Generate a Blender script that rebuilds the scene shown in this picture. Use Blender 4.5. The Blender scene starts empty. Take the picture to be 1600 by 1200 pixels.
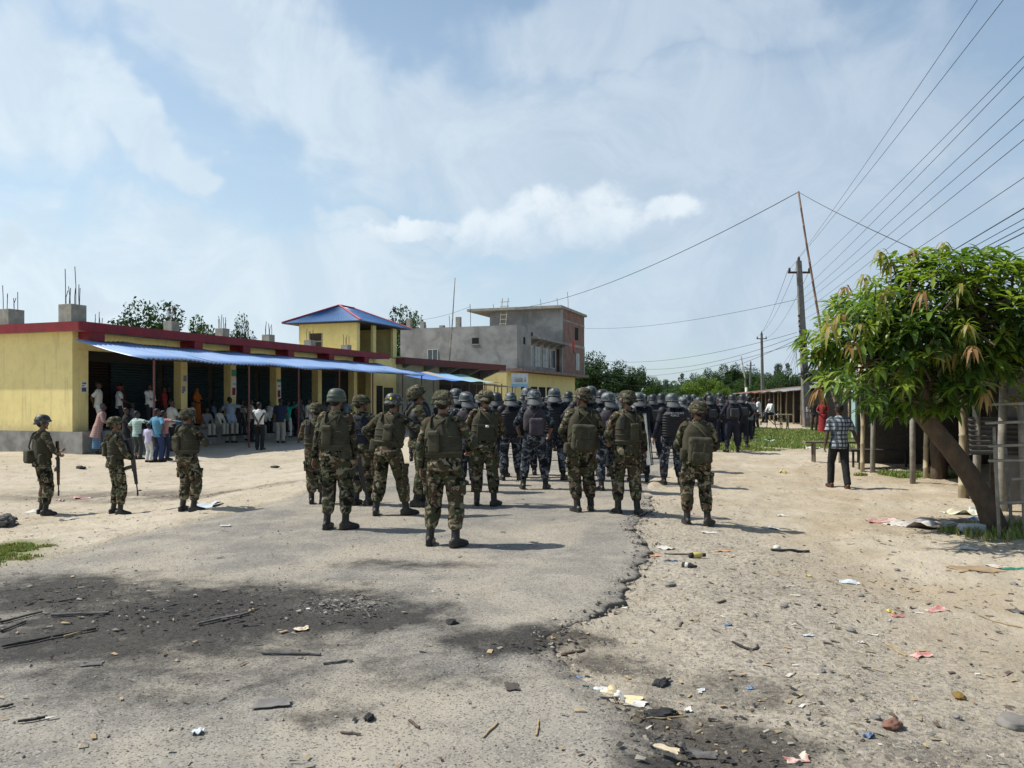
import bpy, bmesh, math, random
import numpy as np
from mathutils import Vector, Matrix, noise as mnoise
R = math.radians
sc = bpy.context.scene
COL = sc.collection
random.seed(7)
# ------------------------------------------------------------------ camera, sky, sun, exposure
F, HOR, EYE = 1202.0, 621.0, 1.65          # focal length and horizon in photograph pixels, eye height in metres
cam = bpy.data.objects.new('camera', bpy.data.cameras.new('camera'))
COL.objects.link(cam)
cam.location = (0, 0, EYE)
cam.rotation_euler = (R(90), 0, 0)
cam.data.sensor_fit = 'HORIZONTAL'
cam.data.sensor_width = 36
cam.data.lens = 36 * F / 1600
cam.data.shift_y = 21 / 1600
cam.data.clip_start = 0.1
cam.data.clip_end = 6000
sc.camera = cam

SUN_EL, SUN_AZ = 53, -84                    # degrees; azimuth from +Y, clockwise positive
world = bpy.data.worlds.new("World")
sc.world = world
world.use_nodes = True

class NT:
    """small helper to wire shader nodes"""
    def __init__(s, tree):
        s.t = tree; s.n = tree.nodes; s.l = tree.links
    def add(s, typ, **kw):
        nd = s.n.new(typ)
        for k, v in kw.items():
            if k.startswith('i_'):
                s.set(nd, k[2:], v)
            else:
                setattr(nd, k, v)
        return nd
    def set(s, nd, key, v):
        key = int(key) if key.isdigit() else key.replace('_', ' ')
        sock = nd.inputs[key]
        if hasattr(v, 'links') or isinstance(v, bpy.types.NodeSocket):
            s.l.new(v, sock)
        else:
            if isinstance(v, tuple) and len(v) == 3 and sock.type == 'RGBA': v = v + (1,)
            sock.default_value = v
    def math(s, op, a, b=None, c=None, clamp=False):
        nd = s.n.new('ShaderNodeMath'); nd.operation = op; nd.use_clamp = clamp
        for i, v in enumerate((a, b, c)):
            if v is not None: s.set(nd, str(i), v)
        return nd.outputs[0]
    def vmath(s, op, a, b=None, out=0):
        nd = s.n.new('ShaderNodeVectorMath'); nd.operation = op
        s.set(nd, '0', a)
        if b is not None: s.set(nd, '1', b)
        return nd.outputs[out]
    def mix(s, fac, a, b, blend='MIX'):
        nd = s.n.new('ShaderNodeMix'); nd.data_type = 'RGBA'; nd.blend_type = blend
        s.set(nd, '0', fac); s.set(nd, '6', a); s.set(nd, '7', b)
        return nd.outputs[2]
    def ramp(s, fac, stops, interp='LINEAR'):
        nd = s.n.new('ShaderNodeValToRGB'); cr = nd.color_ramp; cr.interpolation = interp
        while len(cr.elements) > 1: cr.elements.remove(cr.elements[-1])
        for i, (p, c) in enumerate(stops):
            e = cr.elements[0] if i == 0 else cr.elements.new(p)
            e.position = p
            if not isinstance(c, tuple): c = (c, c, c)
            e.color = c + (1,) if len(c) == 3 else c
        s.set(nd, '0', fac)
        return nd.outputs[0]
    def noise(s, vec, scale, detail=4, rough=0.55, dist=0.0, out=0):
        nd = s.n.new('ShaderNodeTexNoise')
        s.l.new(vec, nd.inputs['Vector'])
        nd.inputs['Scale'].default_value = scale; nd.inputs['Detail'].default_value = detail
        nd.inputs['Roughness'].default_value = rough; nd.inputs['Distortion'].default_value = dist
        return nd.outputs[out]
    def smooth(s, v, lo, hi):
        nd = s.n.new('ShaderNodeMapRange'); nd.interpolation_type = 'SMOOTHSTEP'
        s.set(nd, '0', v); s.set(nd, '1', lo); s.set(nd, '2', hi)
        return nd.outputs[0]

def pixdir(u, v):
    d = Vector(((u - 800) / F, 1, (HOR - v) / F)); return d.normalized()

def make_sky():
    w = NT(world.node_tree); w.n.clear()
    out = w.add('ShaderNodeOutputWorld'); bg = w.add('ShaderNodeBackground')
    sky = w.add('ShaderNodeTexSky', sky_type='NISHITA')
    sky.sun_disc = False; sky.sun_elevation = R(SUN_EL); sky.sun_rotation = R(SUN_AZ % 360)
    sky.air_density = 1.0; sky.dust_density = 1.0; sky.ozone_density = 1.0; sky.altitude = 50
    tc = w.add('ShaderNodeTexCoord').outputs['Generated']
    sep = w.add('ShaderNodeSeparateXYZ', i_0=tc)
    z = sep.outputs[2]
    zz = w.math('ADD', w.math('MAXIMUM', z, 0.0), 0.16)
    comb = w.add('ShaderNodeCombineXYZ', i_0=w.math('DIVIDE', sep.outputs[0], zz), i_1=w.math('DIVIDE', sep.outputs[1], zz), i_2=0.0)
    q = comb.outputs[0]
    warp = w.vmath('SCALE', w.vmath('SUBTRACT', w.noise(tc, 5, 4, out=1), (0.5, 0.5, 0.5)))
    warp.node.inputs['Scale'].default_value = 0.30
    tw = w.vmath('ADD', tc, warp)
    def blob(u, v, ru, rv, tilt=0.0, wv=None):
        """soft cloud bank around one direction of the sky"""
        c = pixdir(u, v)
        rel = w.vmath('SUBTRACT', tw if wv is None else wv, tuple(c))
        rx = Vector((c.y, -c.x, 0)).normalized(); ry = rx.cross(c).normalized()
        ca, sa = math.cos(R(tilt)), math.sin(R(tilt))
        ax = (rx * ca + ry * sa) / (ru / F); ay = (ry * ca - rx * sa) / (rv / F)
        a = w.vmath('DOT_PRODUCT', rel, tuple(ax), out=1); b = w.vmath('DOT_PRODUCT', rel, tuple(ay), out=1)
        d = w.math('SQRT', w.math('ADD', w.math('POWER', w.math('ABSOLUTE', a), 2.0), w.math('POWER', w.math('ABSOLUTE', b), 2.0)))
        front = w.math('GREATER_THAN', w.vmath('DOT_PRODUCT', tc, tuple(c), out=1), 0.2)
        return w.math('MULTIPLY', w.math('SUBTRACT', 1.0, w.smooth(d, 0.25, 1.25)), front)
    n1 = w.noise(q, 1.7, 9, 0.62, 0.7)
    n2 = w.noise(tc, 8.0, 9, 0.66, 0.8)
    cover = None
    for bl in ((420, 110, 300, 130, -22), (640, 190, 330, 120, -12), (900, 240, 460, 150, -6), (40, 130, 110, 150, 0), (170, 225, 190, 48, -30), (300, 60, 200, 70, -10),
               (1050, 60, 330, 80, 0), (1250, 300, 420, 240, 0), (330, 450, 700, 130, 0), (620, 360, 160, 34, 0),
               (1250, 480, 600, 110, 0), (285, 285, 60, 26, 0)):
        m = blob(*bl)
        cover = m if cover is None else w.math('MAXIMUM', cover, m)
    dens = w.math('ADD', w.math('MULTIPLY', n1, 0.55), w.math('MULTIPLY', n2, 0.45))
    edge = w.smooth(w.math('ADD', w.math('MULTIPLY', cover, 0.62), dens), 0.58, 1.08)
    wisps = w.smooth(n1, 0.46, 0.82)
    fac = w.math('MAXIMUM', w.math('MULTIPLY', edge, 0.74), w.math('MULTIPLY', wisps, 0.36))
    # cumulus heads low over the roofs
    n3 = w.noise(tc, 17.0, 9, 0.62, 0.3)
    warp2 = w.vmath('SCALE', w.vmath('SUBTRACT', w.noise(tc, 14, 4, out=1), (0.5, 0.5, 0.5))); warp2.node.inputs['Scale'].default_value = 0.07
    tw2 = w.vmath('ADD', tc, warp2)
    cum = None
    for bl in ((850, 338, 85, 56, 0), (935, 352, 110, 66, 0), (800, 372, 140, 52, 0), (1040, 335, 62, 34, 0), (640, 360, 110, 18, 0), (166, 472, 50, 22, 0),(5, 375, 25, 26, 0)):
        m = blob(*bl, wv=tw2); cum = m if cum is None else w.math('MAXIMUM', cum, m)
    cumf = w.smooth(w.math('ADD', cum, w.math('MULTIPLY', w.math('SUBTRACT', n3, 0.5), 1.35)), 0.30, 0.95)
    base = w.mix(1.0, sky.outputs[0], (0.97, 1.01, 0.97), 'MULTIPLY')
    # clouds take the light of the sky around them: bright towards the sun (left), greyer to the right
    side = w.smooth(sep.outputs[0], -0.75, 0.75)
    white = w.mix(side, (5.3, 6.0, 6.45), (3.5, 4.15, 5.0))
    shade = w.mix(w.smooth(n2, 0.35, 0.7), (0.86, 0.89, 0.92), (1.04, 1.03, 1.02))
    cl = w.mix(1.0, white, shade, 'MULTIPLY')
    # thin veil of humid haze towards the horizon
    veil = w.math('MULTIPLY', w.math('SUBTRACT', 1.0, w.smooth(z, 0.02, 0.80)), 0.62)
    c1 = w.mix(veil, base, w.mix(side, (4.35, 5.45, 6.25), (3.05, 4.0, 4.95)))
    c2 = w.mix(fac, c1, cl)
    c3 = w.mix(w.math('MULTIPLY', cumf, 0.6), c2, w.mix(w.smooth(w.math('ADD', z, w.math('MULTIPLY', w.math('SUBTRACT', n3, 0.5), 0.16)), 0.17, 0.25), (4.3, 5.0, 5.7), (6.4, 6.8, 7.0)))
    # behind and above the camera the same broken cloud
    w.l.new(c3, bg.inputs[0]); bg.inputs[1].default_value = 0.108
    w.l.new(bg.outputs[0], out.inputs[0])
make_sky()

sun = bpy.data.objects.new('sun', bpy.data.lights.new('sun', 'SUN'))
COL.objects.link(sun)
sun.data.energy = 4.2; sun.data.angle = R(0.6); sun.data.color = (1.0, 0.95, 0.86)
sd = Vector((math.sin(R(SUN_AZ)) * math.cos(R(SUN_EL)), math.cos(R(SUN_AZ)) * math.cos(R(SUN_EL)), math.sin(R(SUN_EL))))
sun.rotation_euler = sd.to_track_quat('Z', 'Y').to_euler()
sc.view_settings.view_transform = 'Standard'; sc.view_settings.look = 'None'
sc.view_settings.gamma = 1.0; sc.view_settings.use_curve_mapping = False
sc.view_settings.exposure = 0.5
sc.render.engine = 'CYCLES'
sc.cycles.max_bounces = 6; sc.cycles.diffuse_bounces = 3; sc.cycles.glossy_bounces = 2
sc.cycles.transparent_max_bounces = 6; sc.cycles.transmission_bounces = 4
sc.cycles.use_denoising = True

# ------------------------------------------------------------------ materials
MATS = {}
def M(name, c, c2=None, scale=6.0, rough=0.8, bump=0.0, bscale=40.0, spec=0.3, metal=0.0, lo=0.35, hi=0.65, stretch=(1, 1, 1), dirt=None, dscale=2.0, damt=0.5, rnd=False):
    if name in MATS: return MATS[name]
    m = bpy.data.materials.new(name); m.use_nodes = True
    w = NT(m.node_tree); b = w.n['Principled BSDF']
    b.inputs['Roughness'].default_value = rough; b.inputs['Specular IOR Level'].default_value = spec
    b.inputs['Metallic'].default_value = metal
    v = w.add('ShaderNodeTexCoord').outputs['Object']
    if rnd:
        oi = w.add('ShaderNodeObjectInfo').outputs['Random']
        off = w.add('ShaderNodeCombineXYZ', i_0=w.math('MULTIPLY', oi, 37.0), i_1=w.math('MULTIPLY', oi, 11.0), i_2=w.math('MULTIPLY', oi, 23.0)).outputs[0]
        v = w.vmath('ADD', v, off)
    if stretch != (1, 1, 1): v = w.vmath('MULTIPLY', v, stretch)
    col = None
    if c2 is not None:
        col = w.mix(w.smooth(w.noise(v, scale, 6, 0.6, 0.3), lo, hi), c, c2)
    if dirt is not None:
        base = col if col is not None else c
        col = w.mix(w.math('MULTIPLY', w.smooth(w.noise(v, dscale, 7, 0.65, 0.6), 0.42, 0.72), damt), base, dirt)
    if col is None: b.inputs['Base Color'].default_value = tuple(c) + (1,)
    else: w.l.new(col, b.inputs['Base Color'])
    if bump:
        bp = w.add('ShaderNodeBump'); bp.inputs['Strength'].default_value = 1.0; bp.inputs['Distance'].default_value = bump
        w.l.new(w.noise(v, bscale, 5, 0.6), bp.inputs['Height']); w.l.new(bp.outputs[0], b.inputs['Normal'])
    MATS[name] = m
    return m

def camo(name, cols, scale=6.5, bump=0.004):
    """four-colour disruptive pattern printed on cloth; cols = ground, second, third, fourth"""
    m = bpy.data.materials.new(name); m.use_nodes = True
    w = NT(m.node_tree); b = w.n['Principled BSDF']
    b.inputs['Roughness'].default_value = 0.9; b.inputs['Specular IOR Level'].default_value = 0.12
    v = w.add('ShaderNodeTexCoord').outputs['Object']
    oi = w.add('ShaderNodeObjectInfo').outputs['Random']
    off = w.add('ShaderNodeCombineXYZ', i_0=w.math('MULTIPLY', oi, 37.0), i_1=w.math('MULTIPLY', oi, 11.0), i_2=w.math('MULTIPLY', oi, 23.0)).outputs[0]
    v = w.vmath('MULTIPLY', w.vmath('ADD', v, off), (1.0, 1.0, 1.35))
    col = cols[0]
    for i, (c, th, s) in enumerate(((cols[1], 0.51, 1.0), (cols[2], 0.565, 1.25), (cols[3], 0.575, 1.1))):
        vv = w.vmath('ADD', v, (i * 7.3, i * 3.1, i * 5.7))
        f = w.smooth(w.noise(vv, scale * s, 2.5, 0.5, 1.1), th - 0.012, th + 0.012)
        col = w.mix(f, col, c)
    col = w.mix(1.0, col, w.mix(w.noise(v, 60, 4, 0.6), (0.72, 0.72, 0.72), (1.25, 1.25, 1.25)), 'MULTIPLY')
    w.l.new(col, b.inputs['Base Color'])
    bp = w.add('ShaderNodeBump'); bp.inputs['Strength'].default_value = 1.0; bp.inputs['Distance'].default_value = bump
    w.l.new(w.noise(v, 18, 5, 0.6, 0.8), bp.inputs['Height']); w.l.new(bp.outputs[0], b.inputs['Normal'])
    MATS[name] = m
    return m

# ------------------------------------------------------------------ mesh helpers
class G:
    """collects shapes and links them as ONE mesh object"""
    def __init__(s): s.v = []; s.f = []; s.m = []
    def put(s, verts, faces, mi=0):
        o = len(s.v); s.v.extend([tuple(p) for p in verts]); s.f.extend([tuple(i + o for i in f) for f in faces]); s.m.extend([mi] * len(faces))
    def tube(s, pts, rad, seg=12, pw=2.0, mi=0, ref=None, rnd=0.45, cap=True):
        pts = [Vector(p) for p in pts]; n = len(pts); V = []; Fc = []
        if not isinstance(rad, (list, tuple)): rad = [rad] * n
        a_prev = None
        for i, p in enumerate(pts):
            t = (pts[min(i + 1, n - 1)] - pts[max(i - 1, 0)]).normalized()
            rf = Vector(ref) if ref is not None else (a_prev if a_prev is not None else (Vector((1, 0, 0)) if abs(t.x) < 0.85 else Vector((0, 1, 0))))
            a = rf - t * rf.dot(t); a.normalize(); b = t.cross(a); a_prev = a
            r = rad[i]; ra, rb = (r, r) if not isinstance(r, (list, tuple)) else r
            for k in range(seg):
                th = 2 * math.pi * k / seg; c, q = math.cos(th), math.sin(th)
                if pw != 2.0:
                    c = math.copysign(abs(c) ** (2 / pw), c); q = math.copysign(abs(q) ** (2 / pw), q)
                V.append(p + a * (ra * c) + b * (rb * q))
            if i == 0: t0, r0 = t, min(ra, rb)
            t1, r1 = t, min(ra, rb)
        for i in range(n - 1):
            for k in range(seg):
                k2 = (k + 1) % seg
                Fc.append((i * seg + k, i * seg + k2, (i + 1) * seg + k2, (i + 1) * seg + k))
        if cap:
            V.append(pts[0] - t0 * r0 * rnd); V.append(pts[-1] + t1 * r1 * rnd)
            A, B = n * seg, n * seg + 1
            for k in range(seg):
                k2 = (k + 1) % seg
                Fc.append((A, k2, k)); Fc.append((B, (n - 1) * seg + k, (n - 1) * seg + k2))
        s.put(V, Fc, mi); return s
    def ell(s, c, r, seg=14, rings=9, rot=None, mi=0, zmin=-1.0):
        c = Vector(c); V = []; Fc = []
        r = (r, r, r) if not isinstance(r, (list, tuple)) else r
        ph = [math.asin(zmin) + (math.pi / 2 - math.asin(zmin)) * j / rings for j in range(rings + 1)]
        for p in ph:
            for k in range(seg):
                th = 2 * math.pi * k / seg
                q = Vector((r[0] * math.cos(p) * math.cos(th), r[1] * math.cos(p) * math.sin(th), r[2] * math.sin(p)))
                V.append(c + (rot @ q if rot else q))
        for j in range(rings):
            for k in range(seg):
                k2 = (k + 1) % seg
                Fc.append((j * seg + k, j * seg + k2, (j + 1) * seg + k2, (j + 1) * seg + k))
        s.put(V, Fc, mi); return s
    def box(s, c, d, rot=None, mi=0, bev=0.0):
        c = Vector(c)
        if bev:
            bm = bmesh.new(); bmesh.ops.create_cube(bm, size=1.0)
            bmesh.ops.scale(bm, vec=Vector(d), verts=bm.verts)
            bmesh.ops.bevel(bm, geom=bm.edges[:], offset=bev, segments=3, affect='EDGES', profile=0.6)
            bm.verts.index_update()
            V = [c + (rot @ v.co if rot else v.co) for v in bm.verts]; Fc = [tuple(v.index for v in f.verts) for f in bm.faces]
            bm.free(); s.put(V, Fc, mi); return s
        V = []
        for z in (-.5, .5):
            for x, y in ((-.5, -.5), (.5, -.5), (.5, .5), (-.5, .5)):
                q = Vector((x * d[0], y * d[1], z * d[2])); V.append(c + (rot @ q if rot else q))
        s.put(V, [(3, 2, 1, 0), (4, 5, 6, 7), (0, 1, 5, 4), (1, 2, 6, 5), (2, 3, 7, 6), (3, 0, 4, 7)], mi); return s
    def bb(s, x0, x1, y0, y1, z0, z1, mi=0):
        return s.box(((x0 + x1) / 2, (y0 + y1) / 2, (z0 + z1) / 2), (x1 - x0, y1 - y0, z1 - z0), mi=mi)
    def lathe(s, prof, seg=28, sx=1.0, sy=1.0, c=(0, 0, 0), rot=None, mi=0, warp=None):
        c = Vector(c); V = []; Fc = []
        for (r, z) in prof:
            for k in range(seg):
                th = 2 * math.pi * k / seg
                q = Vector((r * sx * math.cos(th), r * sy * math.sin(th), z))
                if warp: q = warp(q, th)
                V.append(c + (rot @ q if rot else q))
        for j in range(len(prof) - 1):
            for k in range(seg):
                k2 = (k + 1) % seg
                Fc.append((j * seg + k, j * seg + k2, (j + 1) * seg + k2, (j + 1) * seg + k))
        s.put(V, Fc, mi); return s
    def prism(s, poly, z0, z1, mi=0):
        n = len(poly)
        V = [Vector((x, y, z0)) for x, y in poly] + [Vector((x, y, z1)) for x, y in poly]
        Fc = [tuple(range(n - 1, -1, -1)), tuple(range(n, 2 * n))] + [(i, (i + 1) % n, n + (i + 1) % n, n + i) for i in range(n)]
        s.put(V, Fc, mi); return s
    def mesh(s, name, smooth=True):
        me = bpy.data.meshes.new(name); me.from_pydata(s.v, [], s.f)
        if len(set(s.m)) > 1 or any(s.m): me.polygons.foreach_set('material_index', s.m)
        if smooth: me.polygons.foreach_set('use_smooth', [True] * len(me.polygons))
        me.update(); return me
    def remesh(s, name, voxel=0.012, smooth=3, wrinkle=0.0, wsize=0.12, fac=0.5):
        """union of the shapes as one continuous smooth skin"""
        bm = bmesh.new(); me0 = bpy.data.meshes.new('raw'); me0.from_pydata(s.v, [], s.f); bm.from_mesh(me0)
        bmesh.ops.remove_doubles(bm, verts=bm.verts, dist=1e-5); bmesh.ops.recalc_face_normals(bm, faces=bm.faces); bm.to_mesh(me0); bm.free()
        o = bpy.data.objects.new('raw', me0); COL.objects.link(o)
        md = o.modifiers.new('r', 'REMESH'); md.mode = 'VOXEL'; md.voxel_size = voxel
        if smooth:
            ms = o.modifiers.new('s', 'SMOOTH'); ms.iterations = smooth; ms.factor = fac
        if wrinkle:
            for i, (sz, st) in enumerate(((wsize, wrinkle), (wsize * 0.4, wrinkle * 0.5))):
                tx = bpy.data.textures.new('folds', 'CLOUDS'); tx.noise_scale = sz; tx.noise_depth = 2
                mdp = o.modifiers.new('d%d' % i, 'DISPLACE'); mdp.texture = tx; mdp.strength = st; mdp.mid_level = 0.5; mdp.texture_coords = 'LOCAL'
        dg = bpy.context.evaluated_depsgraph_get()
        me = bpy.data.meshes.new_from_object(o.evaluated_get(dg)); me.name = name
        bpy.data.objects.remove(o); bpy.data.meshes.remove(me0)
        me.materials.clear()
        me.polygons.foreach_set('use_smooth', [True] * len(me.polygons)); me.update()
        return me
    def build(s, name, mats, parent=None, smooth=False, loc=None, rotz=0.0):
        me = s.mesh(name, smooth)
        return link(name, me, mats, parent, loc, rotz)

def link(name, me, mats, parent=None, loc=None, rotz=0.0):
    if not isinstance(mats, (list, tuple)): mats = [mats]
    if len(me.materials) == 0:
        for m in mats: me.materials.append(m)
    o = bpy.data.objects.new(name, me); COL.objects.link(o)
    if parent is not None: o.parent = parent
    if loc is not None: o.location = loc
    if rotz: o.rotation_euler = (0, 0, rotz)
    return o

def tag(o, label=None, cat=None, group=None, kind=None):
    if label: o['label'] = label
    if cat: o['category'] = cat
    if group: o['group'] = group
    if kind: o['kind'] = kind
    return o

def thing(name, label, cat, loc=(0, 0, 0), rotz=0.0, group=None):
    o = bpy.data.objects.new(name, None); COL.objects.link(o); o.empty_display_size = 0.2
    o.location = loc; o.rotation_euler = (0, 0, rotz)
    return tag(o, label, cat, group)

def children_of(o): return [c for c in o.children]
def copy_tree(o, parent=None):
    c = o.copy(); COL.objects.link(c)
    if parent is not None: c.parent = parent
    for k in ('label', 'category', 'group'):
        pass
    for ch in list(o.children): copy_tree(ch, c)
    return c

def rot3(rx=0, ry=0, rz=0):
    return Matrix.Rotation(rz, 3, 'Z') @ Matrix.Rotation(ry, 3, 'Y') @ Matrix.Rotation(rx, 3, 'X')

# ------------------------------------------------------------------ the lie of the land
def _h(ix, iy, seed):
    n = (ix.astype(np.int64) * 374761393 + iy.astype(np.int64) * 668265263 + seed * 1442695041) & 0x7fffffff
    n = (n ^ (n >> 13)) * 1274126177 & 0x7fffffff
    return ((n ^ (n >> 16)) & 0xffff) / 65535.0
def vnoise(x, y, seed=0):
    x = np.asarray(x, float); y = np.asarray(y, float)
    ix = np.floor(x); iy = np.floor(y); fx = x - ix; fy = y - iy
    ix = ix.astype(np.int64); iy = iy.astype(np.int64)
    fx = fx * fx * (3 - 2 * fx); fy = fy * fy * (3 - 2 * fy)
    a = _h(ix, iy, seed); b = _h(ix + 1, iy, seed); c = _h(ix, iy + 1, seed); d = _h(ix + 1, iy + 1, seed)
    return (a * (1 - fx) + b * fx) * (1 - fy) + (c * (1 - fx) + d * fx) * fy - 0.5
def fbm(x, y, s, octs=4, seed=0, gain=0.5):
    t = 0; a = 1.0
    for i in range(octs):
        t = t + a * vnoise(np.asarray(x) * s, np.asarray(y) * s, seed + i); s *= 2.03; a *= gain
    return t
def sstep(a, b, x):
    t = np.clip((np.asarray(x, float) - a) / (b - a), 0, 1); return t * t * (3 - 2 * t)

YL = [-3, 2, 5, 7.5, 10, 11.7, 13.8, 20, 26, 40, 60, 150, 900]
XL = [-7.5, -6.6, -5.7, -5.0, -4.5, -3.95, -3.6, -2.7, -0.8, 4.3, 11.7, 45, 320]
YR = [-3, 2.5, 3.43, 3.9, 4.5, 5.0, 5.25, 5.4, 5.8, 6.2, 7, 8, 8.8, 9.5, 10.2, 11, 13.3, 16, 20, 25, 30, 60, 150, 900]
XR = [1.6, 1.1, .88, .72, .50, .30, .22, .38, .62, .82, 1.08, 1.33, 1.52, 1.46, 1.62, 1.95, 2.3, 3.0, 4.5, 6.4, 8.3, 19.5, 53, 330]
def road_l(y): return np.interp(y, YL, XL)
def road_r(y): return np.interp(y, YR, XR)
def land(x, y):
    """height of the ground without the fine roughness"""
    x = np.asarray(x, float); y = np.asarray(y, float)
    dl = road_l(y) - x; dr = x - road_r(y)
    aL = np.interp(y, [0, 6, 8.5, 10, 13, 17, 22, 30, 50, 90], [.06, .10, .14, .26, .36, .34, .30, .24, .16, .0])
    aR = np.interp(y, [0, 8, 14, 20, 28, 40], [.05, .09, .09, .06, .0, .0])
    z = -aL * sstep(0, 3.6, dl) - aR * sstep(0.0, 3.0, dr)
    z = z + 0.05 * fbm(x, y, 0.22, 2, 5) * sstep(0.6, 3, np.maximum(dl, dr))
    return z
def gz(x, y):
    return float(land(x, y)) + (0.012 if road_l(y) < x < road_r(y) else 0.0)
def at(u, v, dz=0.0):
    """where the photograph's pixel meets the ground"""
    d = 10.0
    for _ in range(40):
        x = (u - 800) / F * d
        z = gz(x, d) + dz
        d = 0.5 * d + 0.5 * (F * (EYE - z) / max(v - HOR, 4))
    x = (u - 800) / F * d
    return Vector((x, d, gz(x, d)))
def px(u, v, d): return Vector(((u - 800) / F * d, d, EYE - (v - HOR) / F * d))

def soot_nodes(w, v):
    """char left by the fires, as a 0..1 mask over the ground"""
    wv = w.vmath('ADD', v, w.vmath('SCALE', w.vmath('SUBTRACT', w.noise(v, 1.3, 5, 0.6, out=1), (0.5, 0.5, 0.5))))
    wv.node.inputs[1].links[0].from_node.inputs['Scale'].default_value = 1.1
    tot = None
    for (cx, cy, rx, ry, k) in ((-2.35, 5.75, 2.0, 1.3, 1.0), (-2.7, 5.15, 1.9, .95, .80), (-2.1, 4.6, 2.0, .9, .48), (-.6, 4.6, 1.0, .5, .40), (-3.75, 6.4, 1.4, 1.0, .9), (-1.2, 5.75, .95, .75, .95), (-1.05, 7.5, 1.1, .38, .55), (.12, 5.12, .75, .42, .9),
                                (-.45, 5.5, .5, .35, .55), (.95, 3.55, .62, .65, 1.0), (1.25, 4.4, .85, .4, .5), (-1.9, 4.45, 1.0, .35, .45), (-.95, 4.05, .45, .22, .5), (.55, 4.7, .5, .32, .65), (2.2, 6.6, .9, .35, .25), (2.0, 3.6, .9, .5, .35)):
        rel = w.vmath('MULTIPLY', w.vmath('SUBTRACT', wv, (cx, cy, 0)), (1 / rx, 1 / ry, 0))
        d = w.vmath('LENGTH', rel, out=1)
        m = w.math('MULTIPLY', w.math('SUBTRACT', 1.0, w.smooth(d, 0.15, 1.3)), k)
        tot = m if tot is None else w.math('MAXIMUM', tot, m)
    n = w.noise(v, 3.5, 8, 0.72, 0.4)
    m = w.smooth(w.math('ADD', tot, w.math('MULTIPLY', w.math('SUBTRACT', n, 0.5), 1.3)), 0.0, 0.80)
    grit = w.smooth(w.noise(v, 38, 6, 0.75), 0.36, 0.62)            # dust and ash lying on the char
    return w.math('MULTIPLY', m, w.math('SUBTRACT', 1.0, w.math('MULTIPLY', w.math('MULTIPLY', grit, w.math('SUBTRACT', 1.15, m)), 0.75)))

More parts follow.
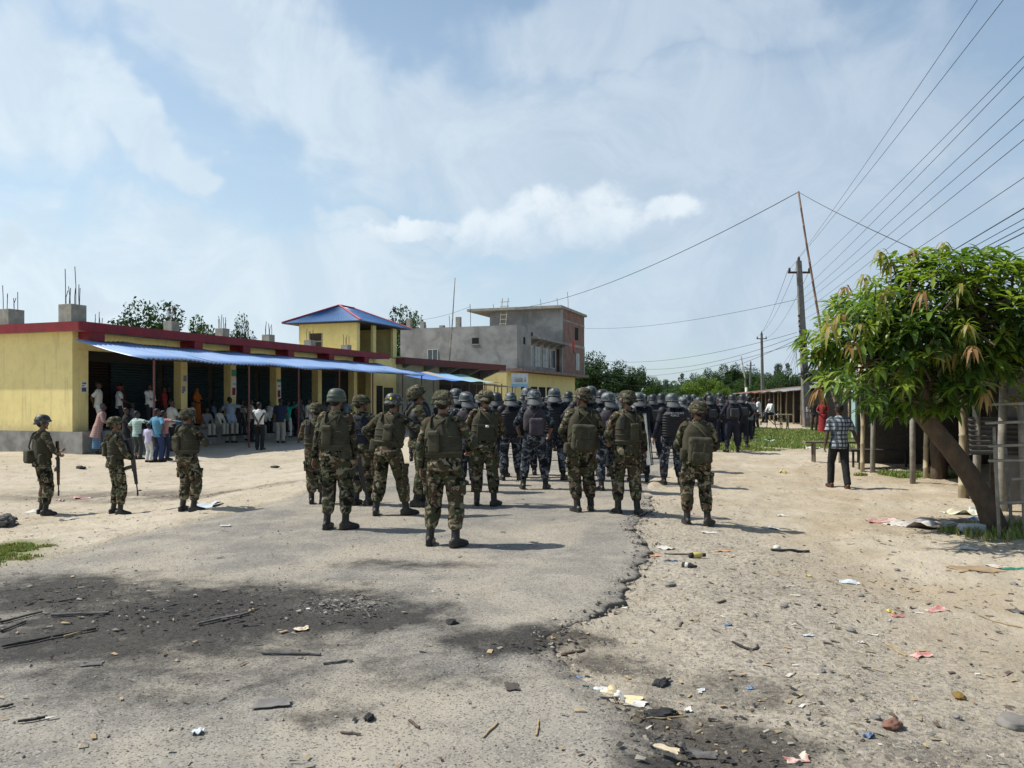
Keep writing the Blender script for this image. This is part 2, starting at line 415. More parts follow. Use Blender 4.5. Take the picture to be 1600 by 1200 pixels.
def ground_material():
    m = bpy.data.materials.new('dry_dirt'); m.use_nodes = True
    w = NT(m.node_tree); b = w.n['Principled BSDF']
    b.inputs['Roughness'].default_value = 0.95; b.inputs['Specular IOR Level'].default_value = 0.1
    v = w.add('ShaderNodeTexCoord').outputs['Object']
    big = w.noise(v, 0.35, 5, 0.6, 0.5); mid = w.noise(v, 2.2, 7, 0.65, 0.3); fine = w.noise(v, 26, 6, 0.7)
    sep = w.add('ShaderNodeSeparateXYZ', i_0=v)
    col = w.mix(w.smooth(big, 0.35, 0.65), (0.40, 0.350, 0.265), (0.455, 0.40, 0.315))
    col = w.mix(w.math('MULTIPLY', w.smooth(mid, 0.45, 0.75), 0.6), col, (0.27, 0.22, 0.155))
    col = w.mix(w.math('MULTIPLY', w.smooth(fine, 0.5, 0.72), 0.34), col, (0.21, 0.18, 0.135))
    worn = w.math('MULTIPLY', w.smooth(w.noise(v, 0.45, 5, 0.6, 0.4), 0.42, 0.62), w.smooth(sep.outputs[0], 1.5, 3.6))
    col = w.mix(w.math('MULTIPLY', worn, 0.6), col, (0.33, 0.262, 0.175))          # bare brown earth where feet have worn it
    col = w.mix(w.math('MULTIPLY', w.smooth(w.noise(v, 60, 5, 0.8), 0.60, 0.70), 0.6), col, (0.10, 0.085, 0.065))
    # stony grey gravel near the road edge, right of it
    gr = w.math('MULTIPLY', w.math('SUBTRACT', 1.0, w.smooth(w.math('ADD', w.math('ABSOLUTE', w.math('SUBTRACT', sep.outputs[0], 1.9)), w.math('MULTIPLY', mid, 1.5)), 1.1, 2.9)), w.math('SUBTRACT', 1.0, w.smooth(sep.outputs[1], 9.0, 15.0)))
    vo = w.add('ShaderNodeTexVoronoi'); vo.inputs['Scale'].default_value = 42.0; w.l.new(v, vo.inputs['Vector'])
    vg = w.add('ShaderNodeSeparateColor', i_0=vo.outputs['Color']).outputs[0]
    stone = w.ramp(vg, ((0, (.10, .095, .085)), (.5, (.24, .22, .19)), (1, (.40, .37, .32))))
    col = w.mix(w.math('MULTIPLY', gr, w.math('MULTIPLY', w.smooth(fine, 0.3, 0.6), 0.75)), col, stone)
    # damp trodden band across the left verge
    rel = w.vmath('MULTIPLY', w.vmath('SUBTRACT', w.vmath('ADD', v, w.vmath('SCALE', w.noise(v, 0.9, 4, out=1))), (-7.0, 15.9, 0.5)), (1 / 4.2, 1 / 1.1, 0))
    band = w.math('MULTIPLY', w.math('SUBTRACT', 1.0, w.smooth(w.vmath('LENGTH', rel, out=1), 0.3, 1.2)), w.smooth(mid, 0.25, 0.6))
    col = w.mix(w.math('MULTIPLY', band, 0.85), col, (0.15, 0.13, 0.105))
    # turf soil under the grass
    for (cx, cy, rx, ry) in ((12.4, 32.5, 6.6, 9.5), (-5.75, 8.1, .85, 1.0), (8.75, 16.9, .9, .5)):
        rel = w.vmath('MULTIPLY', w.vmath('SUBTRACT', v, (cx, cy, 0)), (1 / rx, 1 / ry, 0))
        d = w.math('ADD', w.vmath('LENGTH', rel, out=1), w.math('MULTIPLY', w.math('SUBTRACT', mid, 0.5), 0.9))
        g = w.math('MULTIPLY', w.math('SUBTRACT', 1.0, w.smooth(d, 0.55, 1.1)), 0.8)
        col = w.mix(g, col, (0.125, 0.155, 0.05))
    far = w.smooth(sep.outputs[1], 60.0, 110.0)
    col = w.mix(far, col, w.mix(mid, (0.10, 0.12, 0.045), (0.18, 0.17, 0.08)))
    col = w.mix(w.math('MULTIPLY', soot_nodes(w, v), 0.88), col, (0.028, 0.027, 0.027))
    w.l.new(col, b.inputs['Base Color'])
    bp = w.add('ShaderNodeBump'); bp.inputs['Distance'].default_value = 0.022
    h = w.math('ADD', w.math('MULTIPLY', fine, 0.55), w.math('ADD', w.math('MULTIPLY', w.noise(v, 90, 4, 0.6), 0.35), w.math('MULTIPLY', w.noise(v, 6, 7, 0.68), 1.5)))
    w.l.new(h, bp.inputs['Height']); w.l.new(bp.outputs[0], b.inputs['Normal'])
    return m

def road_material():
    m = bpy.data.materials.new('worn_asphalt'); m.use_nodes = True
    w = NT(m.node_tree); b = w.n['Principled BSDF']
    b.inputs['Roughness'].default_value = 0.9; b.inputs['Specular IOR Level'].default_value = 0.15
    v = w.add('ShaderNodeTexCoord').outputs['Object']
    mid = w.noise(v, 1.7, 9, 0.68, 0.5); fine = w.noise(v, 45, 6, 0.75)
    vo = w.add('ShaderNodeTexVoronoi'); vo.inputs['Scale'].default_value = 115.0; w.l.new(v, vo.inputs['Vector'])
    agg = w.add('ShaderNodeSeparateColor', i_0=vo.outputs['Color']).outputs[0]
    col = w.mix(w.smooth(mid, 0.35, 0.68), (0.205, 0.194, 0.174), (0.318, 0.293, 0.248))
    col = w.mix(w.math('MULTIPLY', w.smooth(w.noise(v, 0.5, 6, 0.6, 0.6), 0.42, 0.64), 0.75), col, (0.40, 0.355, 0.28))   # blown dust
    col = w.mix(w.math('MULTIPLY', w.smooth(agg, 0.82, 0.98), 0.7), col, (0.40, 0.37, 0.32))
    col = w.mix(w.math('MULTIPLY', w.smooth(agg, 0.2, 0.05), 0.75), col, (0.07, 0.066, 0.06))
    col = w.mix(w.math('MULTIPLY', w.smooth(fine, 0.52, 0.7), w.math('MULTIPLY', w.smooth(w.noise(v, 2.6, 6, 0.65), 0.35, 0.65), 0.55)), col, (0.12, 0.113, 0.10))
    ash = w.math('SUBTRACT', 1.0, w.smooth(w.vmath('LENGTH', w.vmath('MULTIPLY', w.vmath('SUBTRACT', v, (-1.35, 6.1, 0)), (2.2, 3.2, 0)), out=1), 0.2, 1.3))
    ashf = w.math('MULTIPLY', ash, w.smooth(w.noise(v, 55, 5, 0.8), 0.50, 0.62))
    geo = w.add('ShaderNodeNewGeometry').outputs['Normal']
    nz = w.add('ShaderNodeSeparateXYZ', i_0=geo).outputs[2]
    col = w.mix(w.smooth(nz, 0.93, 0.65), col, (0.085, 0.078, 0.068))      # bare bitumen on the broken edge
    ea = w.add('ShaderNodeAttribute', attribute_name='broken').outputs['Fac']
    col = w.mix(w.math('MULTIPLY', w.smooth(w.math('ADD', ea, w.math('MULTIPLY', w.math('SUBTRACT', w.noise(v, 14, 6, 0.75), 0.5), 1.6)), 0.42, 1.05), 0.62), col, (0.10, 0.092, 0.08))
    col = w.mix(w.math('MULTIPLY', soot_nodes(w, v), 0.93), col, (0.020, 0.020, 0.021))
    col = w.mix(w.math('MULTIPLY', ashf, 0.8), col, (0.36, 0.35, 0.33))
    w.l.new(col, b.inputs['Base Color'])
    bp = w.add('ShaderNodeBump'); bp.inputs['Distance'].default_value = 0.012
    h = w.math('ADD', w.math('MULTIPLY', agg, 0.5), w.math('ADD', w.math('MULTIPLY', fine, 0.6), w.math('MULTIPLY', w.noise(v, 9, 5, 0.6), 1.2)))
    w.l.new(h, bp.inputs['Height']); w.l.new(bp.outputs[0], b.inputs['Normal'])
    return m

def grid_object(name, X, Y, Z, mat, attr=None):
    ny, nx = X.shape
    co = np.stack([X, Y, Z], -1).reshape(-1, 3).astype(np.float32)
    i = np.arange((ny - 1) * (nx - 1)); r = i // (nx - 1); c = i % (nx - 1); a = r * nx + c
    quads = np.stack([a, a + 1, a + nx + 1, a + nx], -1).astype(np.int32)
    me = bpy.data.meshes.new(name)
    me.vertices.add(len(co)); me.vertices.foreach_set('co', co.ravel())
    me.loops.add(quads.size); me.loops.foreach_set('vertex_index', quads.ravel())
    me.polygons.add(len(quads)); me.polygons.foreach_set('loop_start', np.arange(0, quads.size, 4, dtype=np.int32))
    me.polygons.foreach_set('use_smooth', [True] * len(quads)); me.update(calc_edges=True)
    if attr is not None:
        at_ = me.attributes.new(attr[0], 'FLOAT', 'POINT'); at_.data.foreach_set('value', attr[1].ravel().astype(np.float32))
    return link(name, me, mat)

def growing(a, b, step, k):
    out = [a]
    while out[-1] < b: step *= k; out.append(out[-1] + step)
    return out
xs = np.array(sorted([-x for x in growing(9.0, 2600, 0.09, 1.09)] + [9.0 + x - 9.0 for x in growing(9.0, 2600, 0.09, 1.09)] + list(np.arange(-8.93, 8.95, 0.07))))
ys = np.array([-60, -20, -6, -1, 1.0, 2.0] + list(np.arange(2.6, 13.0, 0.055)) + growing(13.05, 3000, 0.07, 1.017))
XX, YY = np.meshgrid(xs, ys)
ZZ = land(XX, YY)
inroad = sstep(0.0, 0.12, np.minimum(XX - road_l(YY), road_r(YY) - XX))
rough = 0.055 * fbm(XX, YY, 1.1, 5, 11, 0.58) + 0.03 * fbm(XX - .37 * YY, YY * .25, 2.2, 3, 71) + 0.026 * np.maximum(fbm(XX, YY, 9.0, 3, 23, 0.6), 0)
ZZ = ZZ + rough * (1 - inroad) * np.clip(1.6 - YY / 60, 0, 1) - 0.05 * inroad
grid_object('ground', XX, YY, ZZ, ground_material())
bpy.data.objects['ground']['kind'] = 'structure'

def gz(x, y):
    """height of the finished surface, road or rough dirt"""
    if float(road_l(y)) + .25 < x < float(road_r(y)) - .02: return float(land(x, y)) + 0.016
    i = min(max(int(np.searchsorted(xs, x)) - 1, 0), len(xs) - 2); j = min(max(int(np.searchsorted(ys, y)) - 1, 0), len(ys) - 2)
    a = (x - xs[i]) / (xs[i + 1] - xs[i]); b = (y - ys[j]) / (ys[j + 1] - ys[j])
    return float((ZZ[j, i] * (1 - a) + ZZ[j, i + 1] * a) * (1 - b) + (ZZ[j + 1, i] * (1 - a) + ZZ[j + 1, i + 1] * a) * b)

ry = np.array(list(np.arange(1.2, 14.0, 0.035)) + growing(14.0, 320, 0.05, 1.02))
tt = np.concatenate([np.linspace(0, .93, 96), np.linspace(.936, 1, 34), [1.0, 1.0]])
L = road_l(ry) + 0.30 * fbm(ry * 0 + 3.3, ry, 1.2, 4, 31); Rr = road_r(ry) + 0.15 * fbm(ry * 0 + 9.1, ry, 2.6, 6, 37, 0.68) * np.clip(ry / 6, 0.4, 1)
RX = L[:, None] + (Rr - L)[:, None] * tt[None, :]
RY = np.repeat(ry[:, None], len(tt), 1)
RX[:, -2] += 0.03; RX[:, -1] += 0.08
RZ = land(np.minimum(RX, road_r(RY)), RY) + 0.012 + 0.006 * fbm(RX, RY, 2.0, 4, 41)
lip = np.interp(ry, [0, 4.6, 5.3, 9.6, 13, 18], [0.0, 0.0, 0.022, 0.022, 0.012, 0.0])[:, None]   # the surviving surface stands proud of the dirt on the right
ed = Rr[:, None] - RX
RZ = RZ + lip * sstep(1.6, 0.3, ed) - (lip / .03) * .022 * sstep(.16, .0, ed + .07 * fbm(RX, RY, 7.0, 4, 51, .65)) + (lip / .03) * .012 * fbm(RX, RY, 16.0, 3, 57) * sstep(.3, 0, ed)
broken = np.clip(lip / .03, 0, 1) * sstep(.17, .0, ed)
sink = sstep(0.55, 0.0, RX - L[:, None]) * 0.05 + (1 - np.minimum(lip / 0.015, 1)) * sstep(0.35, 0.0, Rr[:, None] - RX) * 0.045
RZ = RZ - sink
RZ[:, -2] -= 0.012; RZ[:, -1] -= 0.12
grid_object('road', RX, RY, RZ, road_material(), ('broken', broken))['kind'] = 'structure'
# ------------------------------------------------------------------ buildings along the left
def plaster(name, c, c2, streak):
    m = M(name, c, c2, 0.9, .88, .003, 55, dirt=streak, dscale=3.0, damt=.22)
    w = NT(m.node_tree); b = w.n['Principled BSDF']; v = w.add('ShaderNodeTexCoord').outputs['Object']
    old = b.inputs['Base Color'].links[0].from_socket
    st = w.noise(w.vmath('MULTIPLY', v, (5.0, 5.0, .35)), 1.0, 6, .65, .2)           # rain runs down the wall
    col = w.mix(w.math('MULTIPLY', w.smooth(st, .53, .74), .5), old, streak)
    sep = w.add('ShaderNodeSeparateXYZ', i_0=v)
    sp = w.math('SUBTRACT', 1.0, w.smooth(w.math('ADD', sep.outputs[2], w.math('MULTIPLY', w.noise(v, 4, 7, .7), .9)), 1.15, 1.75))
    col = w.mix(w.math('MULTIPLY', sp, .65), col, streak)                            # mud splashed above the plinth
    w.l.new(col, b.inputs['Base Color']); return m
yellow = plaster('yellow_plaster', (0.83, 0.695, 0.31), (0.77, 0.64, 0.275), (0.40, 0.34, 0.19))
cement = M('cement_render', (0.30, 0.295, 0.275), (0.20, 0.195, 0.185), 2.2, 0.9, 0.004, 50, dirt=(0.12, 0.118, 0.11), dscale=1.6, damt=0.55)
concrete = M('raw_concrete', (0.34, 0.32, 0.275), (0.25, 0.235, 0.20), 4, 0.9, 0.004, 45, dirt=(0.16, 0.15, 0.13), dscale=3.0, damt=0.5)
redpaint = M('dark_red_paint', (0.25, 0.020, 0.026), (0.19, 0.016, 0.022), 3, 0.6, 0.002, 40, dirt=(0.10, 0.03, 0.03), dscale=2.5, damt=0.4)
bluetin = M('blue_painted_tin', (0.19, 0.315, 0.55), (0.23, 0.36, 0.60), 1.2, 0.42, spec=0.5, dirt=(0.26, 0.31, 0.40), dscale=2.2, damt=0.6)
bluetin2 = M('deep_blue_tin', (0.03, 0.10, 0.25), (0.045, 0.13, 0.30), 1.4, 0.4, spec=0.5, dirt=(0.12, 0.15, 0.21), dscale=1.8, damt=0.6)
pinktin = M('faded_red_ridge_tin', (0.62, 0.10, 0.13), (0.55, 0.14, 0.16), 3, 0.5, dirt=(0.4, 0.2, 0.2), damt=0.3)
rustbar = M('rusty_steel_bar', (0.075, 0.045, 0.04), (0.05, 0.035, 0.035), 20, 0.8)
teal = M('teal_shutter_paint', (0.018, 0.044, 0.052), (0.014, 0.036, 0.044), 3, 0.55, dirt=(0.05, 0.05, 0.045), dscale=3, damt=0.5)
brownshut = M('brown_shutter_paint', (0.022, 0.015, 0.013), (0.017, 0.012, 0.011), 3, 0.55)
ironpost = M('red_oxide_iron', (0.16, 0.055, 0.05), (0.12, 0.05, 0.045), 8, 0.6)
darkin = M('shade_toned_plaster', (0.06, 0.055, 0.045), (0.045, 0.04, 0.035), 2, 0.9)  # shade under roofs and awnings is put into this dark colour
whitep = M('white_paper', (0.72, 0.72, 0.70), (0.62, 0.62, 0.60), 6, 0.8)
ANG = math.atan2(.9377, .3473)
C0 = Vector((-14.83, 25.95, -0.34))
def shop_world(x, y, z): return C0 + Vector((x * .3473 - y * .9377, x * .9377 + y * .3473, z))
def ztop(Z): return Z - C0.z

def corr_sheet(g, x0, x1, y0, y1, zf, wl=0.15, amp=0.012, along='x', mi=0, sub=4):
    """corrugated sheet: profile varies along x, falls from y0 to y1 by the height function zf(x, t)"""
    n = max(8, int(abs(x1 - x0) / wl * sub)); V = []; Fc = []
    for j in (0, 1):
        for i in range(n + 1):
            x = x0 + (x1 - x0) * i / n
            for t in (0, .25, .5, .75, 1):
                y = y0 + (y1 - y0) * t
                V.append((x, y, zf(x, t) + amp * math.sin(2 * math.pi * x / wl) - 0.004 * j))
    N = (n + 1) * 5
    for i in range(n):
        for k in range(4):
            a = i * 5 + k; b = a + 5
            Fc.append((a, b, b + 1, a + 1)); Fc.append((N + a, N + a + 1, N + b + 1, N + b))
    for i in range(n):
        a = i * 5 + 4; Fc.append((a, a + 5, N + a + 5, N + a))
        a = i * 5; Fc.append((a, N + a, N + a + 5, a + 5))
    for k in range(4):
        for a, fl in ((k, 0), (n * 5 + k, 1)):
            Fc.append((a, a + 1, N + a + 1, N + a) if not fl else (a, N + a, N + a + 1, a + 1))
    g.put(V, Fc, mi)

def shutter(parent, x0, x1, y, z0, z1, mat):
    g = G(); n = int((z1 - z0) / 0.025); V = []; Fc = []
    for i in range(n + 1):
        z = z0 + (z1 - z0) * i / n; d = 0.014 * math.sin(i * math.pi / 2)
        V += [(x0, y + d, z), (x1, y + d, z)]
    for i in range(n): Fc.append((2 * i, 2 * i + 1, 2 * i + 3, 2 * i + 2))
    g.put(V, Fc)
    sh = g.build('shutter', mat, parent)
    h = G(); h.box(((x0 + x1) / 2, y - 0.03, z0 + 0.5), (0.16, 0.03, 0.05)); h.bb(x0, x1, y - 0.025, y + 0.02, z0 - 0.02, z0 + 0.06)
    h.build('handle', rustbar, sh)
    return sh

shop = thing('shop_row', 'long single storey yellow shop row with dark red roof edge and rolled down shutters', 'building', C0, ANG)
PXS = [0.0, 5.05, 7.9, 11.0, 14.35, 17.75, 19.5]
LEN, DEP = 20.0, 9.0
g = G(); g.bb(0.0, LEN, -0.45, DEP, -0.5, 0.83); g.build('plinth', cement, shop)
g = G(); g.bb(0.0, 0.25, 0.0, DEP, 0.832, 4.219); g.bb(LEN - .25, LEN, 0.0, DEP, 0.832, 4.219); g.bb(0.25, LEN - .25, DEP - .25, DEP, 0.832, 4.12)
g.build('wall', yellow, shop)
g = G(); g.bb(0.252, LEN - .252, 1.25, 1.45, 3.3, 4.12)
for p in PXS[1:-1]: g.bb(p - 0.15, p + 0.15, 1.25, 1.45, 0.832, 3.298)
g.bb(.2505, .2585, .37, 1.249, .84, 4.1)  # thin dark sheet paints shade on the end wall's inner face
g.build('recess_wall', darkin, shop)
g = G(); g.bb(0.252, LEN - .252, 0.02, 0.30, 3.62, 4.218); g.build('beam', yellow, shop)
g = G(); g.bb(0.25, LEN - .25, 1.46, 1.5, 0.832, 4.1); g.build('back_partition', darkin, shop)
for p in PXS:
    g = G(); a, b = (0.26, 0.62) if p == 0 else (p - 0.17, p + 0.17)
    if p == PXS[-1]: a, b = LEN - .62, LEN - .26
    g.bb(a, b, -0.004, 0.36, 0.83, 3.62); g.build('pillar', yellow, shop)
for i in range(len(PXS) - 1):
    x0 = PXS[i] + (0.3 if i == 0 else 0.16); x1 = PXS[i + 1] - 0.16
    if i == 0:
        shutter(shop, x0, x0 + 2.25, 1.22, 0.84, 3.3, brownshut); shutter(shop, x0 + 2.35, x1, 1.22, 0.84, 3.3, teal)
    elif i < 5: shutter(shop, x0, x1, 1.22, 0.84, 3.3, teal)
g = G(); g.bb(-0.35, LEN + .2, -0.72, DEP + .3, 4.22, 4.50); rf = g.build('roof', M('roof_slab_concrete', (0.28, 0.26, 0.23), (0.2, 0.19, 0.17), 2, 0.9), shop)
g = G(); g.bb(-0.36, LEN + .21, -0.735, -0.7, 4.20, 4.515); g.bb(-0.365, -0.34, -0.70, DEP + .31, 4.205, 4.512); g.build('fascia', redpaint, rf)
for p in PXS[:6]:
    g = G(); q = 0.42 if p == 0 else p; g.bb(q - .2, q + .25, -0.705, 0.015, 3.9, 4.218); g.build('bracket', redpaint, rf)
def stub(x, y, hgt, bars, s=0.42):
    g = G(); g.box((x, y, 4.50 + hgt / 2), (s, s, hgt), bev=0.012); c = g.build('column_stub', concrete, shop)
    r = random.Random(int(x * 91 + y * 7))
    for k, b in enumerate(bars):
        ang = 2 * math.pi * k / len(bars) + .4
        bx, by = x + math.cos(ang) * s * .36, y + math.sin(ang) * s * .36
        gg = G(); gg.tube([(bx, by, 4.5 + hgt - .05), (bx + r.uniform(-.02, .02), by, 4.5 + hgt + b * .5), (bx + r.uniform(-.05, .05), by + r.uniform(-.04, .04), 4.5 + hgt + b)], 0.013, 6)
        gg.build('rebar', rustbar, c)
stub(0.35, 3.4, .62, (.45, .6, .85, .5, .4, .65), .6); stub(0.30, .35, .66, (1.35, .6, .5, 1.2, .6, .55, .7, .6), .6)
stub(4.9, .5, .52, (.62, .7, .45, .68, .4, .66, .35)); stub(7.8, .5, .48, (.5, .55, .4, .6, .35, .5)); stub(10.9, .5, .45, (.55, .5, .62, .4, .5))
stub(14.2, .5, .42, (.5, .62, .45, .55)); stub(17.6, .5, .40, (.55, .6, .4, .5)); stub(4.9, 4.4, .35, (.5, .62, .4, .7, .45)); stub(0.3, 7.6, .2, (.3, .5, .25))
# awning in front of the shop row
aw = thing('awning', 'long blue corrugated tin awning in front of the yellow shop row', 'awning', C0, ANG)
g = G(); corr_sheet(g, -0.25, 19.3, -0.42, -3.5, lambda x, t: 3.93 - 0.69 * t - 0.03 * math.sin(math.pi * t) + 0.03 * math.sin(x * 1.3) * t + 0.05 * mnoise.noise(Vector((x * .9, t * 2.2, 4))), 0.2, 0.028, sub=6); g.build('tin_sheet', bluetin, aw, smooth=True)
for i, p in enumerate((0.15, 4.75, 7.85, 10.9, 13.85, 16.9, 19.1)):
    zg = gz(*(shop_world(p, -3.4, 0).xy)) - C0.z
    g = G(); g.tube([(p, -3.4, zg - .1), (p, -3.4, 3.2)], 0.035, 10); g.build('post', ironpost, aw)
g = G(); g.tube([(-0.2, -3.42, 3.215), (19.25, -3.42, 3.215)], 0.022, 8)
for i in range(14): g.tube([(.1 + 1.46 * i, -0.42, 3.87), (.1 + 1.46 * i, -3.45, 3.225)], 0.016, 6)
g.build('frame', rustbar, aw)

# ---- shop house with the blue hipped upper room
bl2 = thing('roof_room_house', 'yellow house with blue hipped tin roof on its small upper room', 'house', C0, ANG)
pale = M('pale_green_plaster', (0.38, 0.40, 0.29), (0.32, 0.34, 0.25), 2, 0.9, dirt=(0.2, 0.2, 0.15), damt=0.4)
g = G(); g.bb(20.25, 30, 1.0, 9, -0.4, 4.45); g.bb(20.05, 20.247, 0.6, 9, -0.4, 4.4); g.build('lower_wall', yellow, bl2)
g = G(); g.bb(24.2, 30.0, .78, .998, 0.0, 4.6); g.build('front_panel', pale, bl2)
shutter(bl2, 20.6, 22.3, .9, 0.3, 2.7, brownshut); 
g = G(); g.bb(22.6, 23.7, .955, .99, 0.9, 2.6); g.build('notice_board', M('dull_green_board', (.035, .06, .03), (.05, .07, .03), 4), bl2)
RX0, RX1, RY0, RY1, RZ0, RZ1 = 21.6, 26.6, 2.3, 6.5, 4.45, 6.65
g = G()
g.bb(RX0, RX0 + .15, RY0, RY0 + 2.45, RZ0, RZ1); g.bb(RX0, RX0 + .15, RY0 + 3.45, RY1, RZ0, RZ1); g.bb(RX0, RX0 + .15, RY0 + 2.45, RY0 + 3.45, RZ0 + 1.55, RZ1)
g.bb(RX0, RX1, RY1 - .15, RY1 - .001, RZ0, RZ1 - .01); g.bb(RX1 - .15, RX1, RY0, RY1 - .16, RZ0, RZ1 - .01)
for a, b in ((RX0 + .151, RX0 + .35), (RX0 + 1.95, RX0 + 2.3), (RX1 - .5, RX1 - .151)): g.bb(a, b, RY0, RY0 + .18, RZ0, RZ1 - .01)
g.bb(RX0 + .351, RX0 + 1.949, RY0 + .001, RY0 + .17, RZ0, RZ0 + .12); g.bb(RX0 + 2.301, RX1 - .501, RY0 + .001, RY0 + .17, RZ0, RZ0 + .12)
g.build('upper_wall', yellow, bl2)
g = G(); g.bb(RX0 + .05, RX0 + .10, RY0 + 2.452, RY0 + 3.448, RZ0, RZ0 + 1.55); dw = g.build('window', M('dark_wood_window', (.05, .04, .03), (.035, .03, .025), 5), bl2)
g = G(); g.bb(RX0 - .015, RX0 + .06, RY0 + 2.46, RY0 + 2.53, RZ0, RZ0 + 1.54); g.bb(RX0 - .015, RX0 + .06, RY0 + 3.37, RY0 + 3.44, RZ0, RZ0 + 1.54); g.bb(RX0 - .012, RX0 + .06, RY0 + 2.531, RY0 + 3.369, RZ0 + 1.0, RZ0 + 1.07); g.build('frame', concrete, dw)
ex0, ex1, ey0, ey1, ez = RX0 - .75, RX1 + .75, RY0 - .75, RY1 + .75, RZ1 - .02
rid0, rid1, rz = Vector((22.95, (RY0 + RY1) / 2, 7.85)), Vector((24.5, (RY0 + RY1) / 2, 7.85)), 7.85
def hipface(g, A, B, C, D):
    """ribbed roof plane between eave A-B and ridge D-C"""
    n = max(6, int((Vector(B) - Vector(A)).length / .07)); V = []; Fc = []
    nrm = (Vector(B) - Vector(A)).cross(Vector(D) - Vector(A)).normalized()
    for lay in (0, 1):
        for i in range(n + 1):
            t = i / n; lo = Vector(A).lerp(B, t); hi = Vector(D).lerp(C, t)
            for q in (0, 1): V.append(lo.lerp(hi, q) + nrm * (0.012 * math.cos(i * math.pi) - 0.05 * lay))
    N = 2 * (n + 1)
    for i in range(n):
        Fc.append((2 * i, 2 * i + 2, 2 * i + 3, 2 * i + 1)); Fc.append((N + 2 * i, N + 2 * i + 1, N + 2 * i + 3, N + 2 * i + 2)); Fc.append((2 * i, N + 2 * i, N + 2 * i + 2, 2 * i + 2))
    g.put(V, Fc)
e = [Vector((ex0, ey0, ez)), Vector((ex1, ey0, ez)), Vector((ex1, ey1, ez)), Vector((ex0, ey1, ez))]
g = G(); hipface(g, e[0], e[1], rid1, rid0); hipface(g, e[1], e[2], rid1, rid1); hipface(g, e[2], e[3], rid0, rid1); hipface(g, e[3], e[0], rid0, rid0)
hr = g.build('roof', bluetin2, bl2)
for a, b in ((e[0], rid0), (e[3], rid0), (e[1], rid1), (e[2], rid1), (rid0, rid1)):
    g = G(); d = (b - a).normalized(); g.tube([a + Vector((0, 0, .03)), b + Vector((0, 0, .03))], [(.13, .035)] * 2, 10); g.build('ridge_cap', pinktin, hr)
g = G(); g.bb(ex0 + .1, ex1 - .1, ey0 + .1, ey1 - .1, ez - .06, ez - .03); g.build('soffit', darkin, hr)

# ---- lower tarpaulin awning beyond
aw2 = thing('tarpaulin_awning', 'low patched awning of blue, tan and pale sheets beyond the long tin one', 'awning', C0, ANG)
tarps = ((20.0, 22.9, M('mid_blue_tarpaulin', (.075, .16, .43), (.10, .2, .47), 2, .6)), (22.9, 24.4, M('mid_blue_tarpaulin', (0, 0, 0))), (24.4, 25.5, M('tan_tarpaulin', (.46, .40, .28), (.4, .35, .25), 2, .7)),
         (25.5, 28.2, M('sky_blue_tarpaulin', (.22, .40, .62), (.26, .45, .66), 2, .6)), (28.2, 31.2, M('pale_green_tarpaulin', (.28, .42, .36), (.25, .38, .33), 2, .7)))
for (a, b, m) in tarps:
    g = G(); n = 14; V = []; Fc = []
    for lay in (0, 1):
        for i in range(n + 1):
            x = a + (b - a) * i / n
            for j in range(9):
                t = j / 8
                V.append((x, -0.6 - 3.1 * t, 3.62 - 0.62 * t - 0.10 * math.sin(math.pi * t) + 0.03 * math.sin(x * 2.3 + t * 3) - 0.006 * lay))
    N = (n + 1) * 9
    for i in range(n):
        for j in range(8):
            q = i * 9 + j; Fc += [(q, q + 9, q + 10, q + 1), (N + q, N + q + 1, N + q + 10, N + q + 9)]
    g.put(V, Fc); g.build('tarpaulin', m, aw2, smooth=True)
for p in (20.2, 22.6, 25.2, 27.8, 30.9):
    zg = gz(*(shop_world(p, -3.6, 0).xy)) - C0.z
    g = G(); g.tube([(p, -3.6, zg - .1), (p, -3.6, 2.95)], 0.035, 8); g.build('post', ironpost, aw2)

# ---- flat shop with brown edge
P1, P2 = Vector((-6.75, 48.6)), Vector((-0.5, 60.3)); d12 = P2 - P1; L12 = d12.length
bl3 = thing('flat_roof_shop', 'low flat roofed shop with long brownish red roof edge before the grey house', 'building', (P1.x, P1.y, -0.25), math.atan2(d12.y, d12.x))
brown = M('brownish_red_paint', (.15, .035, .032), (.11, .03, .03), 3, .7, dirt=(.10, .05, .045), dscale=3, damt=.5)
g = G(); g.bb(0, L12, 0, 5.5, 4.02, 4.42); rf = g.build('roof', cement, bl3)
g = G(); g.bb(-.012, L12 + .012, -.03, -.001, 4.0, 4.435); g.bb(-.03, -.013, -.03, 5.5, 4.01, 4.43); g.build('fascia', brown, rf)
for i in range(5):
    g = G(); a = 0.5 + i * 3; g.put([(a, .02, 4.01), (a + .3, .02, 4.01), (a + .3, 1.9, 4.01), (a, 1.9, 4.01), (a, 1.9, 3.3), (a + .3, 1.9, 3.3)], [(0, 1, 5, 4), (0, 4, 3), (1, 2, 5), (3, 4, 5, 2)]); g.build('bracket', M('soffit_green', (.10, .20, .16), (.08, .16, .13), 2) if i == 0 else cement, rf)
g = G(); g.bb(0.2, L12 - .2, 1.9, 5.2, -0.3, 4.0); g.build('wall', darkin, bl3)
for i in range(4): shutter(bl3, .5 + i * 3.2, 3.2 + i * 3.2, 1.86, .2, 2.8, brownshut)

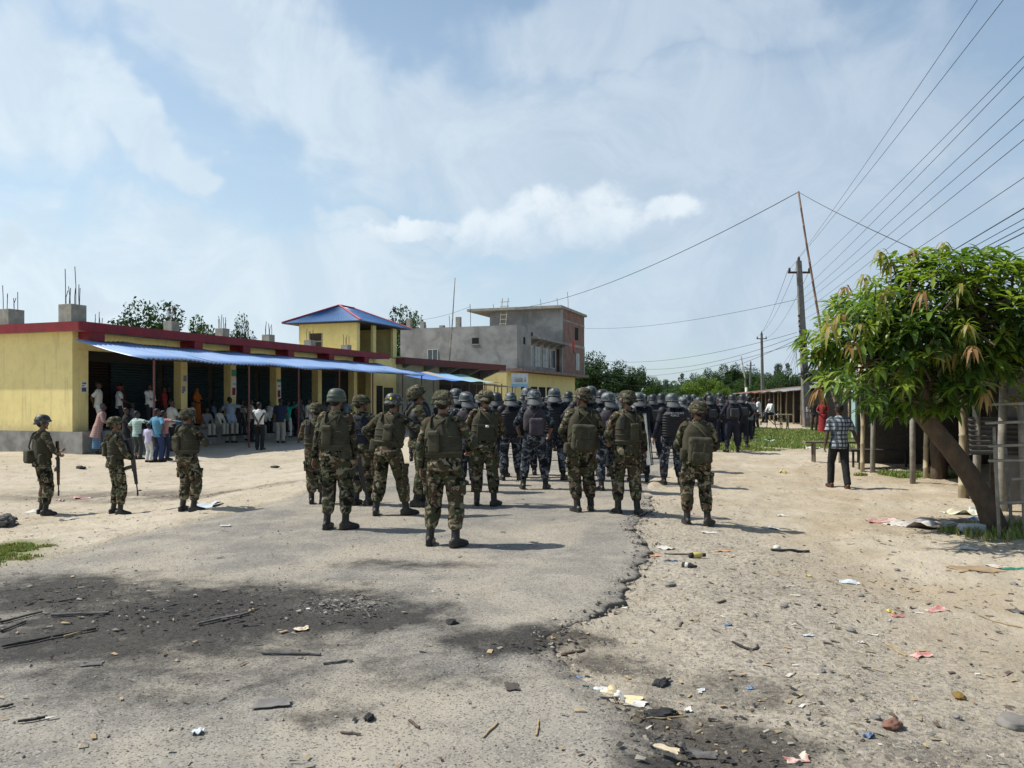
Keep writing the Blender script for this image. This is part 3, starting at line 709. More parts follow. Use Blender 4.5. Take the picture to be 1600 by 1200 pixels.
# ---- grey two storey house with brick end
KX, KY = 0.41, 62.0
gb = thing('concrete_house', 'unfinished grey two storey house with a brick end and rooftop storey', 'house', (KX, KY, -0.1), ANG)
greyw = M('grey_cement_wall', (.33, .325, .31), (.22, .215, .205), 0.5, .9, 0.004, 20, dirt=(.12, .116, .112), dscale=.9, damt=.6)
brick = bpy.data.materials.new('red_brick'); brick.use_nodes = True
w = NT(brick.node_tree); v = w.add('ShaderNodeTexCoord').outputs['Object']; sp = w.add('ShaderNodeSeparateXYZ', i_0=v)
bv = w.add('ShaderNodeCombineXYZ', i_0=w.math('ADD', sp.outputs[0], sp.outputs[1]), i_1=sp.outputs[2], i_2=0.0).outputs[0]
bt = w.add('ShaderNodeTexBrick'); w.l.new(bv, bt.inputs['Vector']); bt.inputs['Scale'].default_value = 1.0
for k, val in (('Brick Width', .25), ('Row Height', .085), ('Mortar Size', .012)): bt.inputs[k].default_value = val
bt.inputs['Color1'].default_value = (.26, .095, .065, 1); bt.inputs['Color2'].default_value = (.17, .07, .05, 1); bt.inputs['Mortar'].default_value = (.26, .23, .2, 1)
w.l.new(w.mix(w.smooth(w.noise(v, 1.1, 6, .6), .4, .7), bt.outputs[0], (.14, .09, .075)), w.n['Principled BSDF'].inputs['Base Color']); w.n['Principled BSDF'].inputs['Roughness'].default_value = .9
g = G(); g.bb(0, 12.95, .9, 10.6, -.2, 3.85); g.build('ground_floor_wall', yellow, gb)
g = G(); g.bb(13, 20.4, .9, 8, -.2, 3.85); g.build('side_wall', yellow, gb)
g = G(); g.bb(-.02, 21.2, -.45, 10.6, 3.852, 4.1); g.build('floor_slab', M('weathered_red_edge', (.17, .075, .06), (.24, .2, .17), 2.5, .8), gb)
g = G(); g.bb(0, 3.5, 0.0, 10.6, 4.102, 7.6); g.bb(3.5, 12.9, .55, 10.6, 4.102, 6.95); g.build('upper_wall', greyw, gb)
g = G(); g.bb(3.52, 13.2, -.55, .54, 6.75, 6.95); g.bb(3.505, 13.0, 1.2, 10.55, 6.955, 7.1)
for k in range(5): g.put([(5 + k * 1.9, .54, 6.3), (5.25 + k * 1.9, .54, 6.3), (5.25 + k * 1.9, .54, 6.749), (5 + k * 1.9, .54, 6.749), (5 + k * 1.9, -.45, 6.749), (5.25 + k * 1.9, -.45, 6.749)], [(0, 1, 2, 3), (0, 4, 5, 1), (0, 3, 4), (1, 5, 2), (3, 2, 5, 4)])
g.build('canopy', greyw, gb)
g = G(); g.bb(12.95, 20.9, 0, 7.6, 4.102, 10.25); g.build('brick_wall', brick, gb)
g = G(); g.bb(12.72, 12.945, .25, 7.5, 7.1, 10.24); g.bb(12.6, 12.95, -.02, .25, 4.104, 10.24); g.bb(13.3, 20.95, -.03, -.001, 6.85, 7.1); g.bb(13.3, 20.95, -.025, -.001, 9.2, 9.32); g.bb(20.6, 20.95, -.04, -.001, 4.104, 6.84); g.build('column', greyw, gb)
g = G(); g.bb(11.6, 21.1, -.25, 9.5, 10.252, 10.5); g.build('roof', concrete, gb)
glass = M('dark_window_glass', (.05, .065, .08), (.035, .045, .055), 1, .12, spec=.6); whitef = M('white_window_frame', (.6, .6, .58), (.5, .5, .48), 4, .6)
def win(parent, face, a, b, z0, z1, at0, mull=1):
    """window lying in a wall face: 'x' faces the camera end, 'y' the street"""
    d = .05
    gg = G(); f2 = G(); t = .045
    if face == 'x':
        gg.bb(at0 - .03, at0 - .002, a, b, z0, z1)
        for (p, q) in [(a, a + t), (b - t, b)] + [((a + b) / 2 - t / 2, (a + b) / 2 + t / 2)] * mull: f2.bb(at0 - d, at0 - .031, p, q, z0, z1)
        f2.bb(at0 - d + .004, at0 - .031, a, b, z0 - t, z0); f2.bb(at0 - d + .004, at0 - .031, a, b, z1, z1 + t)
    else:
        gg.bb(a, b, at0 - .03, at0 - .002, z0, z1)
        for (p, q) in [(a, a + t), (b - t, b)] + [((a + b) / 2 - t / 2, (a + b) / 2 + t / 2)] * mull: f2.bb(p, q, at0 - d, at0 - .031, z0, z1)
        f2.bb(a, b, at0 - d + .004, at0 - .031, z0 - t, z0); f2.bb(a, b, at0 - d + .004, at0 - .031, z1, z1 + t)
    wn = gg.build('window', glass, parent); f2.build('frame', whitef, wn)
win(gb, 'x', 7.05, 8.0, 4.45, 5.75, 0)
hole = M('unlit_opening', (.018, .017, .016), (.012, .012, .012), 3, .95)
for a, b, z0, z1, at0 in ((3.35, 3.95, 6.15, 6.65, 0), (3.0, 3.6, 7.3, 8.1, 12.72)):
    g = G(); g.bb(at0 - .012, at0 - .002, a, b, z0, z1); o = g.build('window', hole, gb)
    g = G(); g.bb(at0 - .05, at0 - .002, a - .06, b + .06, z0 - .08, z0 - .001); g.build('sill', cement, o)
for k in range(4): win(gb, 'y', 3.9 + k * 2.2, 5.5 + k * 2.2, 4.55, 6.2, .55)
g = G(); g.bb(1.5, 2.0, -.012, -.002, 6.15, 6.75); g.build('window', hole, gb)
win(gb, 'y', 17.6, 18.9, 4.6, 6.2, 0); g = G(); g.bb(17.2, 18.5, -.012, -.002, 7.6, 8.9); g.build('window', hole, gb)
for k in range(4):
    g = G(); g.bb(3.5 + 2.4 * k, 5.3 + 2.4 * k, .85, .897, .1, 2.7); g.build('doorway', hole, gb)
for k, (y, hh) in enumerate(((9.9, .8), (8.6, .55), (6.8, .2), (5.3, .85))):
    g = G(); g.box((.3, y, 7.6 + hh / 2), (.38, .38, hh), bev=.01); g.build('column_stub', concrete, gb)
for (x, y, z, h) in ((.3, 6.1, 7.6, 1.0), (.3, 4.2, 7.6, 1.9), (13.5, 2.4, 10.5, .9), (14.5, 1.0, 10.5, 1.1), (16.5, .5, 10.5, 1.9), (12.5, 7, 10.5, .5)):
    g = G(); g.tube([(x, y, z - .1), (x - .03, y, z + h * .5), (x + .08, y + .1, z + h)], .022, 6); g.build('rebar', rustbar, gb)
def gbw(x, y, z): return Vector((KX + x * .3473 - y * .9377, KY + x * .9377 + y * .3473, -.1 + z))
# ladder, flag and bamboo mast on the grey house
bamboo = M('dry_bamboo', (.42, .36, .24), (.30, .245, .16), 9, .6, .001, 60, stretch=(1, 1, .3), dirt=(.16, .14, .11), dscale=5, damt=.5)
bamboo2 = M('grey_weathered_bamboo', (.27, .25, .21), (.19, .175, .15), 9, .8, .001, 60, dirt=(.10, .09, .08), dscale=5, damt=.5)
wood = M('weathered_wood', (.20, .165, .125), (.13, .11, .085), 10, .85, .002, 50, stretch=(1, 1, .2), dirt=(.07, .06, .05), damt=.4)
ld = thing('ladder', 'bamboo ladder leaning up to the rooftop storey of the grey house', 'ladder', gbw(11.0, 5.6, 7.05), ANG)
for s in (-.3, .3):
    g = G(); g.tube([(0, s, 0), (1.05, s, 4.4)], .045, 8); g.build('rail', bamboo, ld)
for i in range(9):
    g = G(); t = .12 + .1 * i; e_ = .48 if i > 6 else .36; g.tube([(1.05 * t, -e_, 4.4 * t), (1.05 * t, e_, 4.4 * t)], .035, 8); g.build('rung', bamboo, ld)
fl = thing('flag', 'small red cloth flag on a thin pole by the grey house windows', 'flag', gbw(13.4, -1.0, 4.0), ANG)
g = G(); g.tube([(0, 0, 0), (.1, 0, 3.4)], .03, 8); g.build('pole', bamboo2, fl)
g = G(); V = []; Fc = []
for i in range(9):
    for j in range(7):
        t, q = i / 8, j / 6; V.append((.1 - .55 * t * (1 - .55 * q) + .05 * math.sin(q * 5), -.12 * math.sin(t * 5 + q * 2) * t, 3.35 - 1.15 * q - .25 * t))
for i in range(8):
    for j in range(6): a = i * 7 + j; Fc.append((a, a + 7, a + 8, a + 1))
g.put(V, Fc); g.build('cloth', M('red_flag_cloth', (.55, .06, .05), (.45, .05, .05), 4), fl, smooth=True)
def nodes_pole(name, label, cat, pts, r0, r1, mat, step=.35, rings=True):
    g = G(); pts = [Vector(p) for p in pts]; dense = []
    for a, b in zip(pts[:-1], pts[1:]):
        k = max(1, int((b - a).length / step))
        for i in range(k): dense.append(a.lerp(b, i / k))
    dense.append(pts[-1]); P = []; Rd = []; n = len(dense)
    for i, p in enumerate(dense):
        r = r0 + (r1 - r0) * i / max(1, n - 1); t = (dense[min(i + 1, n - 1)] - dense[max(i - 1, 0)]).normalized()
        if rings and 0 < i < n - 1: P += [p - t * .018, p, p + t * .018]; Rd += [r * .97, r * 1.16, r * .97]
        else: P.append(p); Rd.append(r)
    base = P[0].copy(); g.tube([q - base for q in P], Rd, 10)
    o = g.build(name, mat, None, smooth=True, loc=base); return tag(o, label, cat) if label else o
nodes_pole('bamboo_mast', 'tall thin bamboo mast leaning in front of the grey house wall', 'pole', [px(702, 565, 58), px(707, 500, 58), px(711, 434, 58)], .06, .03, bamboo2, .8)
# shop sign on legs
sg = px(812, 594, 53)
sign = thing('shop_sign', 'white shop sign with blue lower band raised on two legs', 'sign', (sg.x, sg.y, gz(sg.x, sg.y)), R(-4))
zc = sg.z - gz(sg.x, sg.y)
g = G(); g.box((0, 0, zc), (1.15, .05, .92)); g.build('board', M('dirty_white_board', (.62, .63, .62), (.5, .52, .52), 3, .6, dirt=(.35, .36, .36), damt=.4), sign)
g = G(); g.box((0, -.028, zc - .36), (1.15, .004, .2)); g.build('band', M('sign_blue', (.22, .42, .58), (.28, .47, .6), 4), sign)
g = G(); rr = random.Random(3)
for a, b, h in ((-.34, -.2, .2), (-.18, -.06, .15), (-.04, .08, .19), (.10, .2, .15), (.32, .44, .2)):
    g.bb(a, b, -.032, -.026, zc + .0 - .05 + h, zc - .02 + h); g.bb(a + .01, a + .035, -.032, -.026, zc - .12, zc + .1); g.bb(b - .03, b, -.032, -.026, zc - .1, zc + .08); g.bb(a + .02, b - .01, -.0325, -.0265, zc - .11, zc - .08)
g.build('lettering', M('sign_ink', (.05, .05, .07)), sign)
for s in (-.5, .5):
    g = G(); g.tube([(s, .05, -.1), (s, .05, zc + .3)], .03, 8); g.build('leg', rustbar, sign)
# bamboo frame of a bare stall beside the sign
bf = thing('stall_frame', 'bare bamboo stall frame beside the white shop sign', 'stall', (at(783, 650).x, 52.5, -0.1), ANG)
for x in (0, 1.8, 3.4):
    for y in (0, 1.6):
        g = G(); g.tube([(x, y, -.2), (x + .1, y, 2.6)], .04, 8); g.build('post', bamboo2, bf)
for y in (0, .8, 1.6):
    g = G(); g.tube([(-.4, y, 2.5 + .12 * y), (4.0, y, 2.5 + .12 * y)], .03, 8); g.build('rail', bamboo2, bf)
# posters on pillars
def poster(x, z, wd, ht, cols, label):
    t = thing('poster', label, 'poster', shop_world(x, -0.010, z), ANG)
    g = G(); g.bb(-wd / 2, wd / 2, -.004, 0, -ht / 2, ht / 2); g.build('sheet', whitep, t)
    n = len(cols)
    for i, (a, b, c, d, m) in enumerate(cols):
        g = G(); g.bb(wd * (a - .5), wd * (b - .5), -.007, -.0045, ht * (c - .5), ht * (d - .5)); g.build('print', m, t)
inkb = M('poster_navy_ink', (.05, .06, .2), (.08, .09, .2), 9); inkr = M('poster_crimson_ink', (.25, .03, .07), (.2, .04, .06), 9); inkg = M('poster_green_ink', (.06, .35, .26), (.07, .3, .24), 6); inkk = M('poster_grey_ink', (.18, .18, .2), (.3, .3, .32), 30)
poster(.44, 2.35, .22, .36, ((.1, .9, .05, .45, inkb), (.1, .6, .55, .7, inkk), (.2, .9, .78, .92, inkb)), 'small white and navy poster on the corner pillar of the shop row')
poster(5.08, 2.75, .22, .3, ((.1, .9, .1, .9, inkk),), 'grey printed poster, upper one on the second pillar')
poster(5.02, 2.3, .22, .34, ((.1, .9, .3, .9, inkk), (.1, .5, .1, .28, inkr)), 'grey and red poster, lower one on the second pillar')
poster(7.92, 3.05, .30, .28, ((0, 1, 0, 1, inkg),), 'green poster on the third pillar of the shop row')
poster(7.92, 2.45, .30, .8, ((.15, .85, .05, .45, inkr), (.3, .9, .62, .68, inkk)), 'tall white and crimson poster on the third pillar')
poster(11.02, 2.4, .30, .9, ((.15, .85, .05, .42, inkr), (.2, .9, .6, .67, inkk), (0, 1, .85, 1, inkg)), 'tall white poster with green top on the fourth pillar')

# ------------------------------------------------------------------ poles and wires on the right
pcc = M('grey_cast_concrete', (.19, .18, .165), (.13, .125, .115), 5, .9, .002, 50, dirt=(.08, .075, .07), damt=.5)
blk = M('black_rubber_cable', (.012, .012, .013), (.02, .02, .02), 9, .6); porc = M('brown_porcelain', (.05, .025, .02), (.04, .02, .018), 4, .3)
def epole(u0, v0, u1, v1, d, label, w0=.17, arm=.8, gear=False):
    b = px(u0, v0, d); t = px(u1, v1, d); base = Vector((b.x, d, gz(b.x, d) if d < 80 else b.z)); top = Vector((t.x, d, t.z)) - base
    e_ = thing('electric_pole', label, 'pole', base)
    g = G(); g.tube([(0, 0, -.4), top * .5, top], [(w0, w0 * .75), (w0 * .8, w0 * .6), (w0 * .62, w0 * .5)], 4 if False else 12, pw=6); g.build('shaft', pcc, e_, smooth=False)
    h = top.z
    a = top * ((h - .62) / h); g = G(); g.box(a, (arm * 2, .1, .1)); ar = g.build('crossarm', rustbar, e_)
    for s in (-arm + .08, arm - .08):
        g = G(); g.lathe([(0, 0), (.05, 0), (.075, .06), (.05, .1), (.07, .15), (.03, .21), (0, .22)], 12, c=a + Vector((s, 0, .05))); g.build('insulator', porc, ar, smooth=True)
    g = G(); g.lathe([(0, 0), (.06, 0), (.09, .07), (.06, .12), (.08, .18), (.03, .27), (0, .28)], 12, c=top + Vector((0, 0, -.02))); g.build('insulator', porc, e_, smooth=True)
    if gear:
        for k in range(6):
            p = top * ((h - 3.0 - .28 * k) / h) + Vector((-.2, -.1, 0)); g = G(); g.lathe([(0, -.06), (.05, -.05), (.035, 0), (.05, .05), (0, .06)], 10, c=p); g.build('insulator', porc, e_, smooth=True)
        r = random.Random(9)
        for zz, ln in ((4.55, .9), (3.0, .7)):
            g = G()
            for k in range(9):
                c = top * (zz / h) + Vector((r.uniform(-.2, .12), -.16 - r.uniform(0, .08), 0)); q = [c + Vector((.09 * math.sin(j * 1.3 + k), .02 * k, ln * (j / 5 - .5))) for j in range(6)]; g.tube(q, .028, 6)
            g.build('cable_bundle', blk, e_, smooth=True)
        g = G(); c = top * (2.62 / h); g.lathe([(.20, -.2), (.27, -.1), (.27, .1), (.20, .2)], 16, c=c + Vector((.12, -.05, .15)), rot=rot3(R(90)), sx=1); g.build('cable_coil', blk, e_, smooth=True)
        g = G(); g.bb(-.16, .16, -.215, -.19, .85, 1.12); g.build('notice', whitep, e_); g = G(); g.bb(-.1, .1, -.22, -.2155, 1.0, 1.08); g.build('notice_print', M('poster_crimson_ink', (0, 0, 0)), e_)
        g = G(); g.bb(-.15, .16, -.212, -.188, .5, .8); g.build('notice', M('poster_grey_ink', (0, 0, 0)), e_)
    return base, base + top
A0, A1 = epole(1262, 668, 1248, 408, 42.0, 'tall concrete electric pole with black cable bundles at the grass edge', .22, .62, True)
B0, B1 = epole(1192, 640, 1190, 521, 90.0, 'slender electric pole with crossarm standing beyond the tin shacks', .2, .6)
D0, D1 = epole(1172, 632, 1173, 566, 150.0, 'farthest electric pole, small above the distant trees', .22, .8)
bm_ = nodes_pole('bamboo_mast', 'very tall bamboo pole leaning beside the concrete electric pole', 'pole', [(15.6, 36, -.2), px(1297, 600, 36), px(1275, 470, 36), px(1260, 380, 36), px(1247.5, 299, 36)], .075, .045, M('reddish_bamboo', (.24, .15, .11), (.17, .11, .085), 7, .7, dirt=(.1, .08, .07), damt=.4), .7)
MT = px(1247.5, 300, 36)
nodes_pole('leaning_pole', 'thin dark pole leaning left over the far crowd', 'pole', [px(1167, 640, 100), px(1164, 590, 100), px(1158, 557, 100)], .16, .07, bamboo2, 2.0)
nodes_pole('white_post', 'short whitewashed post standing before the far shacks', 'post', [px(1166, 640, 75), px(1166, 606, 75)], .12, .12, whitef, 2.0, False)
wire_m = M('overhead_wire', (.018, .018, .02), (.03, .03, .032), 9, .5)
def wire(a, b, sag, r, label, group='overhead wires', n=28):
    a, b = Vector(a), Vector(b); pts = [a.lerp(b, i / n) - Vector((0, 0, 4 * sag * (i / n) * (1 - i / n))) for i in range(n + 1)]
    r *= .6
    g = G(); g.tube([p - a for p in pts], r, 6, rnd=0); o = g.build('overhead_wire', wire_m, None, smooth=True, loc=a); return tag(o, label, 'wire', group)
NXT = Vector((3.4, -6.0, 0))
WL = 'thin overhead wire running up to the concrete pole from the upper right corner'
for k, (za, zb, dx, r) in enumerate(((A1.z + .2, 9.1, 0, .011), (A1.z - .5, 8.75, .55, .011), (A1.z - .5, 7.65, .9, .011), (7.2, 6.9, .0, .010), (6.8, 6.45, .05, .010), (6.5, 6.1, .1, .010), (6.1, 5.85, .12, .010), (5.7, 5.15, .15, .010))):
    px_ = A1.x + (-.55 if k == 1 else .55 if k == 2 else 0)
    wire((px_ - (0 if k < 3 else .1), 42, za), (NXT.x + dx, NXT.y, zb), .25, r, WL)
for k, (zb, r) in enumerate(((4.85, .016), (4.6, .011), (4.42, .013), (4.3, .016), (3.95, .012))):
    wire((A1.x, 42, 4.9 - .05 * k), (NXT.x + .25, NXT.y, zb), .18, r, 'thick black service cable crossing above the mango tree')
for k in range(3):
    wire((A1.x + (-.6, .6, 0)[k], 42, A1.z - (.5, .5, 0)[k]), (B1.x + (-.6, .6, 0)[k], 90, B1.z - (.5, .5, -.2)[k]), .7, .018, 'thin wire between the near and the second electric pole')
wire(gbw(13, 5.5, 10.45), MT, 1.0, .03, 'single wire sagging from the grey house roof up to the tall bamboo pole', None)
wire(MT, (9.6, 16, 4.2), .1, .018, 'single wire dropping from the bamboo pole top into the mango tree', None)
for (u, v, d, zz, sg_) in ((914, 513, 80, 7.0, .5), (915, 560, 80, 5.2, .9), (914, 556, 80, 5.0, 1.6), (930, 585, 100, 4.8, 2.0), (940, 583, 100, 4.6, 1.0)):
    wire(px(u, v, d), (A1.x - .1, 42, zz), sg_, .020, 'thin wire stretched from the grey house across to the concrete pole')
for k in range(7):
    e1 = px(1195 + 9 * k, 600 + 8 * (k % 3), 70 - 3 * k); wire((A1.x - .15, 41.9, 4.6 - .1 * k), e1, .3, .013, 'service wire fanning down from the concrete pole to the shacks')
wire(gbw(.3, 9.9, 8.3), gbw(.3, 4.2, 9.3), .25, .02, 'slack wire strung between stubs on the grey house roof', None)
# ------------------------------------------------------------------ foliage
def leafmat(name, c, c2, rough=.5, trans=.25, spec=.35, nz=3.0):
    m = bpy.data.materials.new(name); m.use_nodes = True
    w = NT(m.node_tree); b = w.n['Principled BSDF']; out = w.n['Material Output']
    v = w.add('ShaderNodeTexCoord').outputs['Object']
    col = w.mix(w.smooth(w.noise(v, nz, 4, .6), .35, .65), c, c2)
    w.l.new(col, b.inputs['Base Color']); b.inputs['Roughness'].default_value = rough; b.inputs['Specular IOR Level'].default_value = spec
    tr = w.add('ShaderNodeBsdfTranslucent'); w.l.new(w.mix(1.0, col, (1.5, 1.7, .6), 'MULTIPLY'), tr.inputs['Color'])
    mx = w.add('ShaderNodeMixShader'); mx.inputs[0].default_value = trans
    w.l.new(b.outputs[0], mx.inputs[1]); w.l.new(tr.outputs[0], mx.inputs[2]); w.l.new(mx.outputs[0], out.inputs[0])
    return m
bark = M('tree_bark', (.115, .082, .055), (.075, .055, .04), 6, .95, .012, 22, stretch=(1, 1, .5), dirt=(.05, .042, .035), dscale=9, damt=.6)
bark2 = M('dark_bark', (.06, .05, .04), (.09, .075, .06), 4, .95)
lv_dark = leafmat('dark_mango_leaf', (.034, .070, .014), (.050, .095, .020), .38, .25, .45)
lv_mid = leafmat('green_mango_leaf', (.085, .145, .022), (.115, .18, .03), .4, .32, .4)
lv_lime = leafmat('young_and_sunlit_leaf', (.17, .235, .035), (.225, .28, .055), .42, .38)  # new growth, and the painted sunlit leaves of the crown
lv_cop = leafmat('copper_young_leaf', (.24, .125, .06), (.27, .18, .07), .5, .3)
lv_yel = leafmat('yellowish_young_leaf', (.24, .23, .06), (.25, .20, .06), .5, .35)

def make_leaf(g, base, d, up, ln, wd, droop, mi):
    """one lance shaped leaf with a folded midrib that arches down"""
    d = d.normalized(); side = d.cross(up)
    if side.length < 1e-3: side = d.cross(Vector((1, 0, .1)))
    side.normalize(); nrm = side.cross(d).normalized(); V = []; Fc = []
    prof = ((0, .12), (.22, .75), (.5, 1.0), (.78, .62), (1, .02)); n = len(prof)
    for t, wv in prof:
        c = base + d * (ln * t) - Vector((0, 0, 1)) * (droop * ln * t * t); h = wd * .5 * wv
        V += [c - side * h + nrm * h * .35, c, c + side * h + nrm * h * .35]
    for i in range(n - 1):
        a = 3 * i; Fc += [(a, a + 1, a + 4, a + 3), (a + 1, a + 2, a + 5, a + 4)]
    g.put(V, Fc, mi)

# ---- the mango tree on the right
mt0 = at(1556, 830)
mango = thing('mango_tree', 'young mango tree with leaning trunk and copper new leaves at the roadside', 'tree', mt0)
TD = mt0.y
tp = [px(u, v, TD) - mt0 for u, v in ((1566, 845), (1556, 828), (1540, 785), (1515, 742), (1484, 700), (1455, 665), (1432, 636), (1424, 618))]
g = G(); g.tube(tp, [.19, .155, .13, .122, .118, .115, .108, .09], 14, rnd=.2)
rr = random.Random(21)
CC = px(1472, 520, TD) - mt0
def inside(p):
    q = p - CC
    zr = 1.22 if q.z > 0 else 1.10
    return math.sqrt((q.x / 1.98) ** 2 + (q.y / 1.5) ** 2 + (q.z / zr) ** 2)
tips = []
forks = [tp[-3], tp[-2], tp[-1]]
limbs = []
for i in range(9):
    az = 2 * math.pi * i / 9 + rr.uniform(-.3, .3); s = forks[i % 3]
    e1 = CC + Vector((math.cos(az) * rr.uniform(.6, 1.1), math.sin(az) * rr.uniform(.5, .9), rr.uniform(-.55, .5)))
    mid = s.lerp(e1, .5) + Vector((0, 0, rr.uniform(-.05, .2)))
    g.tube([s, s.lerp(mid, .5) + Vector((0, 0, .05)), mid, mid.lerp(e1, .5) + Vector((0, 0, .06)), e1], [.085, .07, .055, .045, .03], 8); limbs += [mid, mid.lerp(e1, .5), e1]
for i in range(70):
    s = rr.choice(limbs); d = Vector((rr.gauss(0, 1), rr.gauss(0, 1), rr.gauss(.15, .8))).normalized()
    k = s.copy(); L_ = 0
    while inside(k) < .78 and L_ < 1.5: k = k + d * .08; L_ += .08
    if L_ > .15: g.tube([s, s.lerp(k, .5) + Vector((0, 0, .04)), k], [.024, .016, .009], 6)
trunk = g.build('trunk', bark, mango, smooth=True)
g = G()
def whorl(p, ax, n, ln, mi, droop, spread=1.0):
    ax = ax.normalized(); a = ax.orthogonal().normalized(); b = ax.cross(a); o = rr.uniform(0, 6.3)
    for k in range(n):
        th = o + 2 * math.pi * k / n + rr.uniform(-.25, .25); el = rr.uniform(.05, .75) if spread == 1.0 else rr.uniform(.1, .5)
        d = (a * math.cos(th) + b * math.sin(th)) * math.cos(el) * spread + ax * math.sin(el)
        make_leaf(g, p + d * .02 - ax * rr.uniform(0, .07), d, Vector((0, 0, 1)), ln * rr.uniform(.72, 1.12), ln * rr.uniform(.24, .32), droop * rr.uniform(.7, 1.3), mi)
W = []
while len(W) < 1000:
    d = Vector((rr.gauss(0, 1), rr.gauss(0, 1), rr.gauss(0, 1))).normalized(); s = rr.uniform(.12, 1.0) ** .45
    p = CC + Vector((d.x * 1.92 * s, d.y * 1.42 * s, d.z * (1.1 if d.z > 0 else 1.05) * s))
    lump = mnoise.noise(p * 1.35 + Vector((3, 1, 7)))
    if inside(p) > .86 + lump * .85: continue
    if lump < -.24 and s > .6: continue
    W.append((p, d))
sp_ = []
for u, v, k in ((1376, 388, 4), (1389, 408, 4), (1427, 392, 3), (1474, 378, 4), (1497, 398, 3), (1555, 392, 2), (1452, 400, 1), (1268, 545, 2), (1284, 565, 4), (1296, 505, 4), (1315, 490, 3), (1340, 470, 1), (1410, 410, 1), (1530, 400, 1), (1590, 412, 1),
              (1470, 545, 4), (1498, 545, 3), (1385, 450, 4), (1442, 455, 3), (1512, 505, 4), (1330, 535, 3), (1345, 505, 4), (1500, 440, 4), (1350, 430, 4), (1460, 530, 4), (1278, 606, 3), (1282, 545, 4), (1365, 575, 2), (1410, 598, 2), (1520, 540, 3), (1540, 610, 3), (1370, 480, 2), (1430, 640, 1), (1395, 650, 1), (1380, 640, 1), (1350, 640, 1), (1262, 560, 1), (1272, 580, 1), (1292, 590, 2), (1310, 600, 1), (1335, 610, 0), (1360, 625, 0)):
    sp_.append((px(u, v, TD - .75 - .5 * rr.random() if 420 < v < 640 and 1290 < u < 1560 else TD) - mt0, k))
for p, d in W:
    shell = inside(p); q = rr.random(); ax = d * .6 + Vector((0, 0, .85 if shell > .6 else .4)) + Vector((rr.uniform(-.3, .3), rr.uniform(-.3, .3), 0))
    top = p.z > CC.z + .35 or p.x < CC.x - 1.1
    if top and shell > .55 and q > .5: q = .3 if q < .78 else .12  # sunlit top and left side painted by choosing paler leaf colours
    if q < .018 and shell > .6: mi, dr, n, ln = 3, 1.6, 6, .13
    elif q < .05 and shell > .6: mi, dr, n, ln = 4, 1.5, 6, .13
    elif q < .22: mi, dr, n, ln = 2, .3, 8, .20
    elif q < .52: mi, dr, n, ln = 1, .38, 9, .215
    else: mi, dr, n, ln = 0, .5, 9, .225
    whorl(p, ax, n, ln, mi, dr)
for p, k in sp_:
    c = CC + (p - CC) * .80
    if k in (3, 4): whorl(p, Vector((0, 0, 1)), 8, .15, 3 if k == 3 else 4, 1.9, .55)
    else: whorl(p, Vector((0, 0, 1)) + (p - CC).normalized() * .4, 8, .21, 2 if k == 2 else 1, .6)
    for j in range(2): whorl(p.lerp(c, .35 + .3 * j), (p - CC).normalized() + Vector((0, 0, .5)), 7, .2, rr.choice((0, 1, 1, 2)), .6)
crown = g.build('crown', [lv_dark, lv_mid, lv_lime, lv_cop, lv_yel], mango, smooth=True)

# ---- trees farther off
def far_tree_meshes(seed, kind):
    r = random.Random(seed); g = G(); H = 1.0
    tr = [Vector((0, 0, -.05)), Vector((r.uniform(-.02, .02), 0, .18)), Vector((r.uniform(-.03, .03), r.uniform(-.02, .02), .38)), Vector((r.uniform(-.04, .04), 0, .62))]
    g.tube(tr, [.035, .028, .02, .009], 8); cl = []
    nl = {'round': 11, 'tall': 9, 'wispy': 8}[kind]
    for i in range(nl):
        az = i * 2.4 + r.uniform(-.4, .4); h0 = r.uniform(.2, .5); el = r.uniform(.1, 1.1)
        ln = {'round': r.uniform(.25, .42), 'tall': r.uniform(.16, .3), 'wispy': r.uniform(.18, .34)}[kind]
        s = Vector((0, 0, h0)); e1 = s + Vector((math.cos(az) * math.cos(el), math.sin(az) * math.cos(el), math.sin(el) * .9 + .12)) * ln
        if kind == 'tall': e1.z = h0 + ln * .6 + r.uniform(0, .25)
        g.tube([s, s.lerp(e1, .5) + Vector((0, 0, .03)), e1], [.014, .009, .004], 6); cl.append(e1); cl.append(s.lerp(e1, .65))
    cl += [Vector((r.uniform(-.06, .06), r.uniform(-.06, .06), z)) for z in (.62, .75, .86)]
    tm = g.mesh('trunk'); c = G()
    for p in cl:
        R_ = {'round': r.uniform(.10, .17), 'tall': r.uniform(.07, .14), 'wispy': r.uniform(.05, .10)}[kind]
        for k in range({'round': 430, 'tall': 380, 'wispy': 260}[kind]):
            d = Vector((r.gauss(0, 1), r.gauss(0, 1), r.gauss(0, .8))).normalized() * R_ * r.uniform(.35, 1.05) ** .6
            q = p + d
            if mnoise.noise(q * 9 + Vector((seed, 0, 0))) < -.38: continue
            a = Vector((r.gauss(0, 1), r.gauss(0, 1), r.gauss(0, .6))).normalized(); b = a.orthogonal().normalized(); s = r.uniform(.0095, .021)
            b = (b * math.cos(r.uniform(0, 3)) + a.cross(b) * math.sin(r.uniform(0, 3)))
            c.put([q - a * s, q + b * s * .6, q + a * s * 1.2 + Vector((0, 0, -s * .4)), q - b * s * .6], [(0, 1, 2, 3)], 0)
    return tm, c.mesh('crown', False)
tm_cache = {(k, s): far_tree_meshes(s, k) for k, s in (('round', 1), ('round', 2), ('tall', 3), ('tall', 4), ('wispy', 5), ('round', 6))}
fl_dark = leafmat('far_dark_foliage', (.022, .048, .016), (.04, .075, .022), .6, .12, .2, 9)
fl_mid = leafmat('far_green_foliage', (.04, .085, .022), (.065, .115, .03), .6, .15, .2, 9)
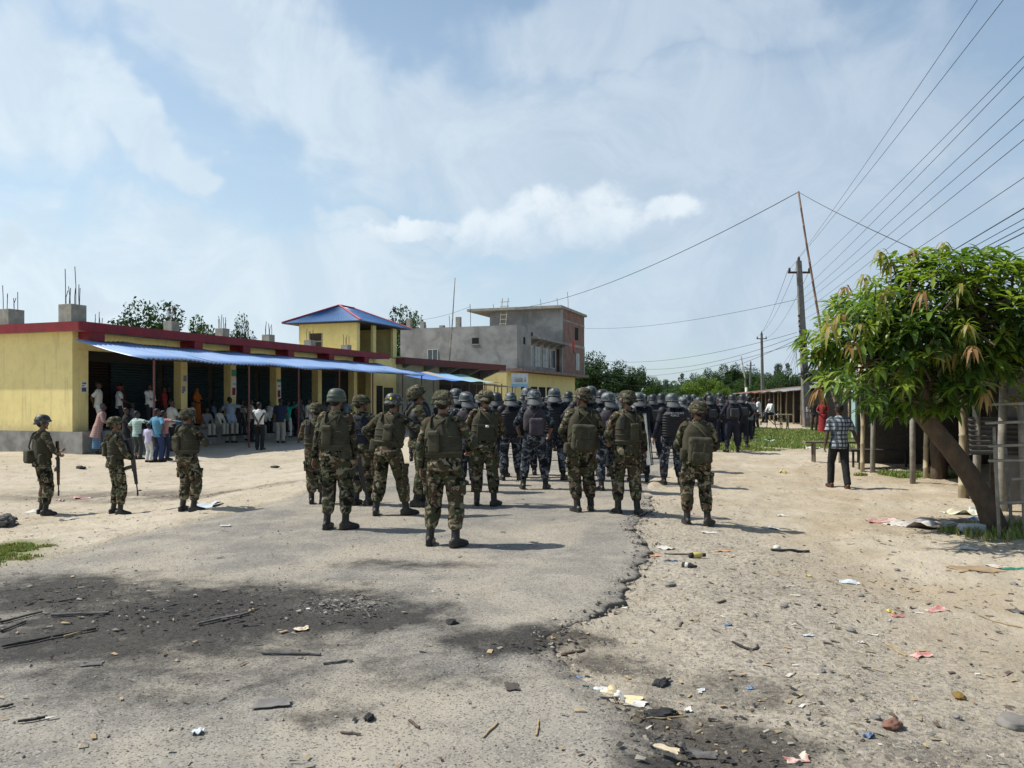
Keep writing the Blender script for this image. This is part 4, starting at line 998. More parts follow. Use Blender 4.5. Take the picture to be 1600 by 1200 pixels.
fl_lite = leafmat('far_light_foliage', (.10, .17, .03), (.14, .2, .04), .6, .2, .2, 9)
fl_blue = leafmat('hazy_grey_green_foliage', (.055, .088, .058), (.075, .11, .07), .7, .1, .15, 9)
TL = [
 (207, 494, 58, 1.0, ('round', 1), fl_dark, 'dark leafy tree top rising behind the shop roof beside the rebar stubs'), (262, 498, 62, 1.1, ('round', 2), fl_dark, 'spreading dark tree behind the shop roof, between the middle rebar stubs'),
 (312, 512, 64, .8, ('round', 6), fl_mid, 'low tree top just showing over the shop roof edge'), (376, 513, 66, .55, ('round', 1), fl_dark, 'small dark round tree top over the shop roof near a rebar stub'),
 (625, 502, 82, .9, ('round', 2), fl_dark, 'dark tree between the blue roofed room and the grey house'), (650, 505, 100, .8, ('round', 6), fl_mid, 'tree half hidden behind the left end of the grey house'),
 (932, 562, 100, 1.5, ('round', 1), fl_dark, 'big dark tree right next to the brick end of the grey house'), (966, 574, 108, 1.3, ('round', 2), fl_dark, 'dark bushy tree second from the brick house end'), (912, 575, 115, 1.2, ('round', 6), fl_mid, 'tree partly behind the brick house corner'),
 (1000, 580, 118, 1.0, ('tall', 3), fl_dark, 'layered dark tree at the right end of the dark group by the brick house'), (985, 590, 112, .9, ('round', 6), fl_dark, 'low dense tree under the dark group beyond the brick house'),
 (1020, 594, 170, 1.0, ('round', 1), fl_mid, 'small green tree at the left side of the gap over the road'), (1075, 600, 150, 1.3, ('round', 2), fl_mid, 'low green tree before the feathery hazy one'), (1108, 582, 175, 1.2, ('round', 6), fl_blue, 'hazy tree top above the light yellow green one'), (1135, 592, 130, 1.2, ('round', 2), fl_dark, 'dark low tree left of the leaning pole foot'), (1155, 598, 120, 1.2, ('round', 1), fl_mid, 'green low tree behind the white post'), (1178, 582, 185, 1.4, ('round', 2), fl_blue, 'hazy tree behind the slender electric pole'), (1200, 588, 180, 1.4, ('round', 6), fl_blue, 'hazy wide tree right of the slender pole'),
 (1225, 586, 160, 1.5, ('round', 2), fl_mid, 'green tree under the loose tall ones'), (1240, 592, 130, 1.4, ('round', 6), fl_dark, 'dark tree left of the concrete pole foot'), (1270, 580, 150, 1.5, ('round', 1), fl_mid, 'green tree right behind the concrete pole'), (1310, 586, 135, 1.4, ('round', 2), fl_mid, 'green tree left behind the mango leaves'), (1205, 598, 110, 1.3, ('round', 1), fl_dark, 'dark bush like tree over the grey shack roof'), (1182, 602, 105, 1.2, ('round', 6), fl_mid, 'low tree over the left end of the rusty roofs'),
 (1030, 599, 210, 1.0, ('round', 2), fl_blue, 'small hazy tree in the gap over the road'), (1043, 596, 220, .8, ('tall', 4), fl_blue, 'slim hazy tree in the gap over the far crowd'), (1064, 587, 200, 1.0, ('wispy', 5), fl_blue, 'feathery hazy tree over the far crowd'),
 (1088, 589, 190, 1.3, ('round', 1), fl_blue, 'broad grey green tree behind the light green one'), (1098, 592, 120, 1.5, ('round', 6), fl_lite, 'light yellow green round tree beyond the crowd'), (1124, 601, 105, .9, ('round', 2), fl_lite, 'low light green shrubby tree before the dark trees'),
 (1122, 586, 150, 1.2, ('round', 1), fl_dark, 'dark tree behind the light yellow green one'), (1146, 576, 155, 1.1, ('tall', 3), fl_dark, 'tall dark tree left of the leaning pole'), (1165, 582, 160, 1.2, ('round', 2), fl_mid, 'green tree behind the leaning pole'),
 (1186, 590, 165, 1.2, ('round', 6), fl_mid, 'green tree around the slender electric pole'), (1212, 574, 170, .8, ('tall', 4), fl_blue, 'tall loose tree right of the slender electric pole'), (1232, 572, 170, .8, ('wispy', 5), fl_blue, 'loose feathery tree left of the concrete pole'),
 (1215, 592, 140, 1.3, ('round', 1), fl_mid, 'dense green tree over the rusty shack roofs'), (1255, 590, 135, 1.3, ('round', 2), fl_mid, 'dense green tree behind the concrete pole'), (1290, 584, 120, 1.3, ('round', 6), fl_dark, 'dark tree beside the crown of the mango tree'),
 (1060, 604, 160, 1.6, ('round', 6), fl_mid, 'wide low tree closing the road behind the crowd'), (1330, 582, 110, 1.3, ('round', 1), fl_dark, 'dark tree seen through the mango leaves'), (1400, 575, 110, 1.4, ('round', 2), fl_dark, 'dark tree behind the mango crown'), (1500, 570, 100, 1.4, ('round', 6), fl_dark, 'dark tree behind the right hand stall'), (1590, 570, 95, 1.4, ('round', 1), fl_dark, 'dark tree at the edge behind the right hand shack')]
for i, (u, vt, d, wf, key, mt, lab) in enumerate(TL):
    zt = EYE + (HOR - vt) / F * d; h = zt + .2
    t = thing('tree', lab, 'tree', ((u - 800) / F * d, d, -.2), i * 1.7, 'trees beyond the road' if d > 90 else 'trees behind the houses')
    t.scale = (h * wf * .95, h * wf * .95, h / .86)
    tm, cm = tm_cache[key]
    link('trunk', tm, bark2, t)
    o = bpy.data.objects.new('crown', cm); COL.objects.link(o); o.parent = t
    if not cm.materials: cm.materials.append(mt)
    o.material_slots[0].link = 'OBJECT'; o.material_slots[0].material = mt
# a thin wood closing the far distance
g = G(); r = random.Random(5)
for i in range(9000):
    a = r.uniform(-.9, .9); d = r.uniform(330, 420); x = d * math.tan(a * .95); hh = 9 + 5 * mnoise.noise(Vector((x * .02, d * .01, 3)))
    q = Vector((x, d, r.uniform(0, 1) ** .7 * hh)); A = Vector((r.gauss(0, 1), r.gauss(0, .4), r.gauss(0, .6))).normalized(); B = A.orthogonal().normalized(); s = r.uniform(.8, 1.8)
    g.put([q - A * s, q + B * s * .6, q + A * s, q - B * s * .6], [(0, 1, 2, 3)])
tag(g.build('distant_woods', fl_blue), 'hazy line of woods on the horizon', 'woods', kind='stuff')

# ---- grass
def grass(name, n, region, hmin, hmax, mats, label, seed):
    r = np.random.RandomState(seed); P = []
    while len(P) < n:
        x, y = region(r)
        P.append((x, y))
    P = np.array(P); g = G(); z = np.array([gz(*p) for p in P])
    for (x, y), zz in zip(P, z):
        h = r.uniform(hmin, hmax); a = r.uniform(0, 6.28); wv = h * .10 + .004 + y * .0003; bx, by = math.cos(a), math.sin(a); l = h * r.uniform(.1, .7)
        g.put([(x - by * wv, y + bx * wv, zz - .02), (x + by * wv, y - bx * wv, zz - .02), (x + by * wv * .6 + bx * l * .4, y - bx * wv * .6 + by * l * .4, zz + h * .6), (x - by * wv * .6 + bx * l * .4, y + bx * wv * .6 + by * l * .4, zz + h * .6), (x + bx * l, y + by * l, zz + h)], [(0, 1, 2, 3), (3, 2, 4)], r.randint(len(mats)))
    return tag(g.build(name, mats), label, 'grass', kind='stuff')
gr_a = leafmat('fresh_grass', (.12, .18, .045), (.15, .205, .06), .6, .25, .2); gr_b = leafmat('dry_grass', (.26, .245, .11), (.2, .21, .08), .7, .2, .2); gr_c = leafmat('red_brown_grass', (.17, .10, .055), (.13, .09, .05), .7, .2, .2)
def ell_region(cx, cy, rx, ry, th=.85, k=1.3):
    def f(r):
        while True:
            x, y = cx + rx * r.uniform(-1.3, 1.3), cy + ry * r.uniform(-1.3, 1.3)
            d = math.hypot((x - cx) / rx, (y - cy) / ry) + k * float(fbm(x, y, .45 * 6 / max(rx, 1.2), 3, 77))
            if d < th and not (road_l(y) < x < road_r(y) + .3): return x, y
    return f
grass('grass', 32000, ell_region(12.5, 32.5, 6.6, 10.0), .04, .14, [gr_a, gr_a, gr_b], 'short grass on the open plot by the concrete pole', 3)
grass('grass', 9500, ell_region(-6.0, 7.9, 1.15, .8, .95, .8), .012, .035, [gr_a, gr_a, gr_b, gr_c], 'small patch of short grass at the left road edge', 4)
grass('grass', 2200, ell_region(8.75, 16.9, 1.0, .6), .03, .10, [gr_a, gr_a, gr_b], 'strip of grass along the bamboo posts', 5)
grass('grass', 900, ell_region(6.5, 9.9, .9, .5), .03, .14, [gr_a, gr_b], 'grass tufts around the mango trunk', 6)

# ---- gravel
def gravel(n, seed):
    r = np.random.RandomState(seed); g = G()
    base = [(1, 0, 0), (-1, 0, 0), (0, 1, 0), (0, -1, 0), (0, 0, 1), (0, 0, -1)]; F8 = [(0, 2, 4), (2, 1, 4), (1, 3, 4), (3, 0, 4), (2, 0, 5), (1, 2, 5), (3, 1, 5), (0, 3, 5)]
    k = 0
    while k < n:
        y = 2.9 + 13 * r.rand() ** 1.7; x = r.uniform(-.72, .72) * y
        onroad = road_l(y) < x < road_r(y)
        dr = x - float(road_r(y))
        dens = .10 if onroad else (1.0 if -.1 < dr < 1.6 else .42)
        if onroad and min(x - road_l(y), road_r(y) - x) < .25: dens = .9
        if r.rand() > dens * (.4 + 1.2 * max(0, float(vnoise(x * 1.3, y * 1.3, 5)) + .5)): continue
        burnt = min(math.hypot((x + 2.4) / 1.9, (y - 5.8) / 1.0), math.hypot((x - .1) / .6, (y - 5.1) / .4), math.hypot((x - .95) / .6, (y - 3.6) / .6)) < 1
        if burnt and r.rand() < .6: continue
        s = .0026 + .0095 * r.rand() ** 3.8 + (.02 * r.rand() if r.rand() < .02 else 0); s *= (.8 + y * .02)
        zz = gz(x, y)
        a = r.uniform(0, 6.28); ca, sa = math.cos(a), math.sin(a); q = r.uniform(.6, 1.4, 3) * np.array([1, 1, .6]) * s
        g.put([((bx * q[0] * ca - by * q[1] * sa) + x + r.normal(0, s * .15), (bx * q[0] * sa + by * q[1] * ca) + y, bz * q[2] + zz + q[2] * .2) for bx, by, bz in base], F8, 2 if burnt else int(r.choice(3, p=[.62, .28, .10])))
        k += 1
    m_ = 0
    while m_ < 700:
        y = r.uniform(5.1, 12.5); x = float(road_r(y)) + r.normal(0.02, .09); s = .006 + .016 * r.rand() ** 2.5; zz = gz(x, y) + (.012 if x > road_r(y) else .02); a = r.uniform(0, 6.28); ca, sa = math.cos(a), math.sin(a); q = r.uniform(.6, 1.4, 3) * s; m_ += 1
        g.put([((bx * q[0] * ca - by * q[1] * sa) + x, (bx * q[0] * sa + by * q[1] * ca) + y, bz * q[2] * .7 + zz) for bx, by, bz in base], F8, int(r.choice(3, p=[.25, .35, .4])))
    o = g.build('gravel', [M('tan_gravel', (.33, .29, .23), (.24, .21, .17), 30, .9), M('grey_gravel', (.19, .18, .17), (.12, .115, .11), 30, .9), M('dark_gravel', (.075, .07, .065), (.10, .09, .08), 30, .9)])
    tag(o, 'loose small stones and grit strewn over the dirt and road edge', 'gravel', kind='stuff')
gravel(22000, 8)

# ------------------------------------------------------------------ stalls on the right
tin_rust = M('rusty_tin', (.17, .085, .06), (.11, .065, .05), 1.5, .8, dirt=(.24, .22, .2), dscale=2, damt=.5); tin_grey = M('grey_tin', (.25, .26, .27), (.18, .185, .19), 1.5, .55, spec=.5, dirt=(.12, .10, .085), dscale=2, damt=.5); tin_pale = M('pale_new_tin', (.55, .56, .57), (.45, .46, .47), 1.5, .5, spec=.5, dirt=(.3, .27, .24), damt=.35)
matting = M('dark_bamboo_matting', (.105, .092, .075), (.065, .057, .048), 14, .9, .004, 60, stretch=(1, 1, 4), dirt=(.05, .045, .04), damt=.5)
tealp = M('pale_teal_paint', (.30, .42, .40), (.25, .36, .34), 4, .7)
thatch = M('dark_thatch', (.10, .085, .06), (.065, .055, .042), 12, .95, .01, 40)
def shed(name, label, cat, loc, rotz, w_, d_, h0, h1, roofm, postm, pr=.045, nposts=3, wall=True, wallm=None, over=.6):
    """open fronted stall: local x along the front, the depth runs to -y; h0 front eave, h1 back eave"""
    t = thing(name, label, cat, loc, rotz)
    for i in range(nposts):
        for y, h in ((0, h0), (d_, h1)):
            g = G(); x = w_ * i / (nposts - 1); j = random.Random(i * 7 + int(w_ * 10) + int(y)); g.tube([(x, -y, -.2), (x + j.uniform(-.05, .05), -y + j.uniform(-.04, .04), h / 2), (x, -y, h)], pr, 10); g.build('post', postm, t, smooth=True)
    g = G(); n = int((w_ + 1) / .04); sl = (h1 - h0) / d_
    corr_sheet(g, -.4, w_ + .4, over, -d_ - .3, lambda x, q: h0 - over * sl + (d_ + .3 + over) * sl * q + .06 + .03 * math.sin(x * 2.1), .12, .015, sub=4); g.build('roof', roofm, t, smooth=True)
    for y, h in ((0, h0), (d_, h1)):
        g = G(); g.tube([(-.3, -y, h + .0), (w_ + .3, -y, h)], .035, 8); g.build('beam', postm, t, smooth=True)
    if wall:
        g = G(); g.bb(0, w_, -d_, -d_ + .03, 0, h1 - .05); g.bb(0, .03, -d_ + .031, -.4, 0, min(h0, h1) - .06); g.bb(w_ - .03, w_, -d_ + .031, -.4, 0, min(h0, h1) - .06); g.build('wall', wallm or matting, t)
    return t
# row of shacks far along the right side of the road
RA = R(69)
shed('market_stall', 'far stall with rusty tin roof and thin bamboo posts, left end of the row', 'stall', (18.45, 57.3, 0), R(82.6), 6.2, 4, 2.0, 2.45, tin_rust, bamboo, .05, 4, over=1.0)
shed('market_stall', 'far stall with brown sagging roof beside the bench', 'stall', (17.65, 51.0, 0), R(82.6), 5.6, 4, 2.05, 2.5, tin_rust, bamboo, .05, 5, over=1.1)
shed('market_stall', 'far stall with grey roof just left of the concrete pole', 'stall', (16.9, 45.0, 0), R(82.6), 5.4, 4, 2.1, 2.6, tin_grey, bamboo, .05, 4, over=1.1)
shed('plank_shack', 'plank shack with pale tin roof just right of the concrete pole', 'stall', (16.9, 37.8, 0), R(70), 4.5, 4.2, 2.15, 2.65, tin_pale, bamboo, .05, 3, True, wood)
tt_ = shed('tea_stall', 'dark open stall with two pale teal posts behind the mango tree', 'stall', (13.7, 28.5, 0), R(72), 6, 4.5, 2.3, 2.8, tin_grey, wood, .06, 3)
for u in (1337, 1355):
    p = px(u, 640, 30.0); g = G(); g.bb(-.11, .11, -.11, .11, -.2, 2.35); o = g.build('teal_post', tealp, None, loc=(p.x, 30.0, 0), rotz=R(15)); tag(o, 'left one of the pale teal posts under the stall roof' if u < 1340 else 'right one of the pale teal posts, next to the bamboo post', 'post')
sa = shed('bamboo_stall', 'large open bamboo stall with tin roof behind the mango trunk', 'stall', (7.85, 13.3, -.1), R(85), 6.4, 4.2, 2.1, 2.5, tin_grey, bamboo2, .055, 4, True, matting)
sb = shed('tin_shack', 'shack of grey corrugated sheets at the right edge', 'stall', (7.45, 10.9, -.1), R(84), 1.8, 4.0, 2.1, 2.5, tin_rust, bamboo2, .06, 3, True, tin_grey)
for (k, u, v0, v1, d, r_, m_) in ((0, 1347, 640, 737, None, .052, bamboo), (1, 1446, 640, 747, None, .055, bamboo), (2, 1503, 600, 778, None, .065, bamboo), (3, 1393, 640, 712, None, .05, bamboo2), (4, 1432, 640, 722, None, .05, bamboo2)):
    b = at(u, v1); t = px(u - 3, 560, b.y)
    nodes_pole('bamboo_post', ['thin pale bamboo post right of the man in the check shirt', 'short thick bamboo post left of the dark stump', 'tall pale bamboo post just behind the leaning trunk', 'dark stall post above the plank bench', 'dark slim stall post between the two pale bamboo posts'][k], 'post', [(b.x, b.y, b.z - .2), (b.x + .02, b.y, 1.0), (t.x, b.y, 2.45 if k != 1 else 1.0)], r_, r_ * .9, m_, .38)
b = at(1466, 748); g = G(); g.tube([(0, 0, -.2), (.02, 0, .3), (-.02, .02, .7), (.02, 0, 1.05)], [.19, .155, .145, .14], 14, rnd=.1); tag(g.build('tree_stump', bark, None, smooth=True, loc=b), 'thick dark cut tree stump beside the short bamboo post', 'stump')
# corrugated sheet leaning on the shack and a lattice guard round the mango tree
sp0 = at(1512, 728); ls = Vector((sp0.x + .3, sp0.y + .2, sp0.z))
V = []; Fc = []; g = G(); n = 60
for lay in (0, 1):
    for i in range(n + 1):
        z = .02 + .62 * i / n
        for x in (0, .75): V.append((x, .05 * i / n + .014 * math.sin(i * 2 * math.pi / 8) + .003 * lay, z))
N = 2 * (n + 1)
for i in range(n): a = 2 * i; Fc += [(a, a + 1, a + 3, a + 2), (N + a, N + a + 2, N + a + 3, N + a + 1)]
g.put(V, Fc); tag(g.build('corrugated_sheet', M('dull_dark_tin', (.12, .12, .12), (.085, .085, .085), 2, .7, dirt=(.06, .05, .045)), None, smooth=True, loc=px(1515, 722, 12.6) + Vector((0, 0, .1)), rotz=R(-8)), 'grey corrugated sheet standing against the shack wall', 'metal sheet')
lg = thing('tree_guard', 'open bamboo lattice guard standing right of the mango trunk', 'fence', at(1575, 842))
bx0 = at(1575, 842)
for (u0, v0, u1, v1, dd) in ((1562, 846, 1553, 668, 0), (1604, 850, 1594, 628, .2), (1582, 838, 1571, 700, .5), (1640, 846, 1640, 640, .1)):
    a = px(u0, v0, bx0.y + dd) - bx0; c = px(u1, v1, bx0.y + dd) - bx0; g = G(); r_ = .035 if u0 == 1604 else .02; g.tube([a - Vector((0, 0, .1)), a.lerp(c, .3), a.lerp(c, .32), a.lerp(c, .6), a.lerp(c, .62), c], [r_, r_, r_ * 1.2, r_, r_ * 1.2, r_ * .9], 8); g.build('stake', bamboo2, lg, smooth=True)
for (u0, v0, u1, v1) in ((1540, 661, 1660, 657), (1545, 697, 1660, 693), (1545, 720, 1660, 718), (1582, 749, 1660, 744), (1562, 786, 1660, 782), (1545, 632, 1660, 628)):
    a = px(u0, v0, bx0.y - .03) - bx0; c = px(u1, v1, bx0.y - .03) - bx0; g = G(); g.tube([a, a.lerp(c, .4), a.lerp(c, .42), c], [.018, .018, .022, .018], 8); g.build('rail', bamboo2, lg, smooth=True)
# benches and planks
def bench(label, u0, u1, v, d, h, wd, m_, leg=True):
    a = px(u0, v, d); b_ = px(u1, v, d); o = Vector((a.x, d, gz(a.x, d)))
    t = thing('plank_bench', label, 'bench', o); ln = b_.x - a.x
    g = G(); g.box((ln / 2, 0, h), (ln, wd, .05), bev=.01); g.build('seat', m_, t)
    for x in (.25, ln - .25):
        for y in (-wd * .35, wd * .35):
            g = G(); g.tube([(x, y, -.15), (x, y, h - .03)], .03, 8); g.build('leg', m_, t)
bench('long pale pole bench under the stall behind the man in the check shirt', 1256, 1440, 690, 20.0, .52, .22, wood)
bench('low dark plank bench in the shade of the stall', 1322, 1438, 700, 18.6, .45, .5, M('dark_plank', (.045, .04, .035), (.03, .028, .025), 6))
bench('pale plank bench before the far stalls', 1213, 1238, 646, 40.5, .75, .35, bamboo)
g = G(); r = random.Random(4)
for k in range(16):
    a = Vector((r.uniform(-.5, .6), r.uniform(-.3, .3), .02 + .04 * (k // 3))); th = r.uniform(.5, .8); d = Vector((math.cos(th) * .9, .2 * r.uniform(-1, 1), math.sin(th) * .55)); g.tube([a, a + d * 1.2], .025, 7)
b = at(1405, 695); tag(g.build('firewood_pile', wood, None, smooth=True, loc=b), 'slanting heap of cut branches under the stall', 'firewood')
b = at(1432, 712); g = G(); g.ell((0, 0, .22), (.33, .3, .32), 16, 10); tag(G.build(g, 'dark_sack', M('dark_blue_sack', (.02, .03, .05), (.03, .035, .05), 8, .7, .01, 14), None, smooth=True, loc=b), 'bulging dark blue sack under the plank bench', 'sack')
# ------------------------------------------------------------------ people
skin = M('brown_skin', (.23, .115, .07), (.19, .095, .058), 8, .55, spec=.35)
skind = M('dark_brown_skin', (.075, .038, .025), (.06, .032, .022), 8, .5, spec=.4)
hairm = M('black_hair', (.012, .010, .009), (.018, .015, .013), 30, .6, .003, 120)
greyhair = M('grey_hair', (.10, .095, .09), (.06, .055, .05), 40, .7)
armycamo = camo('woodland_camouflage', ((.050, .058, .030), (.072, .046, .030), (.205, .18, .122), (.012, .012, .010)), 7.5)
helmcamo = camo('helmet_cover_camouflage', ((.050, .055, .030), (.062, .042, .028), (.155, .14, .095), (.015, .015, .013)), 9.0)
helmdark = camo('dark_helmet_camouflage', ((.022, .024, .020), (.030, .026, .022), (.15, .15, .14), (.008, .008, .008)), 8.0)
greycamo = camo('grey_blue_camouflage', ((.046, .052, .064), (.018, .021, .028), (.17, .182, .20), (.009, .010, .012)), 7.5)
greyhelm = camo('grey_helmet_camouflage', ((.060, .075, .078), (.026, .032, .036), (.15, .175, .175), (.012, .015, .017)), 6.0)
for m_ in (greyhelm, helmdark): m_.node_tree.nodes['Principled BSDF'].inputs['Roughness'].default_value = .5; m_.node_tree.nodes['Principled BSDF'].inputs['Specular IOR Level'].default_value = .45
olive = M('olive_webbing', (.050, .047, .029), (.036, .034, .021), 9, .92, .004, 90, dirt=(.075, .066, .044), dscale=6, damt=.55, rnd=True)
oliveh = M('olive_helmet_shell', (.060, .078, .058), (.052, .068, .05), 4, .5, dirt=(.09, .09, .075), dscale=5, damt=.3)
strapm = M('olive_strap', (.075, .070, .045), (.055, .052, .035), 12, .9)
boot = M('black_boot_leather', (.014, .013, .013), (.02, .019, .018), 12, .45, .002, 60, dirt=(.10, .085, .065), dscale=9, damt=.35)
padm = M('black_riot_padding', (.010, .011, .014), (.014, .015, .018), 12, .6, dirt=(.03, .03, .032), dscale=6, damt=.4)
navy = M('navy_uniform_cloth', (.016, .018, .032), (.012, .014, .025), 8, .9, .003, 30, rnd=True)
navyhelm = M('black_riot_helmet_shell', (.014, .016, .019), (.02, .022, .024), 5, .45, spec=.4, dirt=(.05, .05, .048), dscale=7, damt=.4)
flapm = M('grey_neck_guard', (.085, .09, .092), (.05, .054, .056), 5, .65, dirt=(.05, .055, .06), dscale=6, damt=.6)
purp = M('mauve_grey_bag_cloth', (.075, .062, .072), (.055, .046, .055), 9, .85, .004, 30, rnd=True)
gunm = M('gun_metal', (.012, .012, .013), (.018, .018, .018), 12, .4, spec=.5); woodst = M('reddish_wood_stock', (.09, .035, .02), (.07, .03, .018), 14, .5)
shieldm = bpy.data.materials.new('clear_shield_plastic'); shieldm.use_nodes = True
b_ = shieldm.node_tree.nodes['Principled BSDF']; b_.inputs['Base Color'].default_value = (.42, .47, .47, 1); b_.inputs['Roughness'].default_value = .22; b_.inputs['Alpha'].default_value = .32
eyew = M('dark_eye', (.02, .015, .012)); whiteink = M('white_print', (.6, .6, .6))
sole = M('sandal_sole', (.03, .025, .022)); brownshoe = M('brown_shoe_leather', (.085, .035, .022), (.06, .028, .018), 9, .5)
def cloth(name, c, k=.82, bump=.004): return M('cloth_' + name, c, tuple(x * k for x in c), 7, .9, bump, 16)
def plaid(name):
    m = bpy.data.materials.new(name); m.use_nodes = True; w = NT(m.node_tree); v = w.add('ShaderNodeTexCoord').outputs['Object']
    v = w.vmath('ADD', v, w.vmath('SCALE', w.noise(v, 6, 3, out=1)));  v.node.inputs[1].links[0].from_node.inputs['Scale'].default_value = .03
    sp = w.add('ShaderNodeSeparateXYZ', i_0=v)
    def bands(s, per, wd): return w.smooth(w.math('ABSOLUTE', w.math('SUBTRACT', w.math('FRACT', w.math('DIVIDE', s, per)), .5)), wd - .03, wd + .03)
    hx = w.math('ADD', sp.outputs[0], sp.outputs[1])
    a = w.math('ADD', bands(hx, .085, .25), bands(sp.outputs[2], .085, .25)); thin = w.math('MULTIPLY', w.math('MULTIPLY', bands(hx, .0425, .10), bands(sp.outputs[2], .0425, .10)), .25)
    f = w.math('ADD', w.math('MULTIPLY', a, .38), thin)
    w.l.new(w.ramp(f, ((0, (.46, .50, .52)), (.3, (.27, .31, .34)), (.55, (.05, .065, .085)), (1, (.022, .03, .042)))), w.n['Principled BSDF'].inputs['Base Color']); w.n['Principled BSDF'].inputs['Roughness'].default_value = .9
    return m

def plaid_c(name, c1, c2, stripe=0):
    m = bpy.data.materials.new(name); m.use_nodes = True; w = NT(m.node_tree); v = w.add('ShaderNodeTexCoord').outputs['Object']; sp = w.add('ShaderNodeSeparateXYZ', i_0=v)
    def bands(s, per): return w.smooth(w.math('ABSOLUTE', w.math('SUBTRACT', w.math('FRACT', w.math('DIVIDE', s, per)), .5)), .2, .3)
    f = bands(sp.outputs[2], .06)
    if not stripe: f = w.math('MULTIPLY', w.math('ADD', f, bands(w.math('ADD', sp.outputs[0], sp.outputs[1]), .06)), .5)
    w.l.new(w.mix(f, c1, c2), w.n['Principled BSDF'].inputs['Base Color']); w.n['Principled BSDF'].inputs['Roughness'].default_value = .9
    return m

# ---- skeleton
ZX = Vector((1, 0, 0)); UP = Vector((0, 0, 1))
def ik(a, b, l1, l2, pole):
    d = b - a; L_ = min(d.length, (l1 + l2) * .999); u = d.normalized(); b2 = a + u * L_
    x = (l1 * l1 - l2 * l2 + L_ * L_) / (2 * L_); h = math.sqrt(max(l1 * l1 - x * x, 0)); p = pole - u * pole.dot(u); p.normalize()
    return a + u * x + p * h, b2
class Pose: pass
def make_pose(feet=((-.13, 0, 8), (.13, 0, -8)), hands=((-.26, .05, .80), (.26, .05, .80)), elbows=((-.6, -1, -.1), (.6, -1, -.1)), head=(0, 0), lean=(0, 0), twist=0, seat=None, grip=.35, knee=(0, 1, 0)):
    P = Pose(); P.head = head; P.grip = grip; P.seat = seat
    hz = .92
    if seat is not None: hz = seat; 
    else:
        for (x, y, a) in feet:
            hz = min(hz, .085 + math.sqrt(max(.845 ** 2 - (abs(x) - .095) ** 2 - y ** 2, .2)))
    P.pel = Vector((0, 0, hz)); P.T = Matrix.Translation(P.pel) @ Matrix.Rotation(R(twist), 4, 'Z') @ Matrix.Rotation(R(-lean[0]), 4, 'X') @ Matrix.Rotation(R(lean[1]), 4, 'Y') @ Matrix.Translation(Vector((0, 0, -.92)))
    P.legs = []
    for s, (x, y, a) in zip((-1, 1), feet):
        hip = P.pel + Vector((s * .093, 0, 0)); ank = Vector((x, y, .085)); k, ank = ik(hip, ank, .43, .42, Vector(knee) + Vector((-.4 * math.sin(R(a)), 0, 0)) * (1 if seat is None else 0)); P.legs.append((hip, k, ank, R(a)))
    P.arms = []
    for s, h, e in zip((-1, 1), hands, elbows):
        sh = P.T @ Vector((s * .185, -.005, 1.40)); tgt = P.T @ Vector(h); k, wr = ik(sh, tgt, .285, .25, P.T.to_3x3() @ Vector(e)); P.arms.append((sh, k, wr))
    P.neck = P.T @ Vector((0, -.005, 1.46)); hr = Matrix.Rotation(R(twist + head[0]), 4, 'Z') @ Matrix.Rotation(R(-lean[0] * .3 - head[1]), 4, 'X')
    P.H = Matrix.Translation(P.neck + (P.T.to_3x3() @ Vector((0, .012, .03)))) @ hr     # head frame, origin at the neck top
    return P
def hand(g, elbow, wrist, side, grip, mi=0):
    f = (wrist - elbow).normalized(); s = f.cross(UP)
    if s.length < .2: s = Vector((0, 1, 0)) - f * f.y
    s.normalize(); n = s.cross(f).normalized()
    if abs(f.z) > .6:                                     # hanging hand: palm faces the thigh
        n = Vector((-side, 0, 0)) - f * (f.dot(Vector((-side, 0, 0)))); n.normalize(); s = n.cross(f).normalized()
    thumbdir = s if s.dot(Vector((0, 1, .3))) > 0 else -s
    g.tube([wrist - f * .03, wrist, wrist + f * .04, wrist + f * .085], [(.024, .02), (.026, .018), (.038, .017), (.040, .015)], 10, ref=thumbdir, mi=mi)
    for i in range(4):
        o = wrist + f * .082 + thumbdir * (.030 - .02 * i); ln = (.07, .078, .073, .058)[i]; c = grip * 1.5 + .08 * i
        d1 = f * math.cos(c * .6) + n * math.sin(c * .6); d2 = f * math.cos(c * 1.5) + n * math.sin(c * 1.5)
        g.tube([o - f * .012, o + d1 * ln * .5, o + d1 * ln * .5 + d2 * ln * .5], [.0092, .0088, .0075], 7, mi=mi)
    o = wrist + f * .028 + thumbdir * .03; d = (f * .75 + thumbdir * .6 + n * .3).normalized(); d2 = (f * .9 + thumbdir * .1 + n * .45).normalized()
    g.tube([o - d * .015, o + d * .035, o + d * .035 + d2 * .03], [.0125, .011, .009], 7, mi=mi)
TORSO = ((.86, .150, .105, 0), (.93, .162, .112, -.005), (1.03, .145, .102, 0), (1.15, .150, .105, .005), (1.27, .170, .115, .004), (1.36, .172, .108, 0), (1.42, .135, .085, -.004), (1.462, .07, .065, -.004))
def torso(g, P, inf=0.0, z0=.86, z1=1.47, pw=2.0, mi=0, flare=0.0):
    pts, rad = [], []
    for z, a, b, y in TORSO:
        if z < z0 - .001 or z > z1: continue
        e = inf + flare * max(0, (1.05 - z) / .2)
        pts.append(P.T @ Vector((0, y, z))); rad.append((a + e, b + e))
    g.tube(pts, rad, 20, pw, mi, ref=P.T.to_3x3() @ ZX, rnd=.15)
def limb(g, pts, rad, mi=0, seg=12):
    P_, R_ = [], []
    for i in range(len(pts) - 1):
        for j in range(3):
            t = j / 3; P_.append(pts[i].lerp(pts[i + 1], t)); R_.append(rad[i] + (rad[i + 1] - rad[i]) * t)
    P_.append(pts[-1]); R_.append(rad[-1]); g.tube(P_, R_, seg, 2.0, mi)
